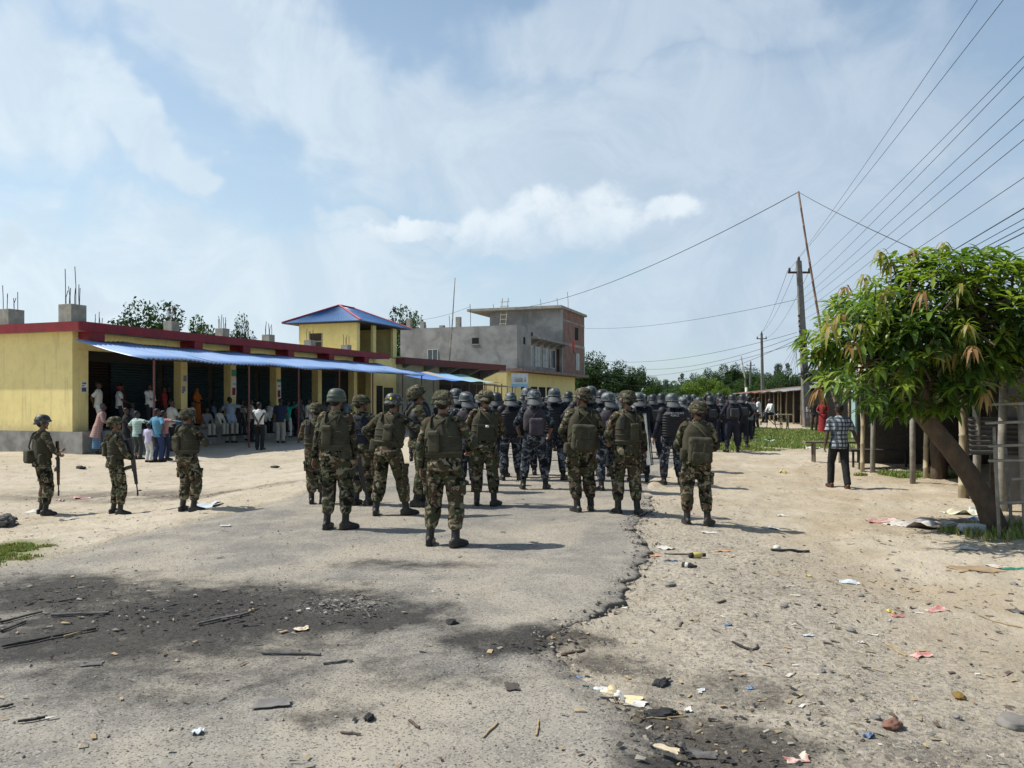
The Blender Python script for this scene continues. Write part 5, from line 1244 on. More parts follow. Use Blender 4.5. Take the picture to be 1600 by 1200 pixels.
def body_mesh(P, voxel=.0115, female=False):
    g = G(); torso(g, P)
    for hip, k, an, a in P.legs:
        limb(g, [hip, hip.lerp(k, .5), k, k.lerp(an, .35), an], [.082, .072, .052, .054, .036])
        r = Matrix.Rotation(a, 3, 'Z'); g.tube([an + r @ Vector((0, -.05, -.05)), an + r @ Vector((0, .03, -.045)), an + r @ Vector((0, .12, -.06)), an + r @ Vector((0, .175, -.065))], [(.032, .03), (.038, .035), (.042, .024), (.03, .018)], 10, ref=r @ ZX)
    for s, (sh, k, wr) in zip((-1, 1), P.arms):
        limb(g, [sh, sh.lerp(k, .45), k, k.lerp(wr, .35), wr], [.054, .046, .038, .038, .026]); hand(g, k, wr, s, P.grip)
    H = P.H; H3 = H.to_3x3()
    g.tube([P.T @ Vector((0, -.005, 1.42)), P.neck, H @ Vector((0, .005, .06))], [.062, .055, .054], 12)
    hd = lambda x, y, z: H @ Vector((x, y, z))
    g.ell(hd(0, -.008, .150), (.074, .092, .098), 18, 12, H3); g.ell(hd(0, .030, .095), (.056, .062, .068), 16, 10, H3); g.ell(hd(0, .062, .055), (.032, .026, .024), 12, 8, H3)
    g.tube([hd(0, .078, .145), hd(0, .096, .120), hd(0, .106, .104)], [.010, .013, .016], 8); g.ell(hd(0, .094, .099), (.020, .012, .009), 10, 6, H3)
    g.ell(hd(0, .088, .077), (.024, .010, .007), 10, 6, H3); g.ell(hd(0, .086, .069), (.021, .010, .007), 10, 6, H3)
    for s in (-1, 1):
        g.ell(hd(s * .076, -.004, .125), (.011, .022, .034), 10, 8, H3); g.ell(hd(s * .036, .074, .158), (.025, .014, .008), 10, 6, H3); g.ell(hd(s * .040, .064, .108), (.02, .014, .014), 10, 6, H3)
    me = g.remesh('person', voxel, 3)
    inv = H.inverted(); idx = []
    for p in me.polygons:
        q = inv @ p.center
        i = 0
        if q.y > .055 and abs(abs(q.x) - .032) < .015 and abs(q.z - .138) < .008: i = 1
        elif q.y > .078 and abs(q.x) < .022 and abs(q.z - .073) < .006: i = 2
        idx.append(i)
    me.polygons.foreach_set('material_index', idx)
    return me
lipm = M('lip_skin', (.10, .04, .032))
def top_mesh(P, inf=.022, sleeve='long', z0=.86, wr=.010, voxel=.014, flare=.0, arm=(.070, .062, .054, .050, .043)):
    g = G(); torso(g, P, inf, z0, flare=flare)
    if z0 < .86:                                       # long shirt tails or kurta
        n = 4; pts = [P.T @ Vector((0, 0, .90))] + [P.T @ Vector((0, 0, .90 - (.90 - z0) * i / n)) for i in range(1, n + 1)]
        pts = [Vector((p.x, p.y * (.6 if i else 1), p.z)) for i, p in enumerate(pts)]; g.tube(pts, [(.165 + inf + flare * i, .118 + inf + flare * i) for i in range(n + 1)], 20, ref=ZX, rnd=.1)
    for s, (sh, k, w_) in zip((-1, 1), P.arms):
        g.ell(sh + (P.T.to_3x3() @ Vector((-s * .02, 0, .0))), .075, 12, 8)
        if sleeve == 'long': limb(g, [sh, sh.lerp(k, .5), k, k.lerp(w_, .5), k.lerp(w_, .97)], list(arm))
        elif sleeve == 'rolled': limb(g, [sh, sh.lerp(k, .5), k, k.lerp(w_, .12), k.lerp(w_, .2)], [arm[0], arm[1], arm[2] + .004, .06, .062])
        elif sleeve == 'short': limb(g, [sh, sh.lerp(k, .4), sh.lerp(k, .78)], [arm[0], arm[1] + .004, arm[1] + .006])
    g.tube([P.T @ Vector((0, -.006, 1.43)), P.T @ Vector((0, -.004, 1.485))], [.082, .068], 14)
    return g.remesh('top', voxel, 2, wr)
def trouser_mesh(P, r=(.105, .092, .080, .078, .068), end=.98, wr=.012, voxel=.014, blouse=False):
    g = G(); pl = P.pel
    g.tube([pl + Vector((0, 0, -.09)), pl + Vector((0, -.008, -.02)), pl + Vector((0, -.004, .06)), pl + Vector((0, 0, .12))], [(.14, .115), (.172, .128), (.168, .12), (.155, .112)], 18, ref=ZX, rnd=.3)
    for hip, k, an, a in P.legs:
        e = k.lerp(an, end)
        rr_ = list(r)
        limb(g, [hip, hip.lerp(k, .5), k, k.lerp(e, .55), e], rr_)
        if blouse: g.ell(e - Vector((0, 0, -.02)), (.078, .078, .055), 12, 8)
    return g.remesh('trousers', voxel, 2, wr)
def skirt_mesh(P, z1=.12, rad=.16, flare=.05, voxel=.016):
    g = G(); pl = P.pel
    g.tube([pl + Vector((0, 0, .1)), pl, Vector((0, 0, (pl.z + z1) / 2)), Vector((0, 0, z1))], [(rad, .12), (rad + .02, .14), (rad + flare, .15 + flare * .5), (rad + flare * 1.3, .16 + flare)], 20, ref=ZX, rnd=.05)
    return g.remesh('lungi', voxel, 2, .016)
def boot_mesh(leg, high=.27, shoe=False, bare=False):
    hip, k, an, a = leg; g = G(); r = Matrix.Rotation(a, 3, 'Z'); f = r @ Vector((0, 1, 0)); up = (k - an).normalized()
    gy = lambda y, z: Vector((an.x, an.y, 0)) + f * y + Vector((0, 0, z))
    if not shoe: limb(g, [an + up * (high - .09), an + up * .09, an + Vector((0, 0, -.01))], [.056, .050, .050])
    g.tube([gy(-.075, .045), gy(-.03, .055), gy(.04, .055), gy(.11, .042), gy(.165, .034), gy(.195, .028)], [(.036, .042), (.043, .052), (.046, .048), (.05, .036), (.046, .028), (.030, .020)], 12, ref=r @ ZX)
    g.tube([gy(-.08, .012), gy(.0, .012), gy(.11, .012), gy(.2, .012)], [(.040, .013), (.045, .013), (.053, .013), (.034, .012)], 12, ref=r @ ZX, pw=3)
    return g.remesh('boot', .010, 1)
def pasgt(H, flare=.022):
    """dome helmet with ear flare and brim, in the head frame"""
    def wp(q, th):
        s = math.sin(th); low = max(0, (.075 - q.z) / .075)
        if q.z < .08: q.z += -.028 * low * (1 - max(s, 0)) + .022 * low * max(s, 0)
        if s > 0 and q.z < .09: q.y += .012 * low * s
        return q
    g = G(); pr = [(.0, .142), (.045, .139), (.082, .125), (.106, .098), (.117, .064), (.120, .038), (.122 + flare * .4, .018), (.124 + flare, .0), (.118 + flare, -.006), (.114, .012), (.108, .05)]
    g.lathe(pr, 30, 1.0, 1.13, c=(0, -.004, .138), warp=wp); return g
def xf(g, Mx): g.v = [tuple(Mx @ Vector(p)) for p in g.v]; return g
def loopstrap(P, r=.006):
    H = P.H; g = G(); g.tube([H @ Vector(p) for p in ((-.086, .012, .145), (-.070, .04, .07), (-.026, .080, .024), (.026, .080, .024), (.070, .04, .07), (.086, .012, .145))], [(r, .012)] * 6, 8); return g
def vest_mesh(P, z0=.99, inf=.055, pw=3.2):
    g = G(); pts, rad = [], []
    for z, a, b, y in ((z0, .185, .135, 0), (z0 + .01, .20, .15, 0), (1.10, .205, .155, 0), (1.22, .208, .158, 0), (1.32, .198, .152, -.002), (1.39, .165, .13, -.006), (1.425, .125, .11, -.008), (1.435, .09, .085, -.008)):
        pts.append(P.T @ Vector((0, y, z))); rad.append((a, b))
    g.tube(pts, rad, 36, pw, ref=P.T.to_3x3() @ ZX, rnd=.05)
    return g.remesh('vest', .014, 2, .010, .15)
def obj_child(name, g_or_me, mats, parent, smooth=True):
    me = g_or_me if isinstance(g_or_me, bpy.types.Mesh) else g_or_me.mesh(name, smooth)
    return link(name, me, mats, parent)

def finish(name, label, group, u=None, v=None, vt=None, yaw=0, xyz=None, hgt=None, root=None):
    if xyz is None:
        p = at(u, v); h = (v - vt) / F * p.y if vt is not None else None
    else: p, h = Vector(xyz), None
    s = (hgt or h or 1.7) / 1.775
    root.location = p; root.rotation_euler = (0, 0, R(yaw)); root.scale = (s, s, s)
    tag(root, label, 'person', group); return root

G_ARMY = 'soldiers in woodland camouflage'; G_POL = 'riot police in dark gear'; G_CIV = 'bystanders at the shops'; G_FAR = 'people crowding the far road'
def rifle(label, loc, direction, rollz=0, stockm=None):
    """assault rifle; local +Y points to the muzzle"""
    stockm = stockm or gunm
    r = thing('rifle', label, 'rifle', loc)
    r.rotation_euler = Vector(direction).to_track_quat('Y', 'Z').to_euler()
    g = G(); g.box((0, 0, 0), (.045, .26, .065), bev=.008); g.build('receiver', gunm, r)
    g = G(); g.tube([(0, .12, .012), (0, .50, .012)], .010, 10); g.tube([(0, .47, .012), (0, .53, .012)], .015, 10); g.box((0, .45, .045), (.008, .02, .06)); g.build('barrel', gunm, r)
    g = G(); g.tube([(0, .13, .005), (0, .34, .01)], [(.026, .03), (.022, .025)], 10); g.build('handguard', stockm, r)
    g = G(); g.tube([(0, -.12, -.005), (0, -.25, -.02), (0, -.40, -.045)], [(.018, .028), (.02, .04), (.022, .062)], 10, pw=3); g.build('stock', stockm, r)
    g = G(); g.tube([(0, .05, -.03), (0, .065, -.12), (0, .10, -.20)], [(.012, .03)] * 3, 8, pw=4); g.build('magazine', gunm, r)
    g = G(); g.tube([(0, -.08, -.03), (0, -.11, -.12)], [(.014, .022), (.015, .024)], 8); g.build('grip', gunm, r)
    return r
def held(root, p): 
    bpy.context.view_layer.update()
    Mx = Matrix.Translation(root.location) @ root.rotation_euler.to_matrix().to_4x4() @ Matrix.Diagonal(root.scale).to_4x4()
    return Mx @ Vector(p)
def helddir(root, d): return root.rotation_euler.to_matrix() @ Vector(d)

def soldier(label, u, v, vt, yaw, pose, helm='camo', load='pouch', side=-1, vest=olive, band=None):
    P = make_pose(**pose)
    root = link('person', body_mesh(P), [skin, eyew, lipm])
    obj_child('jacket', top_mesh(P, .026, wr=.020), armycamo, root)
    g = G(); torso(g, P, .030, .86, 1.06, flare=.03); obj_child('jacket_skirt', g.remesh('jacket_skirt', .014, 2, .02), armycamo, root)
    tr = trouser_mesh(P, (.118, .108, .096, .096, .074), .70, .026, blouse=True); tr_ = obj_child('trousers', tr, armycamo, root)
    for l in P.legs: obj_child('boot', boot_mesh(l), boot, root)
    T = P.T; T3 = T.to_3x3()
    vs = obj_child('vest', vest_mesh(P), vest, root)
    if load in ('pouch', 'pouch_centre', 'tag', 'none'):
        for zb in (1.135, 1.225):
            g = G(); g.tube([T @ Vector((0, 0, zb - .009)), T @ Vector((0, 0, zb + .009))], [(.2115, .162)] * 2, 32, 3.2, ref=T3 @ ZX, rnd=.02); obj_child('webbing', g, M('vest_webbing', (.058, .055, .036), (.042, .04, .026), 14, .9) if vest is olive else vest, vs)
    if load in ('pouch', 'pouch_centre'):
        px_ = side * .05; g = G(); g.box((0, 0, 0), (.13, .06, .25), bev=.025); g.box((0, -.022, .085), (.125, .045, .06), bev=.018); xf(g, T @ Matrix.Translation((px_, -.185, 1.18))); obj_child('pouch', g, M('olive_pouch', (.066, .061, .037), (.05, .047, .029), 9, .9, .003, 60), vs)
        g = G(); g.tube([T @ Vector((0, 0, 1.035)), T @ Vector((0, 0, 1.065))], [(.209, .159)] * 2, 30, 3.2, ref=T3 @ ZX, rnd=.02); obj_child('belt', g, strapm, vs)
    elif load == 'tag':
        g = G(); g.box((0, 0, 0), (.27, .05, .24), bev=.02); xf(g, T @ Matrix.Translation((0, -.17, 1.12))); bp_ = obj_child('back_panel', g, M('dark_olive_panel', (.042, .043, .026), (.032, .034, .02), 8, .9, .003, 60), vs)
        g = G(); g.box((0, 0, 0), (.27, .012, .035), bev=.004); xf(g, T @ Matrix.Translation((0, -.198, 1.225))); obj_child('flap', g, strapm, bp_)
        g = G(); g.box((0, 0, 0), (.055, .006, .036)); xf(g, T @ Matrix.Translation((.02, -.2075, 1.215))); obj_child('name_tag', g, whitep, bp_)
    elif load in ('pack', 'pack_low'):
        z = 1.04 if load == 'pack' else 1.04
        g = G(); g.box((0, 0, 0), (.34, .15, .37), bev=.055); me = g.remesh('pack', .014, 4, .022, .16); me.transform(T @ Matrix.Translation((.02 * side, -.225, z + .02)) @ Matrix.Rotation(R(4), 4, 'X')); pk = obj_child('backpack', me, olive, root)
        g = G(); g.box((0, 0, 0), (.26, .05, .15), bev=.024); me = g.remesh('pack_pocket', .012, 3, .012, .1); me.transform(T @ Matrix.Translation((.02 * side, -.288, z - .07))); obj_child('pack_pocket', me, olive, pk)
        g = G(); g.box((0, 0, 0), (.345, .05, .05), bev=.018); g.box((.05, -.02, -.06), (.03, .02, .12), bev=.006); g.box((-.09, -.02, -.06), (.03, .02, .12), bev=.006); xf(g, T @ Matrix.Translation((.02 * side, -.282, z + .12)) @ Matrix.Rotation(R(6 * side), 4, 'Y')); obj_child('pack_flap', g, strapm, pk)
        g = G(); g.tube([T @ Vector(p) for p in ((-.13, -.06, 1.455), (-.02, -.165, 1.38), (.1, -.18, 1.26), (.19, -.17, 1.12))], [(.008, .02)] * 4, 8); obj_child('sling_strap', g, strapm, root)
        if load == 'pack_low':
            g = G(); g.box((0, 0, 0), (.15, .15, .17), bev=.05); me = g.remesh('hip_bag', .014, 2, .008); me.transform(T @ Matrix.Translation((side * .2, -.10, .90))); obj_child('hip_bag', me, olive, root)
    elif load == 'side':
        g = G(); g.box((0, 0, 0), (.26, .17, .24), bev=.05); me = g.remesh('side_bag', .014, 3, .012, .2); me.transform(T @ Matrix.Translation((side * .10, -.185, 1.03))); obj_child('side_bag', me, olive, root)
    if load != 'pack':
        for s in (-1, 1):
            g = G(); g.tube([T @ Vector(p) for p in ((s * .11, .10, 1.42), (s * .115, 0, 1.475), (s * .10, -.12, 1.43), (s * .09, -.165, 1.34))], [(.007, .025)] * 4, 8); obj_child('shoulder_strap', g, strapm, vs)
        g = G(); g.tube([T @ Vector(p) for p in ((-.12 * side, -.05, 1.465), (0, -.185, 1.36), (.14 * side, -.19, 1.2), (.215 * side, -.1, 1.05))], [(.006, .016)] * 4, 8); obj_child('sling_strap', g, strapm, root)
    for (sh, k, wr), s in zip(P.arms, (-1, 1)):
        g = G(); g.ell((0, 0, 0), (.050, .048, .072), 14, 9); g.v = [tuple(k + (k - sh.lerp(wr, .5)).normalized() * .012 + Vector(q)) for q in g.v]; obj_child('elbow_pad', g, M('green_elbow_pad', (.036, .040, .026), (.03, .033, .021), 8, .8), root)
    if helm == 'fast':
        hm = pasgt(P.H, .004); mt_ = oliveh
    else:
        hm = pasgt(P.H, .014 if helm != 'hat' else .021); mt_ = {'camo': helmcamo, 'hat': helmcamo, 'dark': helmdark}[helm]
    xf(hm, P.H); h_ = obj_child('helmet', hm, mt_, root)
    if helm == 'fast':
        g = G(); g.lathe([(.122, .012), (.127, .016), (.126, .045), (.119, .05)], 26, 1, 1.13, c=(0, -.004, .140)); xf(g, P.H); obj_child('helmet_rail', g, oliveh, h_)
    else:
        g = G(); g.lathe([(.122, .03), (.1245, .036), (.1235, .052), (.120, .058)], 26, 1, 1.13, c=(0, -.004, .138)); xf(g, P.H); obj_child('helmet_band', g, strapm, h_)
    if band:
        g = G(); g.ell((.055, -.124, .185), (.020, .012, .022), 10, 7); xf(g, P.H); obj_child('marker', g, band, h_)
    obj_child('chin_strap', loopstrap(P), strapm, h_)
    g = G(); g.ell(P.H @ Vector((0, -.040, .135)), (.076, .070, .085), 16, 10, P.H.to_3x3()); obj_child('hair', g, hairm, root)
    for sd, (hip, k, an, a) in zip((-1, 1), P.legs):
        c = hip.lerp(k, .62) + Vector((sd * .098, .0, 0)); g = G(); g.box((0, 0, 0), (.05, .15, .17), bev=.02); g.box((.012 * sd, 0, .06), (.045, .155, .05), bev=.014); g.v = [tuple(c + Vector(q)) for q in g.v]; obj_child('cargo_pocket', g, armycamo, tr_)
    g = G(); g.tube([T @ Vector((0, -.006, 1.452)), T @ Vector((0, -.002, 1.492))], [(.088, .078), (.076, .070)], 16, rnd=.05); obj_child('collar', g.remesh('collar', .010, 1, .008), armycamo, root)
    q_ = random.Random(u); kx = q_.uniform(.91, 1.03)
    finish('person', label, G_ARMY, u, v, vt, yaw, root=root); root.scale.x *= kx; root.scale.y *= kx
    extra = q_.choice(('canteen', 'radio', 'none', 'canteen'))
    if extra == 'canteen':
        g = G(); g.box((0, 0, 0), (.12, .09, .19), bev=.04); xf(g, T @ Matrix.Translation((.19 * -side, -.08, .99))); obj_child('canteen', g, olive, vs)
    elif extra == 'radio':
        g = G(); g.box((0, 0, 0), (.07, .045, .17), bev=.012); g.tube([(.02, 0, .08), (.025, -.01, .38)], .006, 6); xf(g, T @ Matrix.Translation((.13 * -side, -.17, 1.30))); obj_child('radio', g, gunm, vs)
    return root, P
FRONT = dict(hands=((-.10, .30, 1.10), (.14, .27, 1.02)), elbows=((-1, -.35, -.35), (1, -.35, -.35)), grip=.9)
DOWN = dict(hands=((-.30, .05, .86), (.29, .10, .82)), elbows=((-.8, -1, 0), (.8, -1, 0)), grip=.5)
def P_(base, **k): d = dict(base); d.update(k); return d
SOL = []
SOL.append(soldier('leftmost soldier of the three by the dirt verge, round pack slung low on the back', 66, 804, 647, -42, P_(FRONT, feet=((-.12, .02, 10), (.17, .0, -25)), head=(-25, 0), hands=((-.02, .30, 1.12), (.16, .25, 1.05))), 'dark', 'side', -1))
SOL.append(soldier('soldier in profile with rifle pointing down, middle of the three on the dirt verge', 180, 804, 650, -50, P_(FRONT, feet=((-.16, .0, 14), (.16, .05, -22)), head=(-22, -4), hands=((.0, .30, 1.08), (.2, .24, 1.0))), 'camo', 'pouch', -1))
SOL.append(soldier('soldier beside the crumpled white plastic sheet, nearest of the three to the road', 292, 799, 637, -24, P_(FRONT, feet=((-.10, .0, 8), (.13, .02, -45)), head=(-14, 3), hands=((.0, .27, 1.22), (.12, .26, 1.16))), 'camo', 'pouch', -1))
SOL.append(soldier('soldier half hidden behind the one in the smooth green helmet', 494, 787, 628, 8, P_(FRONT, feet=((-.08, 0, 5), (.1, .03, -10)), head=(15, 0)), 'camo', 'pouch', 1))
SOL.append(soldier('soldier in a smooth plain green helmet standing on the asphalt', 522, 827, 606, -14, P_(DOWN, feet=((-.10, -.02, 5), (.15, .04, -40)), twist=7, lean=(2, 2), head=(-10, 4), hands=((-.30, .02, .84), (.27, .16, .86))), 'fast', 'pouch', -1))
SOL.append(soldier('soldier in dark blue vest looking right, behind the soldier with wide set legs', 564, 789, 616, -20, P_(FRONT, feet=((-.09, 0, 5), (.11, .03, -15)), head=(-50, 0)), 'camo', 'none', 1, navy))
SOL.append(soldier('soldier with yellow spot on the helmet reaching an arm to his neighbour, legs wide apart', 606, 805, 612, -16, P_(DOWN, feet=((-.17, -.05, 20), (.24, .10, -45)), head=(-20, 5), lean=(8, 4), hands=((-.28, .12, 1.02), (.60, .25, 1.36)), elbows=((-1, -.8, 0), (.2, -.4, -1)), grip=.3), 'dark', 'pouch_centre', 1, olive, M('yellow_marker', (.65, .6, .05))))
SOL.append(soldier('soldier turned sideways with lowered face, talking to the one reaching out', 655, 790, 600, -82, P_(FRONT, feet=((-.12, .05, 8), (.13, -.05, -12)), head=(20, -22), hands=((.05, .28, 1.0), (.18, .26, .95))), 'camo', 'none', 1, padm))
SOL.append(soldier('nearest soldier, seen from behind with an upright bottle pouch on the vest', 694, 852, 608, -8, P_(DOWN, feet=((-.17, .0, 4), (.15, -.08, -30)), twist=-7, lean=(3, -3), head=(10, 2), hands=((-.27, -.04, .88), (.22, .24, 1.05)), elbows=((-1, -1, 0), (1, -.6, -.3))), 'camo', 'pouch', -1))
SOL.append(soldier('soldier with a white name tag on the back of the vest', 756, 790, 608, 2, P_(FRONT, feet=((-.11, .04, 3), (.16, -.03, -35)), twist=5, lean=(0, 3), head=(42, 0), hands=((-.12, .26, 1.05), (.15, .25, 1.05))), 'hat', 'tag', 1))
SOL.append(soldier('soldier in profile facing left with a big olive pack and bag at the hip', 908, 800, 605, 8, P_(FRONT, feet=((-.06, -.03, 15), (.16, .06, -8)), head=(62, -4), hands=((-.16, .24, .98), (.14, .26, 1.1)), lean=(2, 3)), 'hat', 'pack_low', -1))
SOL.append(soldier('soldier with bare right hand hanging, standing at the broken asphalt edge', 980, 803, 609, 10, P_(DOWN, feet=((-.14, .0, 6), (.14, -.05, -35)), head=(48, 0), hands=((-.22, .22, 1.0), (.31, .06, .84))), 'hat', 'pouch', 1))
SOL.append(soldier('short soldier with square pack on the dirt right of the road', 1088, 820, 625, 4, P_(FRONT, feet=((-.13, .02, 0), (.15, -.06, -45)), twist=-8, lean=(4, 2), head=(40, -6), hands=((-.14, .24, 1.0), (.16, .24, 1.02)), elbows=((-1, -.5, -.3), (1, -.6, -.1))), 'hat', 'pack', 1))
r0 = SOL[0][0]; rifle('rifle pointing down in front of the leftmost soldier', held(r0, (.24, .20, .88)), Vector((.02, -.02, -1)), stockm=woodst)
r0 = SOL[1][0]; rifle('rifle held muzzle down by the soldier in profile on the verge', held(r0, (.2, .28, .92)), Vector((.1, .02, -1)))
for i, lab in ((3, 'rifle of the soldier half hidden behind the green helmet'), (4, 'rifle hanging beside the soldier in the smooth green helmet'), (7, 'rifle between the two talking soldiers'), (9, 'rifle across the chest of the soldier with the name tag'), (11, 'rifle in front of the soldier with the hanging hand'), (12, 'rifle carried by the soldier with the square pack')):
    r0 = SOL[i][0]; rifle(lab, held(r0, (.05, .30, 1.05) if i not in (4,) else (.27, .22, .80)), helddir(r0, (-.3, .12, -1) if i not in (4, 7) else (.15, .1, -1)))

# ---- riot police prototypes, then copies
def riot_helmet(P, mt_, root, flap=flapm, wide=1.0):
    g = G(); g.lathe([(0, .178), (.047, .172), (.088, .150), (.113, .110), (.121, .07), (.122, .03), (.125, .0), (.120, -.004), (.113, .01)], 28, 1.0, 1.12, c=(0, -.004, .098)); xf(g, P.H); h_ = obj_child('helmet', g, mt_, root)
    g = G(); g.lathe([(.124, .006), (.131, .010), (.130, .026), (.122, .03)], 28, 1, 1.12, c=(0, -.004, .098)); xf(g, P.H); obj_child('helmet_rim', g, mt_, h_)
    V = []; Fc = []; n = 16; g = G()
    for lay in (0, 1):
        for i in range(n + 1):
            th = math.pi + math.pi * (.10 + .80 * i / n); e_ = math.sin(math.pi * i / n) ** .5
            for j in range(5):
                t = j / 4; rr_ = .121 + t * (.010 + .075 * e_ * wide) - .004 * lay
                V.append((rr_ * math.cos(th), rr_ * 1.12 * math.sin(th), .10 - t * (.055 + .075 * e_)))
    N = (n + 1) * 5
    for i in range(n):
        for j in range(4): a = i * 5 + j; Fc += [(a, a + 1, a + 6, a + 5), (N + a, N + a + 5, N + a + 6, N + a + 1)]
    for i in range(n): a = i * 5 + 4; Fc.append((a, N + a, N + a + 5, a + 5))
    g.put(V, Fc); xf(g, P.H); obj_child('neck_guard', g, flap, h_)
    obj_child('chin_strap', loopstrap(P), padm, h_); return h_
def police(kind, pose):
    P = make_pose(**pose); root = link('person', body_mesh(P, .013), [skin, eyew, lipm]); T = P.T
    cl = greycamo if kind in ('camo', 'vest') else navy
    obj_child('shirt', top_mesh(P, .024, 'rolled' if kind == 'camo' else 'long'), greycamo if kind == 'camo' else navy, root)
    obj_child('trousers', trouser_mesh(P, (.112, .098, .086, .082, .068), .72, .015, blouse=True), cl, root)
    for l in P.legs: obj_child('boot', boot_mesh(l), boot, root)
    if kind == 'vest':
        g = G(); pts, rad = [], []
        for i in range(40):
            z = .93 + .49 * i / 39; k = np.interp(z, [.93, 1.0, 1.25, 1.36, 1.42], [.205, .212, .222, .215, .15]); q = .007 * (1 if (i % 4) < 2 else -1)
            pts.append(T @ Vector((0, 0, z))); rad.append((k + q, (k + q) * .74))
        g.tube(pts, rad, 36, 3.0, ref=T.to_3x3() @ ZX, rnd=.05); obj_child('riot_vest', g, padm, root)
        for s, (sh, k, wr) in zip((-1, 1), P.arms):
            g = G(); g.ell(sh + Vector((s * .01, 0, .005)), (.085, .09, .095), 14, 9); limb(g, [sh, sh.lerp(k, .75)], [.082, .072]); obj_child('shoulder_guard', g.remesh('g', .014, 2), padm, root)
        for l in P.legs:
            g = G(); c = l[1].lerp(l[2], .45); limb(g, [l[1] + Vector((0, .02, .06)), l[1] + Vector((0, .02, 0)), c + Vector((0, .015, 0)), l[1].lerp(l[2], .85)], [.075, .088, .084, .07]); obj_child('shin_guard', g.remesh('g', .014, 2), padm, root)
    elif kind == 'camo':
        vs = obj_child('vest', vest_mesh(P, 1.03), M('mauve_grey_vest', (.060, .052, .060), (.045, .04, .046), 9, .9, .003, 60), root)
        g = G(); g.box((0, 0, 0), (.25, .13, .30), bev=.045); me = g.remesh('bag', .013, 3, .014, .15); me.transform(T @ Matrix.Translation((.03, -.215, 1.11))); pk = obj_child('backpack', me, purp, root)
        g = G(); g.tube([T @ Vector(p) for p in ((.14, -.03, 1.47), (.06, -.17, 1.38), (-.08, -.19, 1.22), (-.17, -.17, 1.06))], [(.007, .016)] * 4, 8); obj_child('sling_strap', g, purp, root)
    else:
        vs = obj_child('vest', vest_mesh(P, 1.0), M('black_nylon_vest', (.015, .016, .02), (.022, .023, .027), 9, .8, .003, 60), root)
        g = G(); g.box((0, 0, 0), (.26, .10, .26), bev=.035); me = g.remesh('bag', .013, 3, .012, .15); me.transform(T @ Matrix.Translation((0, -.2, 1.2))); obj_child('backpack', me, M('dark_grey_bag', (.035, .036, .04), (.05, .05, .054), 9, .85), root)
    g = G(); g.ell(P.H @ Vector((0, -.040, .125)), (.076, .070, .09), 16, 10, P.H.to_3x3()); obj_child('hair', g, hairm, root)
    riot_helmet(P, {'camo': greyhelm, 'vest': greyhelm, 'navy': navyhelm}[kind], root, wide={'camo': 1.0, 'vest': 1.0, 'navy': .3}[kind])
    return root, P
PROT = {}
def pol(key, label, u, v, vt, yaw, grp=G_POL, xyz=None, hgt=None):
    kind, pose = POSES[key]
    if key not in PROT: PROT[key] = police(kind, pose); root = PROT[key][0]
    else: root = copy_tree(PROT[key][0])
    finish('person', label, grp, u, v, vt, yaw, xyz, hgt, root); return root
POSES = {
 'camo_a': ('camo', P_(DOWN, feet=((-.20, 0, 10), (.20, .02, -22)), hands=((-.27, .16, .98), (.27, .14, .96)), head=(4, 2))),
 'camo_b': ('camo', P_(DOWN, feet=((-.12, 0, 8), (.14, .03, -15)), hands=((-.24, .2, 1.05), (.3, .04, .84)), head=(30, 0))),
 'vest_a': ('vest', P_(DOWN, feet=((-.16, 0, 6), (.17, .03, -18)), hands=((-.34, .06, .88), (.34, .08, .88)), elbows=((-1, -.6, 0), (1, -.6, 0)), head=(6, 4))),
 'vest_b': ('vest', P_(DOWN, feet=((-.10, .03, 6), (.14, -.03, -14)), hands=((-.30, .2, 1.05), (.33, .06, .88)), elbows=((-1, -.6, 0), (1, -.6, 0)), head=(35, 0))),
 'navy_a': ('navy', P_(DOWN, feet=((-.16, 0, 6), (.2, .04, -16)), hands=((-.28, .18, 1.0), (.28, .14, .94)), head=(0, 2))),
 'navy_b': ('navy', P_(DOWN, feet=((-.09, .03, 5), (.14, -.04, -12)), hands=((-.28, .08, .86), (.26, .2, 1.02)), head=(-20, 0)))}
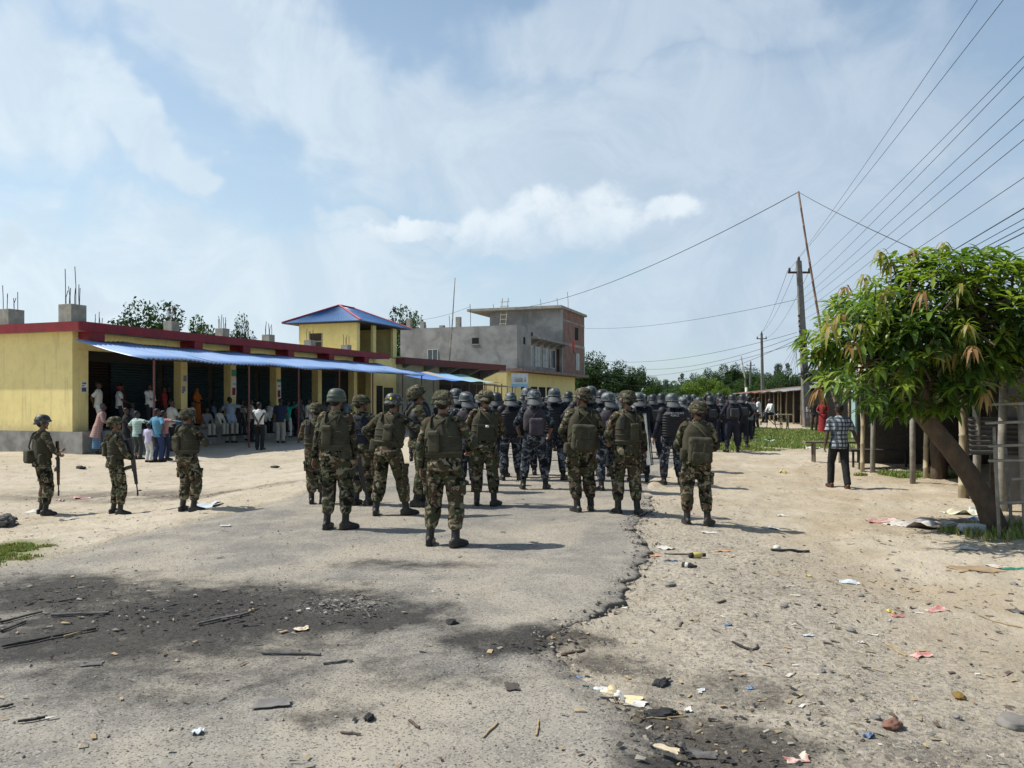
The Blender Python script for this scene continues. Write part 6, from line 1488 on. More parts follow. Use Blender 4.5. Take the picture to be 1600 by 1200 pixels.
PL = [
 ('vest_b', 'policeman in black padding just right of the nearest soldier', 712, 757, 606, -8), ('camo_b', 'policeman with mauve bag, left of the soldier with the name tag', 728, 768, 611, 6),
 ('navy_a', 'dark policeman glimpsed right behind the name tag soldier', 776, 745, 612, 0), ('vest_a', 'policeman in ribbed black riot vest right of the name tag soldier', 798, 750, 612, 10), ('vest_b', 'policeman with pale helmet just behind the one carrying the mauve backpack', 824, 742, 604, 12),
 ('camo_a', 'policeman in grey camouflage with mauve backpack, legs apart in the middle of the road', 835, 764, 607, 0), ('vest_a', 'policeman in ribbed vest between the mauve backpack and the soldier in profile', 866, 750, 605, -6),
 ('vest_b', 'policeman in ribbed vest just behind the soldier in profile, blue mark on the helmet', 912, 752, 604, 6), ('vest_a', 'policeman second behind the soldier in profile, to his right', 923, 742, 602, -4), ('navy_b', 'policeman in dark shirt before the raised shields', 941, 744, 607, -12),
 ('camo_b', 'policeman in grey camouflage left of the soldier with hanging hand', 950, 767, 611, 8), ('vest_a', 'policeman in padded vest hidden behind the soldier with hanging hand', 998, 752, 612, 0),
 ('vest_a', 'big policeman in ribbed black vest with white back lettering, holding a clear shield', 1050, 757, 613, 6), ('camo_b', 'policeman with grey helmet just right of the lettered vest', 1066, 735, 619, -4),
 ('navy_a', 'policeman in navy with legs apart at the grass edge, nearer of the two', 1144, 707, 615, 4), ('navy_b', 'policeman in navy behind at the grass edge, farther of the two', 1160, 700, 615, -6), ('navy_b', 'policeman in black left of the pair at the grass edge', 1110, 706, 617, 4),
 ('navy_a', 'dark policeman in the gap left of the lettered vest', 1020, 716, 615, 4), ('navy_b', 'policeman with long stick on the back, in the gap over the broken edge', 1034, 712, 613, -8), ('vest_b', 'policeman whose helmet shows between the short soldier and the lettered vest', 1092, 705, 620, 0), ('navy_a', 'policeman far back with helmet above the short soldier', 1075, 698, 616, 6),
 ('navy_b', 'policeman far back left of the short soldier', 1003, 706, 618, 3), ('camo_a', 'policeman far back behind the ribbed vests', 885, 712, 616, 0), ('navy_a', 'policeman far back left of the mauve backpack', 770, 715, 622, 4), ('vest_a', 'policeman far back among the helmets in mid road', 960, 715, 614, 2), ('navy_a', 'policeman far back near the white post', 1127, 692, 622, 0)]
pobj = [pol(*a) for a in PL]
r = random.Random(31)
for i in range(34):
    d = r.uniform(17.5, 30) if i < 26 else r.uniform(27, 34); u = r.uniform(640, 1075) if i < 26 else r.uniform(1060, 1150)
    x = (u - 800) / F * d; o = pol(r.choice(('vest_a', 'vest_b', 'navy_a', 'navy_b', 'navy_a', 'vest_b')), 'riot policeman standing in the dark ranks behind the front line', 0, 0, None, r.uniform(-14, 14), 'riot police packed in the rear ranks', xyz=(x, d, gz(x, d)), hgt=r.uniform(1.62, 1.86))
# lettering on the back of one riot vest
tc_ = bpy.data.curves.new('lettering', 'FONT'); tc_.body = 'ARMED POLICE\nFORCE'; tc_.size = .052; tc_.align_x = 'CENTER'; tc_.extrude = .002; tc_.space_line = .9
lt0 = bpy.data.objects.new('lettering_text', tc_); COL.objects.link(lt0); lm = bpy.data.meshes.new_from_object(lt0.evaluated_get(bpy.context.evaluated_depsgraph_get())); bpy.data.objects.remove(lt0); lt = link('lettering', lm, whiteink, pobj[12]); lt.location = (0, -.178, 1.36); lt.rotation_euler = (R(84), 0, 0)
def shield(label, loc, rot):
    t = thing('riot_shield', label, 'shield', loc); t.rotation_euler = rot
    g = G(); V = []; Fc = []; nx, nz = 14, 20
    for lay in (0, 1):
        for i in range(nx + 1):
            for j in range(nz + 1):
                x = -.28 + .56 * i / nx; z = -.48 + .96 * j / nz; V.append((x, .10 - 1.25 * x * x + .004 * lay, z))
    N = (nx + 1) * (nz + 1)
    for i in range(nx):
        for j in range(nz): a = i * (nz + 1) + j; Fc += [(a, a + nz + 1, a + nz + 2, a + 1), (N + a, N + a + 1, N + a + nz + 2, N + a + nz + 1)]
    g.put(V, Fc); g.build('panel', shieldm, t, smooth=True)
    g = G()
    for s in (-1, 1): g.tube([(s * .28, .0, -.48), (s * .28, .0, .48)], .009, 8)
    for z in (-.48, .48): g.tube([(-.28 + .56 * i / 8, .102 - 1.25 * (-.28 + .56 * i / 8) ** 2, z) for i in range(9)], .009, 8)
    g.build('rim', flapm, t, smooth=True); g = G(); g.tube([(-.09, .09, 0), (-.07, .03, 0), (.07, .03, 0), (.09, .09, 0)], .012, 8); g.build('handle', padm, t, smooth=True)
p0 = pobj[12]; shield('clear curved riot shield at the left side of the lettered policeman', held(p0, (-.40, .14, .86)), (R(-6), R(4), R(76)))
for lab, u, v, d, rz, ry in (('clear shield raised above the helmets, left one', 943, 606, 19, 20, 18), ('clear shield raised above the helmets, right one', 968, 610, 19.5, -25, 24)):
    shield(lab, px(u, v + 38, d), (0, R(ry), R(rz)))
def baton(label, a, b, m_, r=.014):
    a, b = Vector(a), Vector(b); g = G(); g.tube([(0, 0, 0), (b - a) * .25, (b - a)], [r * 1.2, r, r * .8], 8); tag(g.build('baton', m_, None, smooth=True, loc=a), label, 'baton')
redst = M('reddish_stick', (.13, .045, .03), (.10, .04, .028), 9, .5)
baton('reddish wooden stick held upright beside the ribbed vests', px(931, 668, 15.5), px(932, 704, 15.5), redst, .02); baton('thin black cane pointing down left of the mauve backpack policeman', px(818, 705, 15.0), px(810, 752, 15.0), gunm); baton('thin black cane beside the right leg of the mauve backpack policeman', px(879, 700, 15.5), px(878, 748, 15.5), gunm)
baton('thin black cane by the ribbed vests, left of the grey camouflage policeman', px(933, 705, 15.5), px(934, 742, 15.5), gunm); baton('reddish stick of the policeman at the grass edge', px(1151, 650, 25), px(1152, 672, 25), redst, .02)

# ---- civilians
def civ(kind, pose, top=None, bottom=None, sk=skind, hair=hairm, female=False):
    P = make_pose(**pose); root = link('person', body_mesh(P, .0135), [sk, eyew, lipm]); T = P.T
    if kind == 'sari':
        obj_child('blouse', top_mesh(P, .02, 'short', .95), top, root); obj_child('sari', skirt_mesh(P, .06, .17, .05), bottom, root)
        g = G(); g.ell(P.H @ Vector((0, -.02, .14)), (.098, .105, .115), 16, 10, P.H.to_3x3()); g.tube([P.H @ Vector((0, -.03, .12)), P.T @ Vector((0, -.07, 1.36)), P.T @ Vector((0, -.06, 1.1)), P.T @ Vector((.03, -.05, .9))], [(.10, .10), (.20, .12), (.20, .14), (.18, .13)], 18, ref=ZX); obj_child('veil', g.remesh('veil', .016, 3, .012), bottom, root)
        return root, P
    if kind == 'vest': obj_child('shirt', top_mesh(P, .018, 'none', .88), top, root)
    elif kind == 'kurta': obj_child('kurta', top_mesh(P, .03, 'long', .55, flare=.012), top, root)
    elif kind == 'longsleeve': obj_child('shirt', top_mesh(P, .022, 'long', .82), top, root)
    else: obj_child('shirt', top_mesh(P, .024, 'short', .82), top, root)
    if kind == 'kurta' or kind == 'lungi': obj_child('lungi', skirt_mesh(P, .2, .15, .02), bottom, root)
    elif kind == 'shorts': obj_child('shorts', trouser_mesh(P, (.108, .10, .098, .09, .09), .0 + .05), bottom, root)
    else: obj_child('trousers', trouser_mesh(P, (.108, .092, .078, .074, .07), 1.0), bottom, root)
    for l in P.legs: obj_child('shoe', boot_mesh(l, shoe=True), sole, root)
    g = G(); g.ell(P.H @ Vector((0, -.026, .172)), (.080, .090, .090), 16, 10, P.H.to_3x3(), zmin=-.2); g.ell(P.H @ Vector((0, -.052, .135)), (.070, .056, .07), 14, 9, P.H.to_3x3()); obj_child('hair', g, hair, root)
    return root, P
CP = {
 'stand': ('shirt', P_(DOWN, feet=((-.10, 0, 8), (.10, .02, -10)))),
 'look': ('shirt', P_(DOWN, feet=((-.09, 0, 8), (.11, .03, -10)), head=(-35, 0), hands=((-.26, .1, .9), (.2, .3, 1.05)))),
 'cross': ('longsleeve', P_(DOWN, hands=((.10, .21, 1.14), (-.10, .23, 1.10)), elbows=((-1, -.1, -.8), (1, -.1, -.8)))),
 'back': ('vest', P_(DOWN, feet=((-.08, 0, 8), (.09, .02, -20)), hands=((.02, -.17, .94), (-.02, -.18, .92)), elbows=((-1, -.4, 0), (1, -.4, 0)), head=(-15, 0))),
 'hip': ('shirt', P_(DOWN, feet=((-.11, 0, 8), (.12, .02, -10)), hands=((-.20, .02, 1.0), (.22, .0, 1.0)), elbows=((-1, -.5, 0), (1, -.5, 0)), head=(-25, 0))),
 'point': ('shirt', P_(DOWN, feet=((-.11, 0, 8), (.12, .04, -25)), hands=((-.22, .0, 1.0), (.72, .12, 1.36)), elbows=((-1, -.6, 0), (0, -.3, -1)), head=(-20, 0))),
 'raise': ('longsleeve', P_(DOWN, hands=((-.26, .1, .9), (.56, .1, 1.72)), elbows=((-1, -.5, 0), (.6, -.4, -1)), head=(-30, 8))),
 'hunch': ('kurta', P_(DOWN, feet=((-.09, 0, 5), (.09, .08, -5)), lean=(16, 0), hands=((-.14, .28, 1.12), (.12, .3, 1.2)), head=(0, -6))),
 'shorts': ('shorts', P_(DOWN, feet=((-.09, 0, 5), (.09, .03, -8)), hands=((-.10, -.14, .98), (.08, -.15, .98)))),
 'sit': ('longsleeve', P_(DOWN, seat=.47, feet=((-.13, .40, 5), (.14, .44, -5)), hands=((-.12, .34, 1.02), (.14, .36, 1.0)), lean=(14, 0), knee=(0, .3, 1), elbows=((-1, -.3, -.4), (1, -.3, -.4)))),
 'sari': ('sari', P_(DOWN, feet=((-.07, 0, 5), (.07, .02, -5)), hands=((-.18, .22, 1.1), (.18, .2, 1.05)))),
 'walk': ('shirt', P_(DOWN, feet=((-.11, .16, 5), (.10, -.20, -8)), hands=((-.30, -.02, .80), (.42, .06, .86)), elbows=((-.6, -1, 0), (.6, -1, 0)), head=(-4, 0)))}
CPR = {}
def person(key, label, topc, botc, u=None, v=None, vt=None, yaw=0, xyz=None, hgt=1.68, grp=G_CIV, sk=None, hairc=None):
    if key not in CPR:
        CPR[key] = civ(CP[key][0], CP[key][1], topc, botc); root = CPR[key][0]
    else: root = copy_tree(CPR[key][0])
    for ch in root.children:
        nm = ch.name.split('.')[0]; m_ = topc if nm in ('shirt', 'kurta', 'blouse') else botc if nm in ('trousers', 'shorts', 'lungi', 'sari', 'veil') else hairc if nm == 'hair' and hairc else None
        if m_ is not None: ch.material_slots[0].link = 'OBJECT'; ch.material_slots[0].material = m_
    if sk is not None: root.material_slots[0].link = 'OBJECT'; root.material_slots[0].material = sk
    if u is not None and vt is not None: hgt = None
    return finish('person', label, grp, u, v, vt, yaw, xyz, hgt, root)
K = {k: cloth(k, c) for k, c in dict(white=(.62, .62, .60), cream=(.52, .50, .43), red=(.27, .025, .03), darkred=(.12, .025, .03), mint=(.36, .50, .46), blue=(.09, .24, .36), skyblue=(.26, .36, .50), jean=(.028, .05, .12), beige=(.40, .36, .30), navy=(.022, .03, .06), teal=(.02, .30, .24),
     black=(.016, .016, .018), dark=(.03, .03, .035), grey=(.16, .16, .17), pink=(.36, .18, .18), pinkish=(.34, .22, .20), lav=(.48, .46, .62), orange=(.40, .12, .02), maroon=(.07, .02, .025), brown=(.10, .07, .05), yellow=(.55, .62, .05), lungi=(.06, .18, .30), charcoal=(.05, .055, .055)).items()}
K['skyblue'] = plaid_c('pale_check_cloth', (.30, .38, .48), (.20, .27, .38)); K['lungi'] = plaid_c('blue_check_cloth', (.10, .22, .34), (.03, .07, .16)); K['mint'] = plaid_c('mint_stripe_cloth', (.40, .50, .47), (.22, .36, .32), 1); K['pinkish'] = plaid_c('pink_check_cloth', (.36, .25, .23), (.28, .15, .14)); K['grey'] = plaid_c('grey_check_cloth', (.20, .20, .21), (.11, .11, .12))
def veranda(x, y, z=.832): return shop_world(x, y, z)
VF = .832
# on the raised veranda of the first bay
person('shorts', 'bystander in cream shirt and shorts on the veranda by the corner pillar', K['cream'], K['white'], xyz=shop_world(.85, -.2, VF), yaw=-70, hgt=1.72)
c_ = person('look', 'bystander in white shirt with red scarf tied round the head', K['white'], K['dark'], xyz=shop_world(2.0, .1, VF), yaw=-60, hgt=1.64)
person('cross', 'bystander in white shirt with folded arms standing on the veranda', K['white'], K['dark'], xyz=shop_world(3.2, -.1, VF), yaw=-110, hgt=1.7)
person('stand', 'bystander in dark red shirt deep in the shade of the first bay', K['darkred'], K['dark'], xyz=shop_world(2.9, .95, VF), yaw=-80, hgt=1.7)
person('look', 'bystander in black leaning forward in the shade below the folded arms man', K['black'], K['black'], 197, 712, 636, -60)
person('stand', 'bystander in bright red shirt behind the first awning post', K['red'], K['dark'], xyz=shop_world(4.2, .2, VF), yaw=-80, hgt=1.62)
person('stand', 'bystander in black with a white cap band near the second pillar', K['black'], K['black'], xyz=shop_world(4.75, .5, VF), yaw=-60, hgt=1.66)
person('hunch', 'bent old man in pinkish kurta and blue check lungi before the plinth', K['pinkish'], K['lungi'], 153, 710, 628, -65, hairc=greyhair)
person('point', 'youth in mint striped shirt with pinkish back bag under the awning', K['mint'], K['charcoal'], 214, 718, 641, -30)
person('stand', 'child in lavender clothes beside the boy in the blue shirt', K['lav'], K['white'], 232, 722, 660, -20)
person('hip', 'boy in light blue shirt and jeans with hands at the waist', K['blue'], K['jean'], 246, 722, 637, -25)
person('point', 'bystander in pink shirt pointing right behind the blue shirt boy', K['pink'], K['navy'], 256, 719, 640, -30)
person('sit', 'bystander in blue crouched on the veranda edge behind the pointing one', K['blue'], K['dark'], xyz=shop_world(4.0, -.6, .36), yaw=-60, hgt=1.65)
person('sari', 'woman in orange sari standing in the shade of the second bay', K['orange'], K['orange'], xyz=shop_world(6.35, .55, VF), yaw=-100, hgt=1.58)
seats = (('grey shirted man sitting at the left end of the veranda row', 'grey', 'beige', 5.6), ('white shirted man in beige trousers seated second in the veranda row', 'cream', 'beige', 6.3), ('seated man in pale blue shirt left of the man reaching out', 'skyblue', 'beige', 7.0), ('seated man in dark shirt behind the man reaching out', 'dark', 'dark', 7.5), ('seated man in white shirt between the reaching man and the second post', 'white', 'dark', 8.5), ('seated man in cream shirt left of the sleeveless man', 'cream', 'black', 9.2), ('seated man in teal shirt right of the sleeveless man', 'teal', 'dark', 10.6), ('seated man in black near the fourth pillar', 'black', 'dark', 11.4), ('seated man in white shirt in the shade of the fifth bay', 'white', 'dark', 12.8))
for lab, a, b, x in seats: person('sit', lab, K[a], K[b], xyz=shop_world(x, -.52, .40), yaw=-110 + 7 * ((x * 10) % 5 - 2), hgt=1.66)
person('point', 'man in blue shirt and beige trousers seen from behind, arm stretched to the right', K['skyblue'], K['beige'], 359, 692, 619, -5)
person('stand', 'man in pinkish shirt behind the second awning post', K['cream'], K['dark'], 392, 690, 622, -60)
person('back', 'man in white sleeveless shirt with hands clasped behind the back', K['white'], K['black'], 405, 703, 627, 2)
person('stand', 'man in navy shirt and off white trousers seen from behind under the awning', K['navy'], K['beige'], 438, 692, 621, 0)
person('raise', 'person in teal with an arm raised towards the post', K['teal'], K['white'], 449, 684, 625, -10)
person('stand', 'man in grey behind the third awning post', K['grey'], K['grey'], 469, 682, 622, -40)
person('cross', 'man in white tee with folded arms right of the third awning post', K['cream'], K['black'], 482, 686, 622, -100)
for i, (u, v, a, yw) in enumerate(((172, 690, 'white', -50), (184, 690, 'darkred', -70), (206, 700, 'grey', -60), (268, 705, 'cream', -40), (300, 694, 'white', -70), (312, 690, 'maroon', -50), (333, 688, 'skyblue', -60), (345, 686, 'black', -30), (378, 688, 'cream', -40), (420, 684, 'white', -30), (428, 682, 'navy', -50), (458, 682, 'black', -20), (495, 678, 'white', -60), (505, 676, 'grey', -60), (515, 678, 'cream', -50), (540, 674, 'skyblue', -30), (552, 672, 'brown', -60))):
    pale_ = a in ('white', 'cream', 'grey', 'skyblue')
    person(('stand', 'cross', 'hip', 'look')[i % 4] if a != 'look' else 'stand', 'bystander in a pale shirt crowded in the shade of the long awning' if pale_ else 'bystander in dark clothes crowded in the shade of the long awning', K[a], K['dark' if i % 2 else 'beige'], u, v, 622 + (i * 7) % 5, yw, grp='bystanders crowded in the awning shade')
for i, (u, a) in enumerate(((538, 'white'), (592, 'dark'), (604, 'black'), (616, 'cream'), (628, 'dark'), (640, 'grey'), (748, 'black'), (762, 'dark'), (775, 'black'), (786, 'dark'))):
    person(('stand', 'look', 'cross')[i % 3], {'white': 'distant bystander in white shirt seen past the green helmet', 'cream': 'distant bystander in cream shirt under the tarpaulin awning', 'grey': 'distant bystander in grey at the right end under the tarpaulin awning'}.get(a, 'distant bystander in dark clothes in the shade of the awnings'), K[a], K['dark'], u, 664, 625, -40 + 30 * (i % 4), grp='bystanders deep under the awnings')
# the man walking away on the right
pl_ = plaid('check_shirt_cloth')
wk = person('walk', 'man in dark blue and white check shirt walking away on the dirt', pl_, K['black'], 1311, 762, 627, -3, grp=None)
for ch in wk.children:
    if ch.name.startswith('shoe'): ch.material_slots[0].link = 'OBJECT'; ch.material_slots[0].material = brownshoe
# people at the far stalls
def farp(key, label, a, b, u, vt, d, yaw, hgt=1.65, grp='people at the far stalls'):
    x = (u - 800) / F * d; z = gz(x, d); return person(key, label, K[a], K[b], xyz=(x, d, z), yaw=yaw, hgt=hgt, grp=grp)
farp('stand', 'person in red shirt standing before the far stalls', 'red', 'black', 1177, 0, 40, 20); farp('look', 'person in white shirt beside the red shirted one', 'white', 'black', 1185, 0, 39.5, 60)
farp('sari', 'woman in bright red sari near the concrete pole', 'red', 'red', 1286, 0, 35, 160, 1.6); farp('stand', 'dark clothed person standing right of the concrete pole', 'black', 'brown', 1272, 0, 37, 150)
for u, a, d in ((1232, 'red', 46), (1240, 'darkred', 47), (1249, 'red', 45.5), (1256, 'maroon', 46)): farp('sari' if a != 'maroon' else 'stand', {'red': 'person in red in the shade of the far stalls', 'darkred': 'person in dark red between two people in red at the stalls', 'maroon': 'person in maroon close to the concrete pole'}[a], a, a, u, 0, d, 170, 1.5).location.x += .9
cy = farp('sit', 'cyclist in white shirt sitting on the bicycle', 'white', 'dark', 1209, 0, 38, 100)
cy.location.z += .42
def bicycle(loc, rz):
    t = thing('bicycle', 'black bicycle at the grass edge under the white shirted rider', 'bicycle', loc, rz)
    fr = gunm
    for y in (-.55, .55):
        g = G(); n = 28; g.tube([(0, y + .335 * math.cos(2 * math.pi * i / n), .35 + .335 * math.sin(2 * math.pi * i / n)) for i in range(n + 1)], .020, 8, cap=False); wl = g.build('wheel', padm, t, smooth=True)
        g = G(); g.tube([(-.05, y, .35), (.05, y, .35)], .025, 8)
        for k in range(12): a = 2 * math.pi * k / 12; g.tube([(0, y, .35), (0, y + .33 * math.cos(a), .35 + .33 * math.sin(a))], .004, 5)
        g.build('spokes', flapm, wl)
    g = G()
    for a, b in (((0, -.55, .35), (0, -.15, .33)), ((0, -.55, .35), (0, -.2, .8)), ((0, -.15, .33), (0, -.25, .92)), ((0, -.15, .33), (0, .36, .80)), ((0, -.22, .82), (0, .36, .86)), ((0, .55, .35), (0, .34, .95))): g.tube([a, b], .018, 8)
    g.build('frame', fr, t, smooth=True); g = G(); g.tube([(-.28, .22, 1.0), (-.1, .34, 1.02), (.1, .34, 1.02), (.28, .22, 1.0)], .014, 8); g.build('handlebar', flapm, t, smooth=True); g = G(); g.ell((0, -.26, .95), (.09, .14, .05), 12, 8); g.build('saddle', padm, t, smooth=True)
bx, by_ = (1205 - 800) / F * 38, 38.0
bicycle((bx, by_, gz(bx, by_)), R(100))
cy.location = (bx + .05, by_ - .02, gz(bx, by_) + .42)
# the crowd filling the road beyond the police
r = random.Random(77); cols = ['dark', 'black', 'navy', 'charcoal', 'dark', 'black', 'brown', 'maroon', 'grey', 'white', 'darkred', 'jean']
LABF = {'white': 'white shirted figure in the distant crowd on the road', 'grey': 'grey clad figure in the distant crowd on the road', 'darkred': 'figure in dark red in the distant crowd on the road', 'maroon': 'figure in dark red in the distant crowd on the road', 'brown': 'brown clad figure in the distant crowd on the road'}
for i in range(66):
    u = r.uniform(968, 1172); d = r.uniform(27, 46); x = (u - 800) / F * d
    a = r.choice(cols); person(r.choice(('stand', 'look', 'stand', 'cross')), LABF.get(a, 'dark clad figure in the distant crowd on the road'), K[a], K[r.choice(('dark', 'black', 'navy'))], xyz=(x, d, gz(x, d)), yaw=r.uniform(-40, 40), hgt=r.uniform(1.58, 1.76), grp=G_FAR)
for i in range(14):
    u = r.uniform(770, 968); d = r.uniform(27, 40); x = (u - 800) / F * d
    a = r.choice(cols[:6]); person(r.choice(('stand', 'look')), 'dark clad figure glimpsed between the helmets', K[a], K['dark'], xyz=(x, d, gz(x, d)), yaw=r.uniform(-40, 40), hgt=r.uniform(1.55, 1.68), grp='figures between the helmets')
farp('stand', 'figure in bright yellow green shirt in the crowd left of the grass', 'yellow', 'dark', 1122, 0, 30, 20, 1.66, G_FAR)
P0 = CPR['look'][1]; g = G(); g.lathe([(.088, .12), (.094, .135), (.094, .185), (.086, .20)], 20, 1, 1.14, c=(0, -.01, .0)); g.ell((-.02, -.112, .10), (.035, .02, .05), 10, 7); xf(g, P0.H); sc_ = obj_child('head_scarf', g, K['red'], c_)
# ------------------------------------------------------------------ rubbish on the ground
charm = M('charred_wood', (.022, .021, .021), (.05, .046, .042), 20, .9, .002, 60); ashw = M('grey_burnt_wood', (.13, .125, .12), (.07, .067, .065), 14, .9, .002, 60); straw = M('dry_straw', (.38, .29, .17), (.28, .21, .12), 12, .8)
papw = M('crumpled_white_paper', (.52, .51, .47), (.42, .40, .36), 8, .85, .006, 18); papc = M('brown_cardboard', (.30, .215, .13), (.25, .18, .11), 6, .9); rubber = M('burnt_rubber', (.020, .020, .021), (.035, .034, .034), 9, .8, .008, 24)
plw = M('pale_thin_plastic', (.5, .54, .56), (.4, .44, .48), 6, .35, .006, 14); plb = M('blue_plastic_scrap', (.10, .17, .30), (.18, .24, .34), 8, .5); ply = M('yellow_plastic_scrap', (.50, .40, .09), (.42, .35, .14), 8, .5); plr = M('red_wrapper_scrap', (.40, .12, .11), (.48, .38, .34), 12, .5); plg = M('green_plastic_scrap', (.03, .16, .10), (.04, .2, .13), 8, .5); orr = M('pale_orange_scrap', (.52, .27, .14), (.45, .24, .13), 8, .7)
stonem = M('grey_field_stone', (.20, .19, .175), (.14, .13, .12), 5, .9, .008, 20); brickm = M('broken_brick', (.20, .10, .07), (.15, .08, .06), 9, .9, .006, 30); pagem = M('scorched_page', (.62, .50, .28), (.55, .50, .42), 5, .8, .004, 14, dirt=(.06, .04, .03), dscale=7, damt=.8)
SEED = [0]
def stick(name, label, u0, v0, u1, v1, r, m_, cat='stick', bow=.0):
    r = r * (.62 if r > .013 else .8)
    a, b = at(u0, v0), at(u1, v1); SEED[0] += 1; q = random.Random(SEED[0]); n = 6; P = []
    for i in range(n + 1):
        p = a.lerp(b, i / n); P.append(Vector((p.x + q.uniform(-r, r) * .6, p.y + q.uniform(-r, r) * .6 + bow * math.sin(math.pi * i / n), gz(p.x, p.y) + r * .8)) - a)
    g = G(); g.tube(P, [(r * q.uniform(.7, 1.2), r * q.uniform(.5, .8)) for _ in P], 8, pw=3); tag(g.build(name, m_, None, smooth=False, loc=a), label, cat)
def scrap(name, label, u, v, w_, d_, m_, cat='litter', rz=0, hgt=.03, fold=1.0, pts=None):
    """a thin bent sheet with a torn outline lying on the ground"""
    SEED[0] += 1; s = SEED[0]; q = random.Random(s); o = at(u, v); n = 10; V = []; Fc = []
    if o.y < 9: w_ *= .82; d_ *= .82; hgt *= .6
    for lay in (0, 1):
        for i in range(n + 1):
            for j in range(n + 1):
                x, y = i / n - .5, j / n - .5; e = 1 - .22 * (mnoise.noise(Vector((x * 5, y * 5, s * 3.1))) + .3) * (max(abs(x), abs(y)) > .35)
                z = hgt * 1.2 * max(0, mnoise.noise(Vector((x * 2.6 * fold, y * 2.6 * fold, s * 1.7))))
                V.append((x * w_ * e, y * d_ * e, z + .007 - .0025 * lay + gz(o.x + x * w_, o.y + y * d_) - o.z))
    N = (n + 1) ** 2
    for i in range(n):
        for j in range(n): a = i * (n + 1) + j; Fc += [(a, a + n + 1, a + n + 2, a + 1), (N + a, N + a + 1, N + a + n + 2, N + a + n + 1)]
    for i in range(n):
        for a, b in ((i, i + 1), ((n) * (n + 1) + i, n * (n + 1) + i + 1), (i * (n + 1), (i + 1) * (n + 1)), (i * (n + 1) + n, (i + 1) * (n + 1) + n)): Fc.append((a, b, N + b, N + a))
    g = G(); g.put(V, Fc); tag(g.build(name, m_, None, smooth=True, loc=o, rotz=R(rz)), label, cat)
def lump(name, label, u, v, sx, sy, sz, m_, cat, amp=.35, fr=3.0):
    hgt_ = 0
    SEED[0] += 1; s = SEED[0]; g = G(); g.ell((0, 0, 0), 1.0, 26, 18); V = []
    for p in g.v:
        p = Vector(p); k = 1 + amp * mnoise.noise(p * fr * .5 + Vector((s, 0, 0))) + amp * .6 * mnoise.noise(p * fr + Vector((0, s, 0))) + amp * .35 * mnoise.noise(p * fr * 2.3 + Vector((0, 0, s))); V.append((p.x * sx * k, p.y * sy * k, p.z * sz * k + sz * .55))
    g.v = V; tag(g.build(name, m_, None, smooth=True, loc=at(u, v), rotz=R(s * 37)), label, cat)
for (a, lab) in (((0, 974, 66, 957, .018), 'charred lath at the left picture edge, upper of three'), ((0, 988, 40, 972, .016), 'short charred lath at the left edge under the upper one'), ((4, 1012, 148, 984, .022), 'long charred stick with pale end at the left edge'), ((82, 963, 172, 959, .024), 'flat grey half burnt plank on the left of the soot'), ((308, 977, 390, 959, .022), 'grey burnt stick in the middle of the black soot'), ((408, 1022, 500, 1024, .018), 'grey lath lying level at the lower edge of the soot'),
                 ((92, 941, 122, 936, .014), 'small charred chip of wood in the upper left soot'), ((28, 1130, 74, 1122, .016), 'charred stick end on the asphalt at lower left'), ((0, 1107, 20, 1102, .014), 'charred bit of wood cut by the left edge'), ((505, 1038, 550, 1033, .012), 'thin burnt twig right of the level grey lath'), ((566, 949, 580, 966, .010), 'pair of thin pale twigs beside the ash')):
    stick('burnt_stick', lab, *a, charm if 'charred' in lab else ashw)
stick('pale_twig', 'pale end piece beside the long charred stick', 100, 996, 150, 983, .012, straw)
for (a, lab) in (((755, 1153, 778, 1129, .007), 'thin dry twig on bare asphalt left of the forked straw'), ((838, 1150, 842, 1126, .007), 'dry straw upright in the picture below the dark slate'), ((531, 1145, 563, 1148, .008), 'reddish twig at the bottom left of the road'), ((640, 1127, 655, 1138, .010), 'bent brown twig on the road left of the slate'), ((1386, 1008, 1416, 1026, .010), 'tan twig among the litter on the right dirt'), ((1530, 962, 1597, 982, .010), 'long thin cane at the right edge of the dirt'), ((990, 1118, 1075, 1120, .008), 'straw stalks under the black burnt rag'), ((1000, 1112, 1050, 1126, .007), 'straw stalk crossing others by the burnt rag'),
                 ((1039, 866, 1091, 866, .012), 'dark thin rod lying beside the yellow bottle'), ((878, 1024, 912, 1017, .016), 'dark bark strip at the broken asphalt edge'), ((1120, 943, 1134, 939, .012), 'small brown stick on the gravel right of the edge'), ((1062, 980, 1066, 973, .01), 'short dark stick in the gravel')):
    stick('dry_twig', lab, *a, straw if 'straw' in lab or 'tan' in lab or 'cane' in lab else M('brown_twig', (.12, .085, .06), (.09, .065, .05), 14))
stick('plank', 'dark broken plank on the dirt with a pale block at its end', 1206, 861, 1265, 863, .03, M('dark_plank', (0, 0, 0)), 'plank'); lump('block', 'small pale block at the left end of the dark broken plank', 1214, 858, .06, .04, .03, papw, 'block', .1)
stick('rubber_strip', 'curved black rubber strip on the right dirt', 1144, 1004, 1185, 1010, .014, rubber, 'litter', -.12)
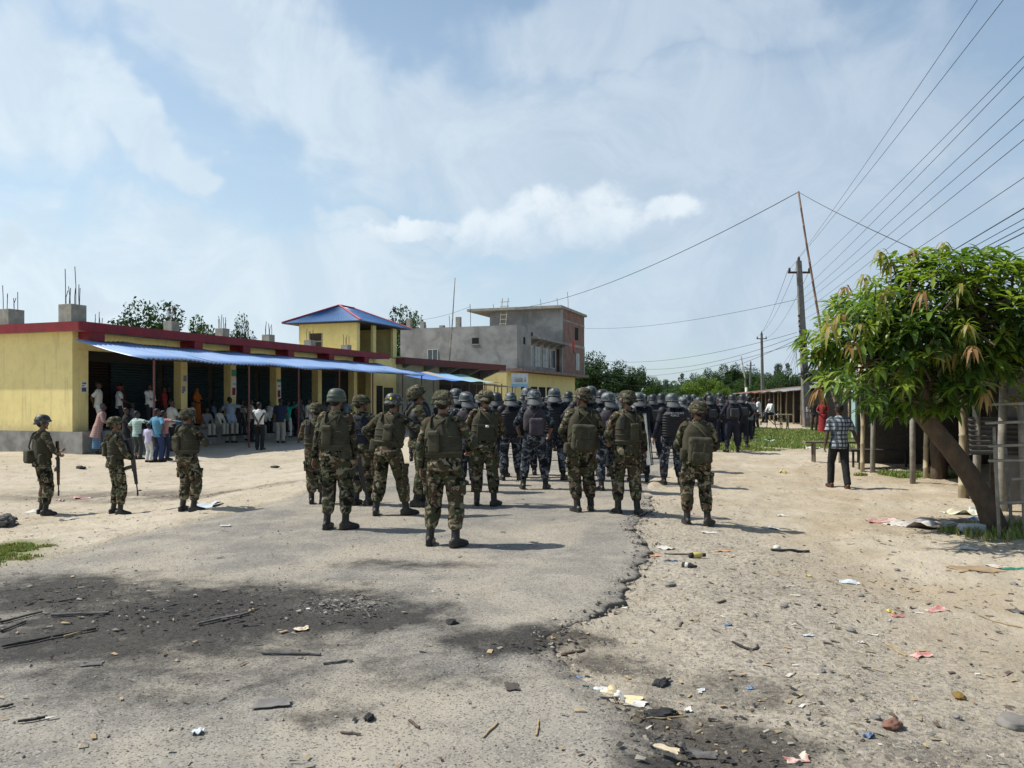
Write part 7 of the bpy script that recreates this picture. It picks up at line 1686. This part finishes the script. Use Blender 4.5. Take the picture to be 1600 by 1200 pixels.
for a in ((313, 793, .55, .5, plw, 'crumpled white and blue plastic sheet at the feet of a soldier', 'plastic_sheet', 5, .12), (60, 800, .38, .2, papw, 'white sheet end lying left of the leftmost soldier', 'plastic_sheet', 0, .07), (128, 779, .34, .2, plr, 'pale pink rag on the dirt between two soldiers', 'rag', 20, .05), (110, 812, .06, .34, papw, 'narrow white board strip on the verge', 'litter', -30, .03), (94, 782, .14, .1, plr, 'small red and white packet on the verge', 'litter', 10, .05),
          (470, 984, .13, .09, M('cream_shell', (.60, .50, .36), (.5, .42, .3), 6), 'cream coloured flat scrap in the black soot', 'litter', 20, .04), (144, 1038, .16, .1, ashw, 'grey ash covered scrap left of the soot', 'litter', 15, .03), (426, 1099, .24, .15, M('ash_grey_sheet', (.13, .125, .12), (.17, .16, .15), 6), 'grey torn flat sheet on the asphalt at lower left', 'litter', 10, .02), (308, 1145, .07, .07, plw, 'tiny clear wrapper on the road', 'litter', 0, .04),
          (970, 1093, .25, .17, pagem, 'scorched yellowed magazine page beside the burnt rag', 'paper', -32, .02), (985, 1098, .22, .12, papw, 'white page edge under the scorched one', 'paper', -30, .015), (938, 1078, .10, .05, plw, 'pale bag scrap above the scorched page', 'litter', 0, .02), (1075, 1111, .05, .06, papw, 'small white tissue right of the burnt rag', 'litter', 0, .03), (905, 1060, .05, .035, plb, 'tiny blue wrapper near the broken asphalt edge', 'litter', 0, .03),
          (1245, 1190, .14, .07, M('faded_packet', (.50, .44, .38), (.42, .16, .13), 16), 'torn red and white food packet at the bottom edge', 'litter', 8, .05), (1357, 1152, .07, .05, plb, 'crumpled navy wrapper at lower right', 'litter', 30, .05), (1172, 1077, .05, .04, plb, 'small bright blue scrap in the middle of the dirt', 'litter', 0, .03), (1095, 1080, .06, .03, plw, 'thin clear scrap near the blue one', 'litter', 0, .02), (1090, 1180, .22, .10, ashw, 'grey burnt sheet in the corner soot', 'litter', -12, .03), (1042, 1172, .17, .05, M('pale_bone_wood', (.45, .39, .28), (.38, .32, .23), 6), 'pale half burnt bark piece in the corner soot', 'litter', -40, .03),
          (1522, 891, .58, .32, papc, 'flat sheet of brown cardboard on the right dirt', 'cardboard', 2, .015), (1556, 886, .2, .22, papw, 'white paper touching the cardboard sheet', 'paper', 30, .02), (1586, 889, .5, .08, orr, 'orange strip at the right edge near the cardboard', 'litter', 0, .02), (1580, 890, .3, .06, plg, 'green plastic scrap right of the cardboard', 'litter', -10, .05), (1512, 858, .3, .2, papw, 'white folded paper alone above the cardboard', 'paper', 5, .04), (1326, 909, .22, .12, plw, 'pale clear wrapper in mid dirt', 'litter', 0, .03), (1040, 857, .18, .22, papw, 'white square paper near the broken edge', 'paper', 25, .03), (1048, 877, .17, .07, plb, 'light blue strip by the dark rod', 'litter', -10, .03), (1025, 869, .16, .07, orr, 'orange scrap by the broken edge', 'litter', 0, .02), (1130, 862, .2, .05, orr, 'orange straight strip on the dirt', 'litter', 0, .02), (1108, 833, .2, .06, papw, 'thin white strip in front of the short soldier', 'litter', 0, .02),
          (1263, 901, .08, .05, ply, 'small yellow scrap in mid dirt', 'litter', 0, .04), (1392, 957, .09, .07, ply, 'yellow scrap beside red wrapper pieces', 'litter', 0, .04), (1462, 954, .2, .1, plr, 'red wrapper piece on the right', 'litter', 10, .03), (1402, 963, .14, .06, plr, 'red and white wrapper beside the yellow scrap', 'litter', 0, .03), (1440, 1025, .15, .1, plr, 'pinkish wrapper among grey litter', 'litter', 0, .05), (1364, 993, .09, .03, papw, 'white straw paper on the dirt', 'litter', -20, .02), (1345, 1005, .05, .03, papw, 'white crumb of paper', 'litter', 0, .02), (1235, 917, .1, .03, papw, 'sliver of white paper among stones', 'litter', 10, .02), (1262, 994, .11, .05, plw, 'clear wrapper near the stones', 'litter', 20, .03), (1242, 931, .09, .04, papw, 'torn pale paper by the dark stone', 'litter', -10, .02), (1137, 977, .07, .05, plb, 'blue wrapper half buried in gravel', 'litter', 0, .03), (1590, 957, .16, .16, ashw, 'dusty sandal like scrap at the right edge', 'litter', 20, .05),
          (1224, 739, .22, .16, ply, 'bright yellow bag scrap beyond the walking man', 'litter', 0, .1), (1205, 826, .22, .09, papw, 'white card in front of the short soldier', 'litter', 0, .03), (1222, 806, .16, .1, papw, 'white scrap near the shadow of the short soldier', 'litter', 0, .03), (1480, 822, 1.3, .45, M('stained_board', (.17, .12, .095), (.4, .38, .37), 3, .8), 'stained curled board lying before the mango tree', 'board', 3, .12), (1450, 822, .8, .25, papw, 'white paper sheet on the stained board', 'paper', 3, .10), (1400, 818, .35, .2, papw, 'white scraps left of the stained board', 'litter', 20, .06), (1375, 815, .4, .2, plr, 'reddish scraps left of the white ones', 'litter', 0, .05), (1500, 803, .5, .22, M('pale_yellow_bag', (.55, .52, .36), (.6, .6, .5), 5), 'pale yellow bag by the mango trunk', 'litter', 0, .1), (1530, 798, .3, .2, plw, 'clear bag by the foot of the mango trunk', 'litter', 0, .1), (1528, 812, .3, .15, plb, 'blue rag at the foot of the mango trunk', 'litter', 0, .06), (1366, 719, .5, .3, plw, 'pale bottle like wrapper right of the bamboo post', 'litter', 0, .08),
          (1194, 690, .7, .4, M('mint_bag', (.3, .5, .42), (.4, .55, .5), 5), 'pale green bag lying on the grass', 'litter', 0, .14), (1180, 688, .4, .2, papw, 'white scrap beside the pale green bag', 'litter', 0, .08), (1270, 700, .6, .4, papw, 'white litter near the end of the pole bench', 'litter', 0, .12), (1283, 694, .5, .4, ashw, 'grey heap of rags near the pole bench', 'litter', 0, .2), (800, 869 + 205, .10, .14, M('dark_slate_tile', (.075, .062, .055), (.06, .05, .045), 6), 'dark slate piece lying on the bare asphalt', 'tile', 4, .008), (352, 822, .14, .08, papw, 'white crumb at the road edge left', 'litter', 0, .03)):
    scrap('scrap' if a[6] == 'litter' else a[6], a[5], a[0], a[1], a[2], a[3], a[4], ('scrap' if a[6] == 'litter' else a[6]), a[7], a[8])
lump('burnt_rag', 'black burnt rag crumpled beside straw stalks', 1028, 1116, .10, .045, .013, rubber, 'rag', .5, 5); lump('burnt_rag', 'black twisted burnt rag above the scorched page', 1031, 1070, .10, .035, .013, rubber, 'rag', .55, 5); lump('burnt_lump', 'small black burnt lump on bare asphalt at lower mid left', 577, 1123, .035, .025, .016, rubber, 'litter', .4, 4); lump('burnt_lump', 'black burnt lump beside the dark edge in mid road', 706, 976, .045, .04, .025, rubber, 'litter', .4, 4)
for u, v, s, lab in ((1590, 1137, .085, 'big rounded grey stone at the lower right edge'), (1225, 949, .05, 'dark flat stone on the dirt with a soot ring'), (1402, 892, .045, 'small grey stone above the clear wrapper'), (1584, 914, .05, 'small black stone near the right edge'), (1368, 1103 + 20, .04, 'small grey stone left of the watered patch'), (1345, 932, .04, 'small stone near a bent wire'), (1048, 916, .07, 'reddish stone with soot beside it'), (1284, 1050, .04, 'dark stone in the scorched gravel'), (1494, 1122, .04, 'grey oval stone above the big one'), (1330, 987, .05, 'brown clod among the litter'), (2, 822, .22, 'grey heap of rubble at the left edge')):
    s = s * .72 if s < .2 and s != .085 else s
    lump('stone' if s < .2 else 'rubble_heap', lab, u, v, s, s * .75, s * .5, stonem if s < .2 else ashw, 'stone' if s < .2 else 'rubble', .3 if s < .2 else .5, 3 if s < .2 else 6)
lump('brick_piece', 'broken brown brick piece at lower right', 1395, 1137, .06, .035, .025, brickm, 'brick', .3, 4)
lump('peel', 'brown and yellow banana peel like scrap under the grit', 1499, 1092, .05, .03, .02, M('peel_brown', (.25, .15, .03), (.04, .03, .02), 4), 'litter', .4, 3)
# bottle and box
b = at(1090, 872); t = thing('bottle', 'small yellow and black bottle lying on the dirt', 'bottle', b + Vector((0, 0, .03)), R(10))
g = G(); g.tube([(-.06, 0, 0), (-.04, 0, 0), (.03, 0, 0), (.05, 0, 0)], [.028, .032, .032, .018], 14); g.build('body', ply, t, smooth=True); g = G(); g.tube([(.05, 0, 0), (.085, 0, 0)], [.02, .02], 12); g.build('cap', rubber, t, smooth=True); g = G(); g.tube([(-.09, 0, 0), (-.055, 0, 0)], [.026, .033], 12); g.build('base', rubber, t, smooth=True)
b = at(1076, 887); t = thing('bottle', 'dark glass bottle neck lying below the yellow bottle', 'bottle', b + Vector((0, 0, .02)), R(-30)); g = G(); g.tube([(-.06, 0, 0), (.02, 0, 0), (.05, 0, 0), (.08, 0, 0)], [.03, .03, .014, .012], 12); g.build('body', rubber, t, smooth=True); g = G(); g.tube([(-.03, 0, 0), (.0, 0, 0)], [.031, .031], 12); g.build('paper_label', papw, t, smooth=True)
b = at(1519, 831); g = G(); g.box((0, 0, .05), (.27, .16, .1), bev=.01); g.box((-.15, 0, .04), (.05, .12, .07), rot=rot3(0, .4, 0), bev=.004); tag(g.build('foam_box', M('pale_foam', (.46, .48, .48), (.4, .42, .42), 7, .6), None, loc=b, rotz=R(3)), 'pale grey foam box lying near the mango trunk', 'box')
lump('black_shoe', 'black shoe lying by the plinth of the yellow shop', 105, 708, .14, .08, .07, rubber, 'shoe', .2, 2)
lump('dark_clod', 'dark torn rag on the sandy verge behind the soldiers', 126, 732, .16, .1, .05, rubber, 'rag', .5, 4)
lump('dark_clod', 'dark sandal on the sand near the awning shadow', 430, 731, .13, .08, .04, rubber, 'shoe', .3, 3)
# straw and leaf scraps too many to count
r = np.random.RandomState(12); g = G(); k = 0
while k < 5200:
    y = 3 + 22 * r.rand() ** 1.6; x = r.uniform(-.7, .68) * y; onr = road_l(y) < x < road_r(y)
    if r.rand() > (.25 if onr else 1) * (.35 + 1.6 * max(0, float(vnoise(x * .6, y * .6, 9)))): continue
    z = gz(x, y) + .006; a = r.uniform(0, 6.28); l = (.0035 + .022 * r.rand() ** 3.0) * (1 + y * .06); wd = l * r.uniform(.08, .5); ca, sa = math.cos(a), math.sin(a)
    g.put([(x + ca * l + sa * wd, y + sa * l - ca * wd, z + r.uniform(0, .006)), (x + ca * l - sa * wd, y + sa * l + ca * wd, z + r.uniform(0, .006)), (x - ca * l - sa * wd, y - sa * l + ca * wd, z + r.uniform(0, .006)), (x - ca * l + sa * wd, y - sa * l - ca * wd, z)], [(0, 1, 2, 3)], int(r.choice(5, p=[.30, .30, .10, .22, .08]))); k += 1
for (cx, cy, sx, sy, nn, mix_) in ((-2.3, 5.8, 1.2, .6, 900, (.04, .005, .85, .10, .005)), (-1.3, 6.0, .35, .3, 260, (0, .0, .60, .38, .02)), (-3.7, 6.3, .8, .5, 260, (.06, .01, .83, .10, 0)), (.1, 5.1, .5, .25, 200, (.1, .05, .7, .15, 0)), (.95, 3.6, .5, .5, 380, (.08, .05, .74, .12, .01)), (-6.2, 15.3, 1.5, .45, 420, (.55, .08, .3, .05, .02)), (5.5, 9.5, 1.4, .8, 260, (.4, .2, .1, .15, .15)), (8.5, 18, 1.5, 2.0, 260, (.5, .15, .2, .1, .05)), (2.6, 6.5, 1.4, 1.3, 300, (.4, .25, .15, .15, .05))):
    for k in range(nn):
        x = r.normal(cx, sx * .6); y = r.normal(cy, sy * .6); z = gz(x, y) + .007; a = r.uniform(0, 6.28); l = (.003 + .017 * r.rand() ** 3.0) * (1 + y * .05); wd = l * r.uniform(.15, .7); ca, sa = math.cos(a), math.sin(a)
        g.put([(x + ca * l + sa * wd, y + sa * l - ca * wd, z + r.uniform(0, .01)), (x + ca * l - sa * wd, y + sa * l + ca * wd, z + r.uniform(0, .01)), (x - ca * l - sa * wd, y - sa * l + ca * wd, z + r.uniform(0, .01)), (x - ca * l + sa * wd, y - sa * l - ca * wd, z)], [(0, 1, 2, 3)], int(r.choice(5, p=mix_)))
tag(g.build('litter', [M('brown_twig', (.12, .085, .06)), straw, charm, M('grey_leaf_scrap', (.2, .18, .15), (.26, .24, .2), 9), papw]), 'small chips, dry leaves and straw scattered over dirt and road', 'litter', kind='stuff')
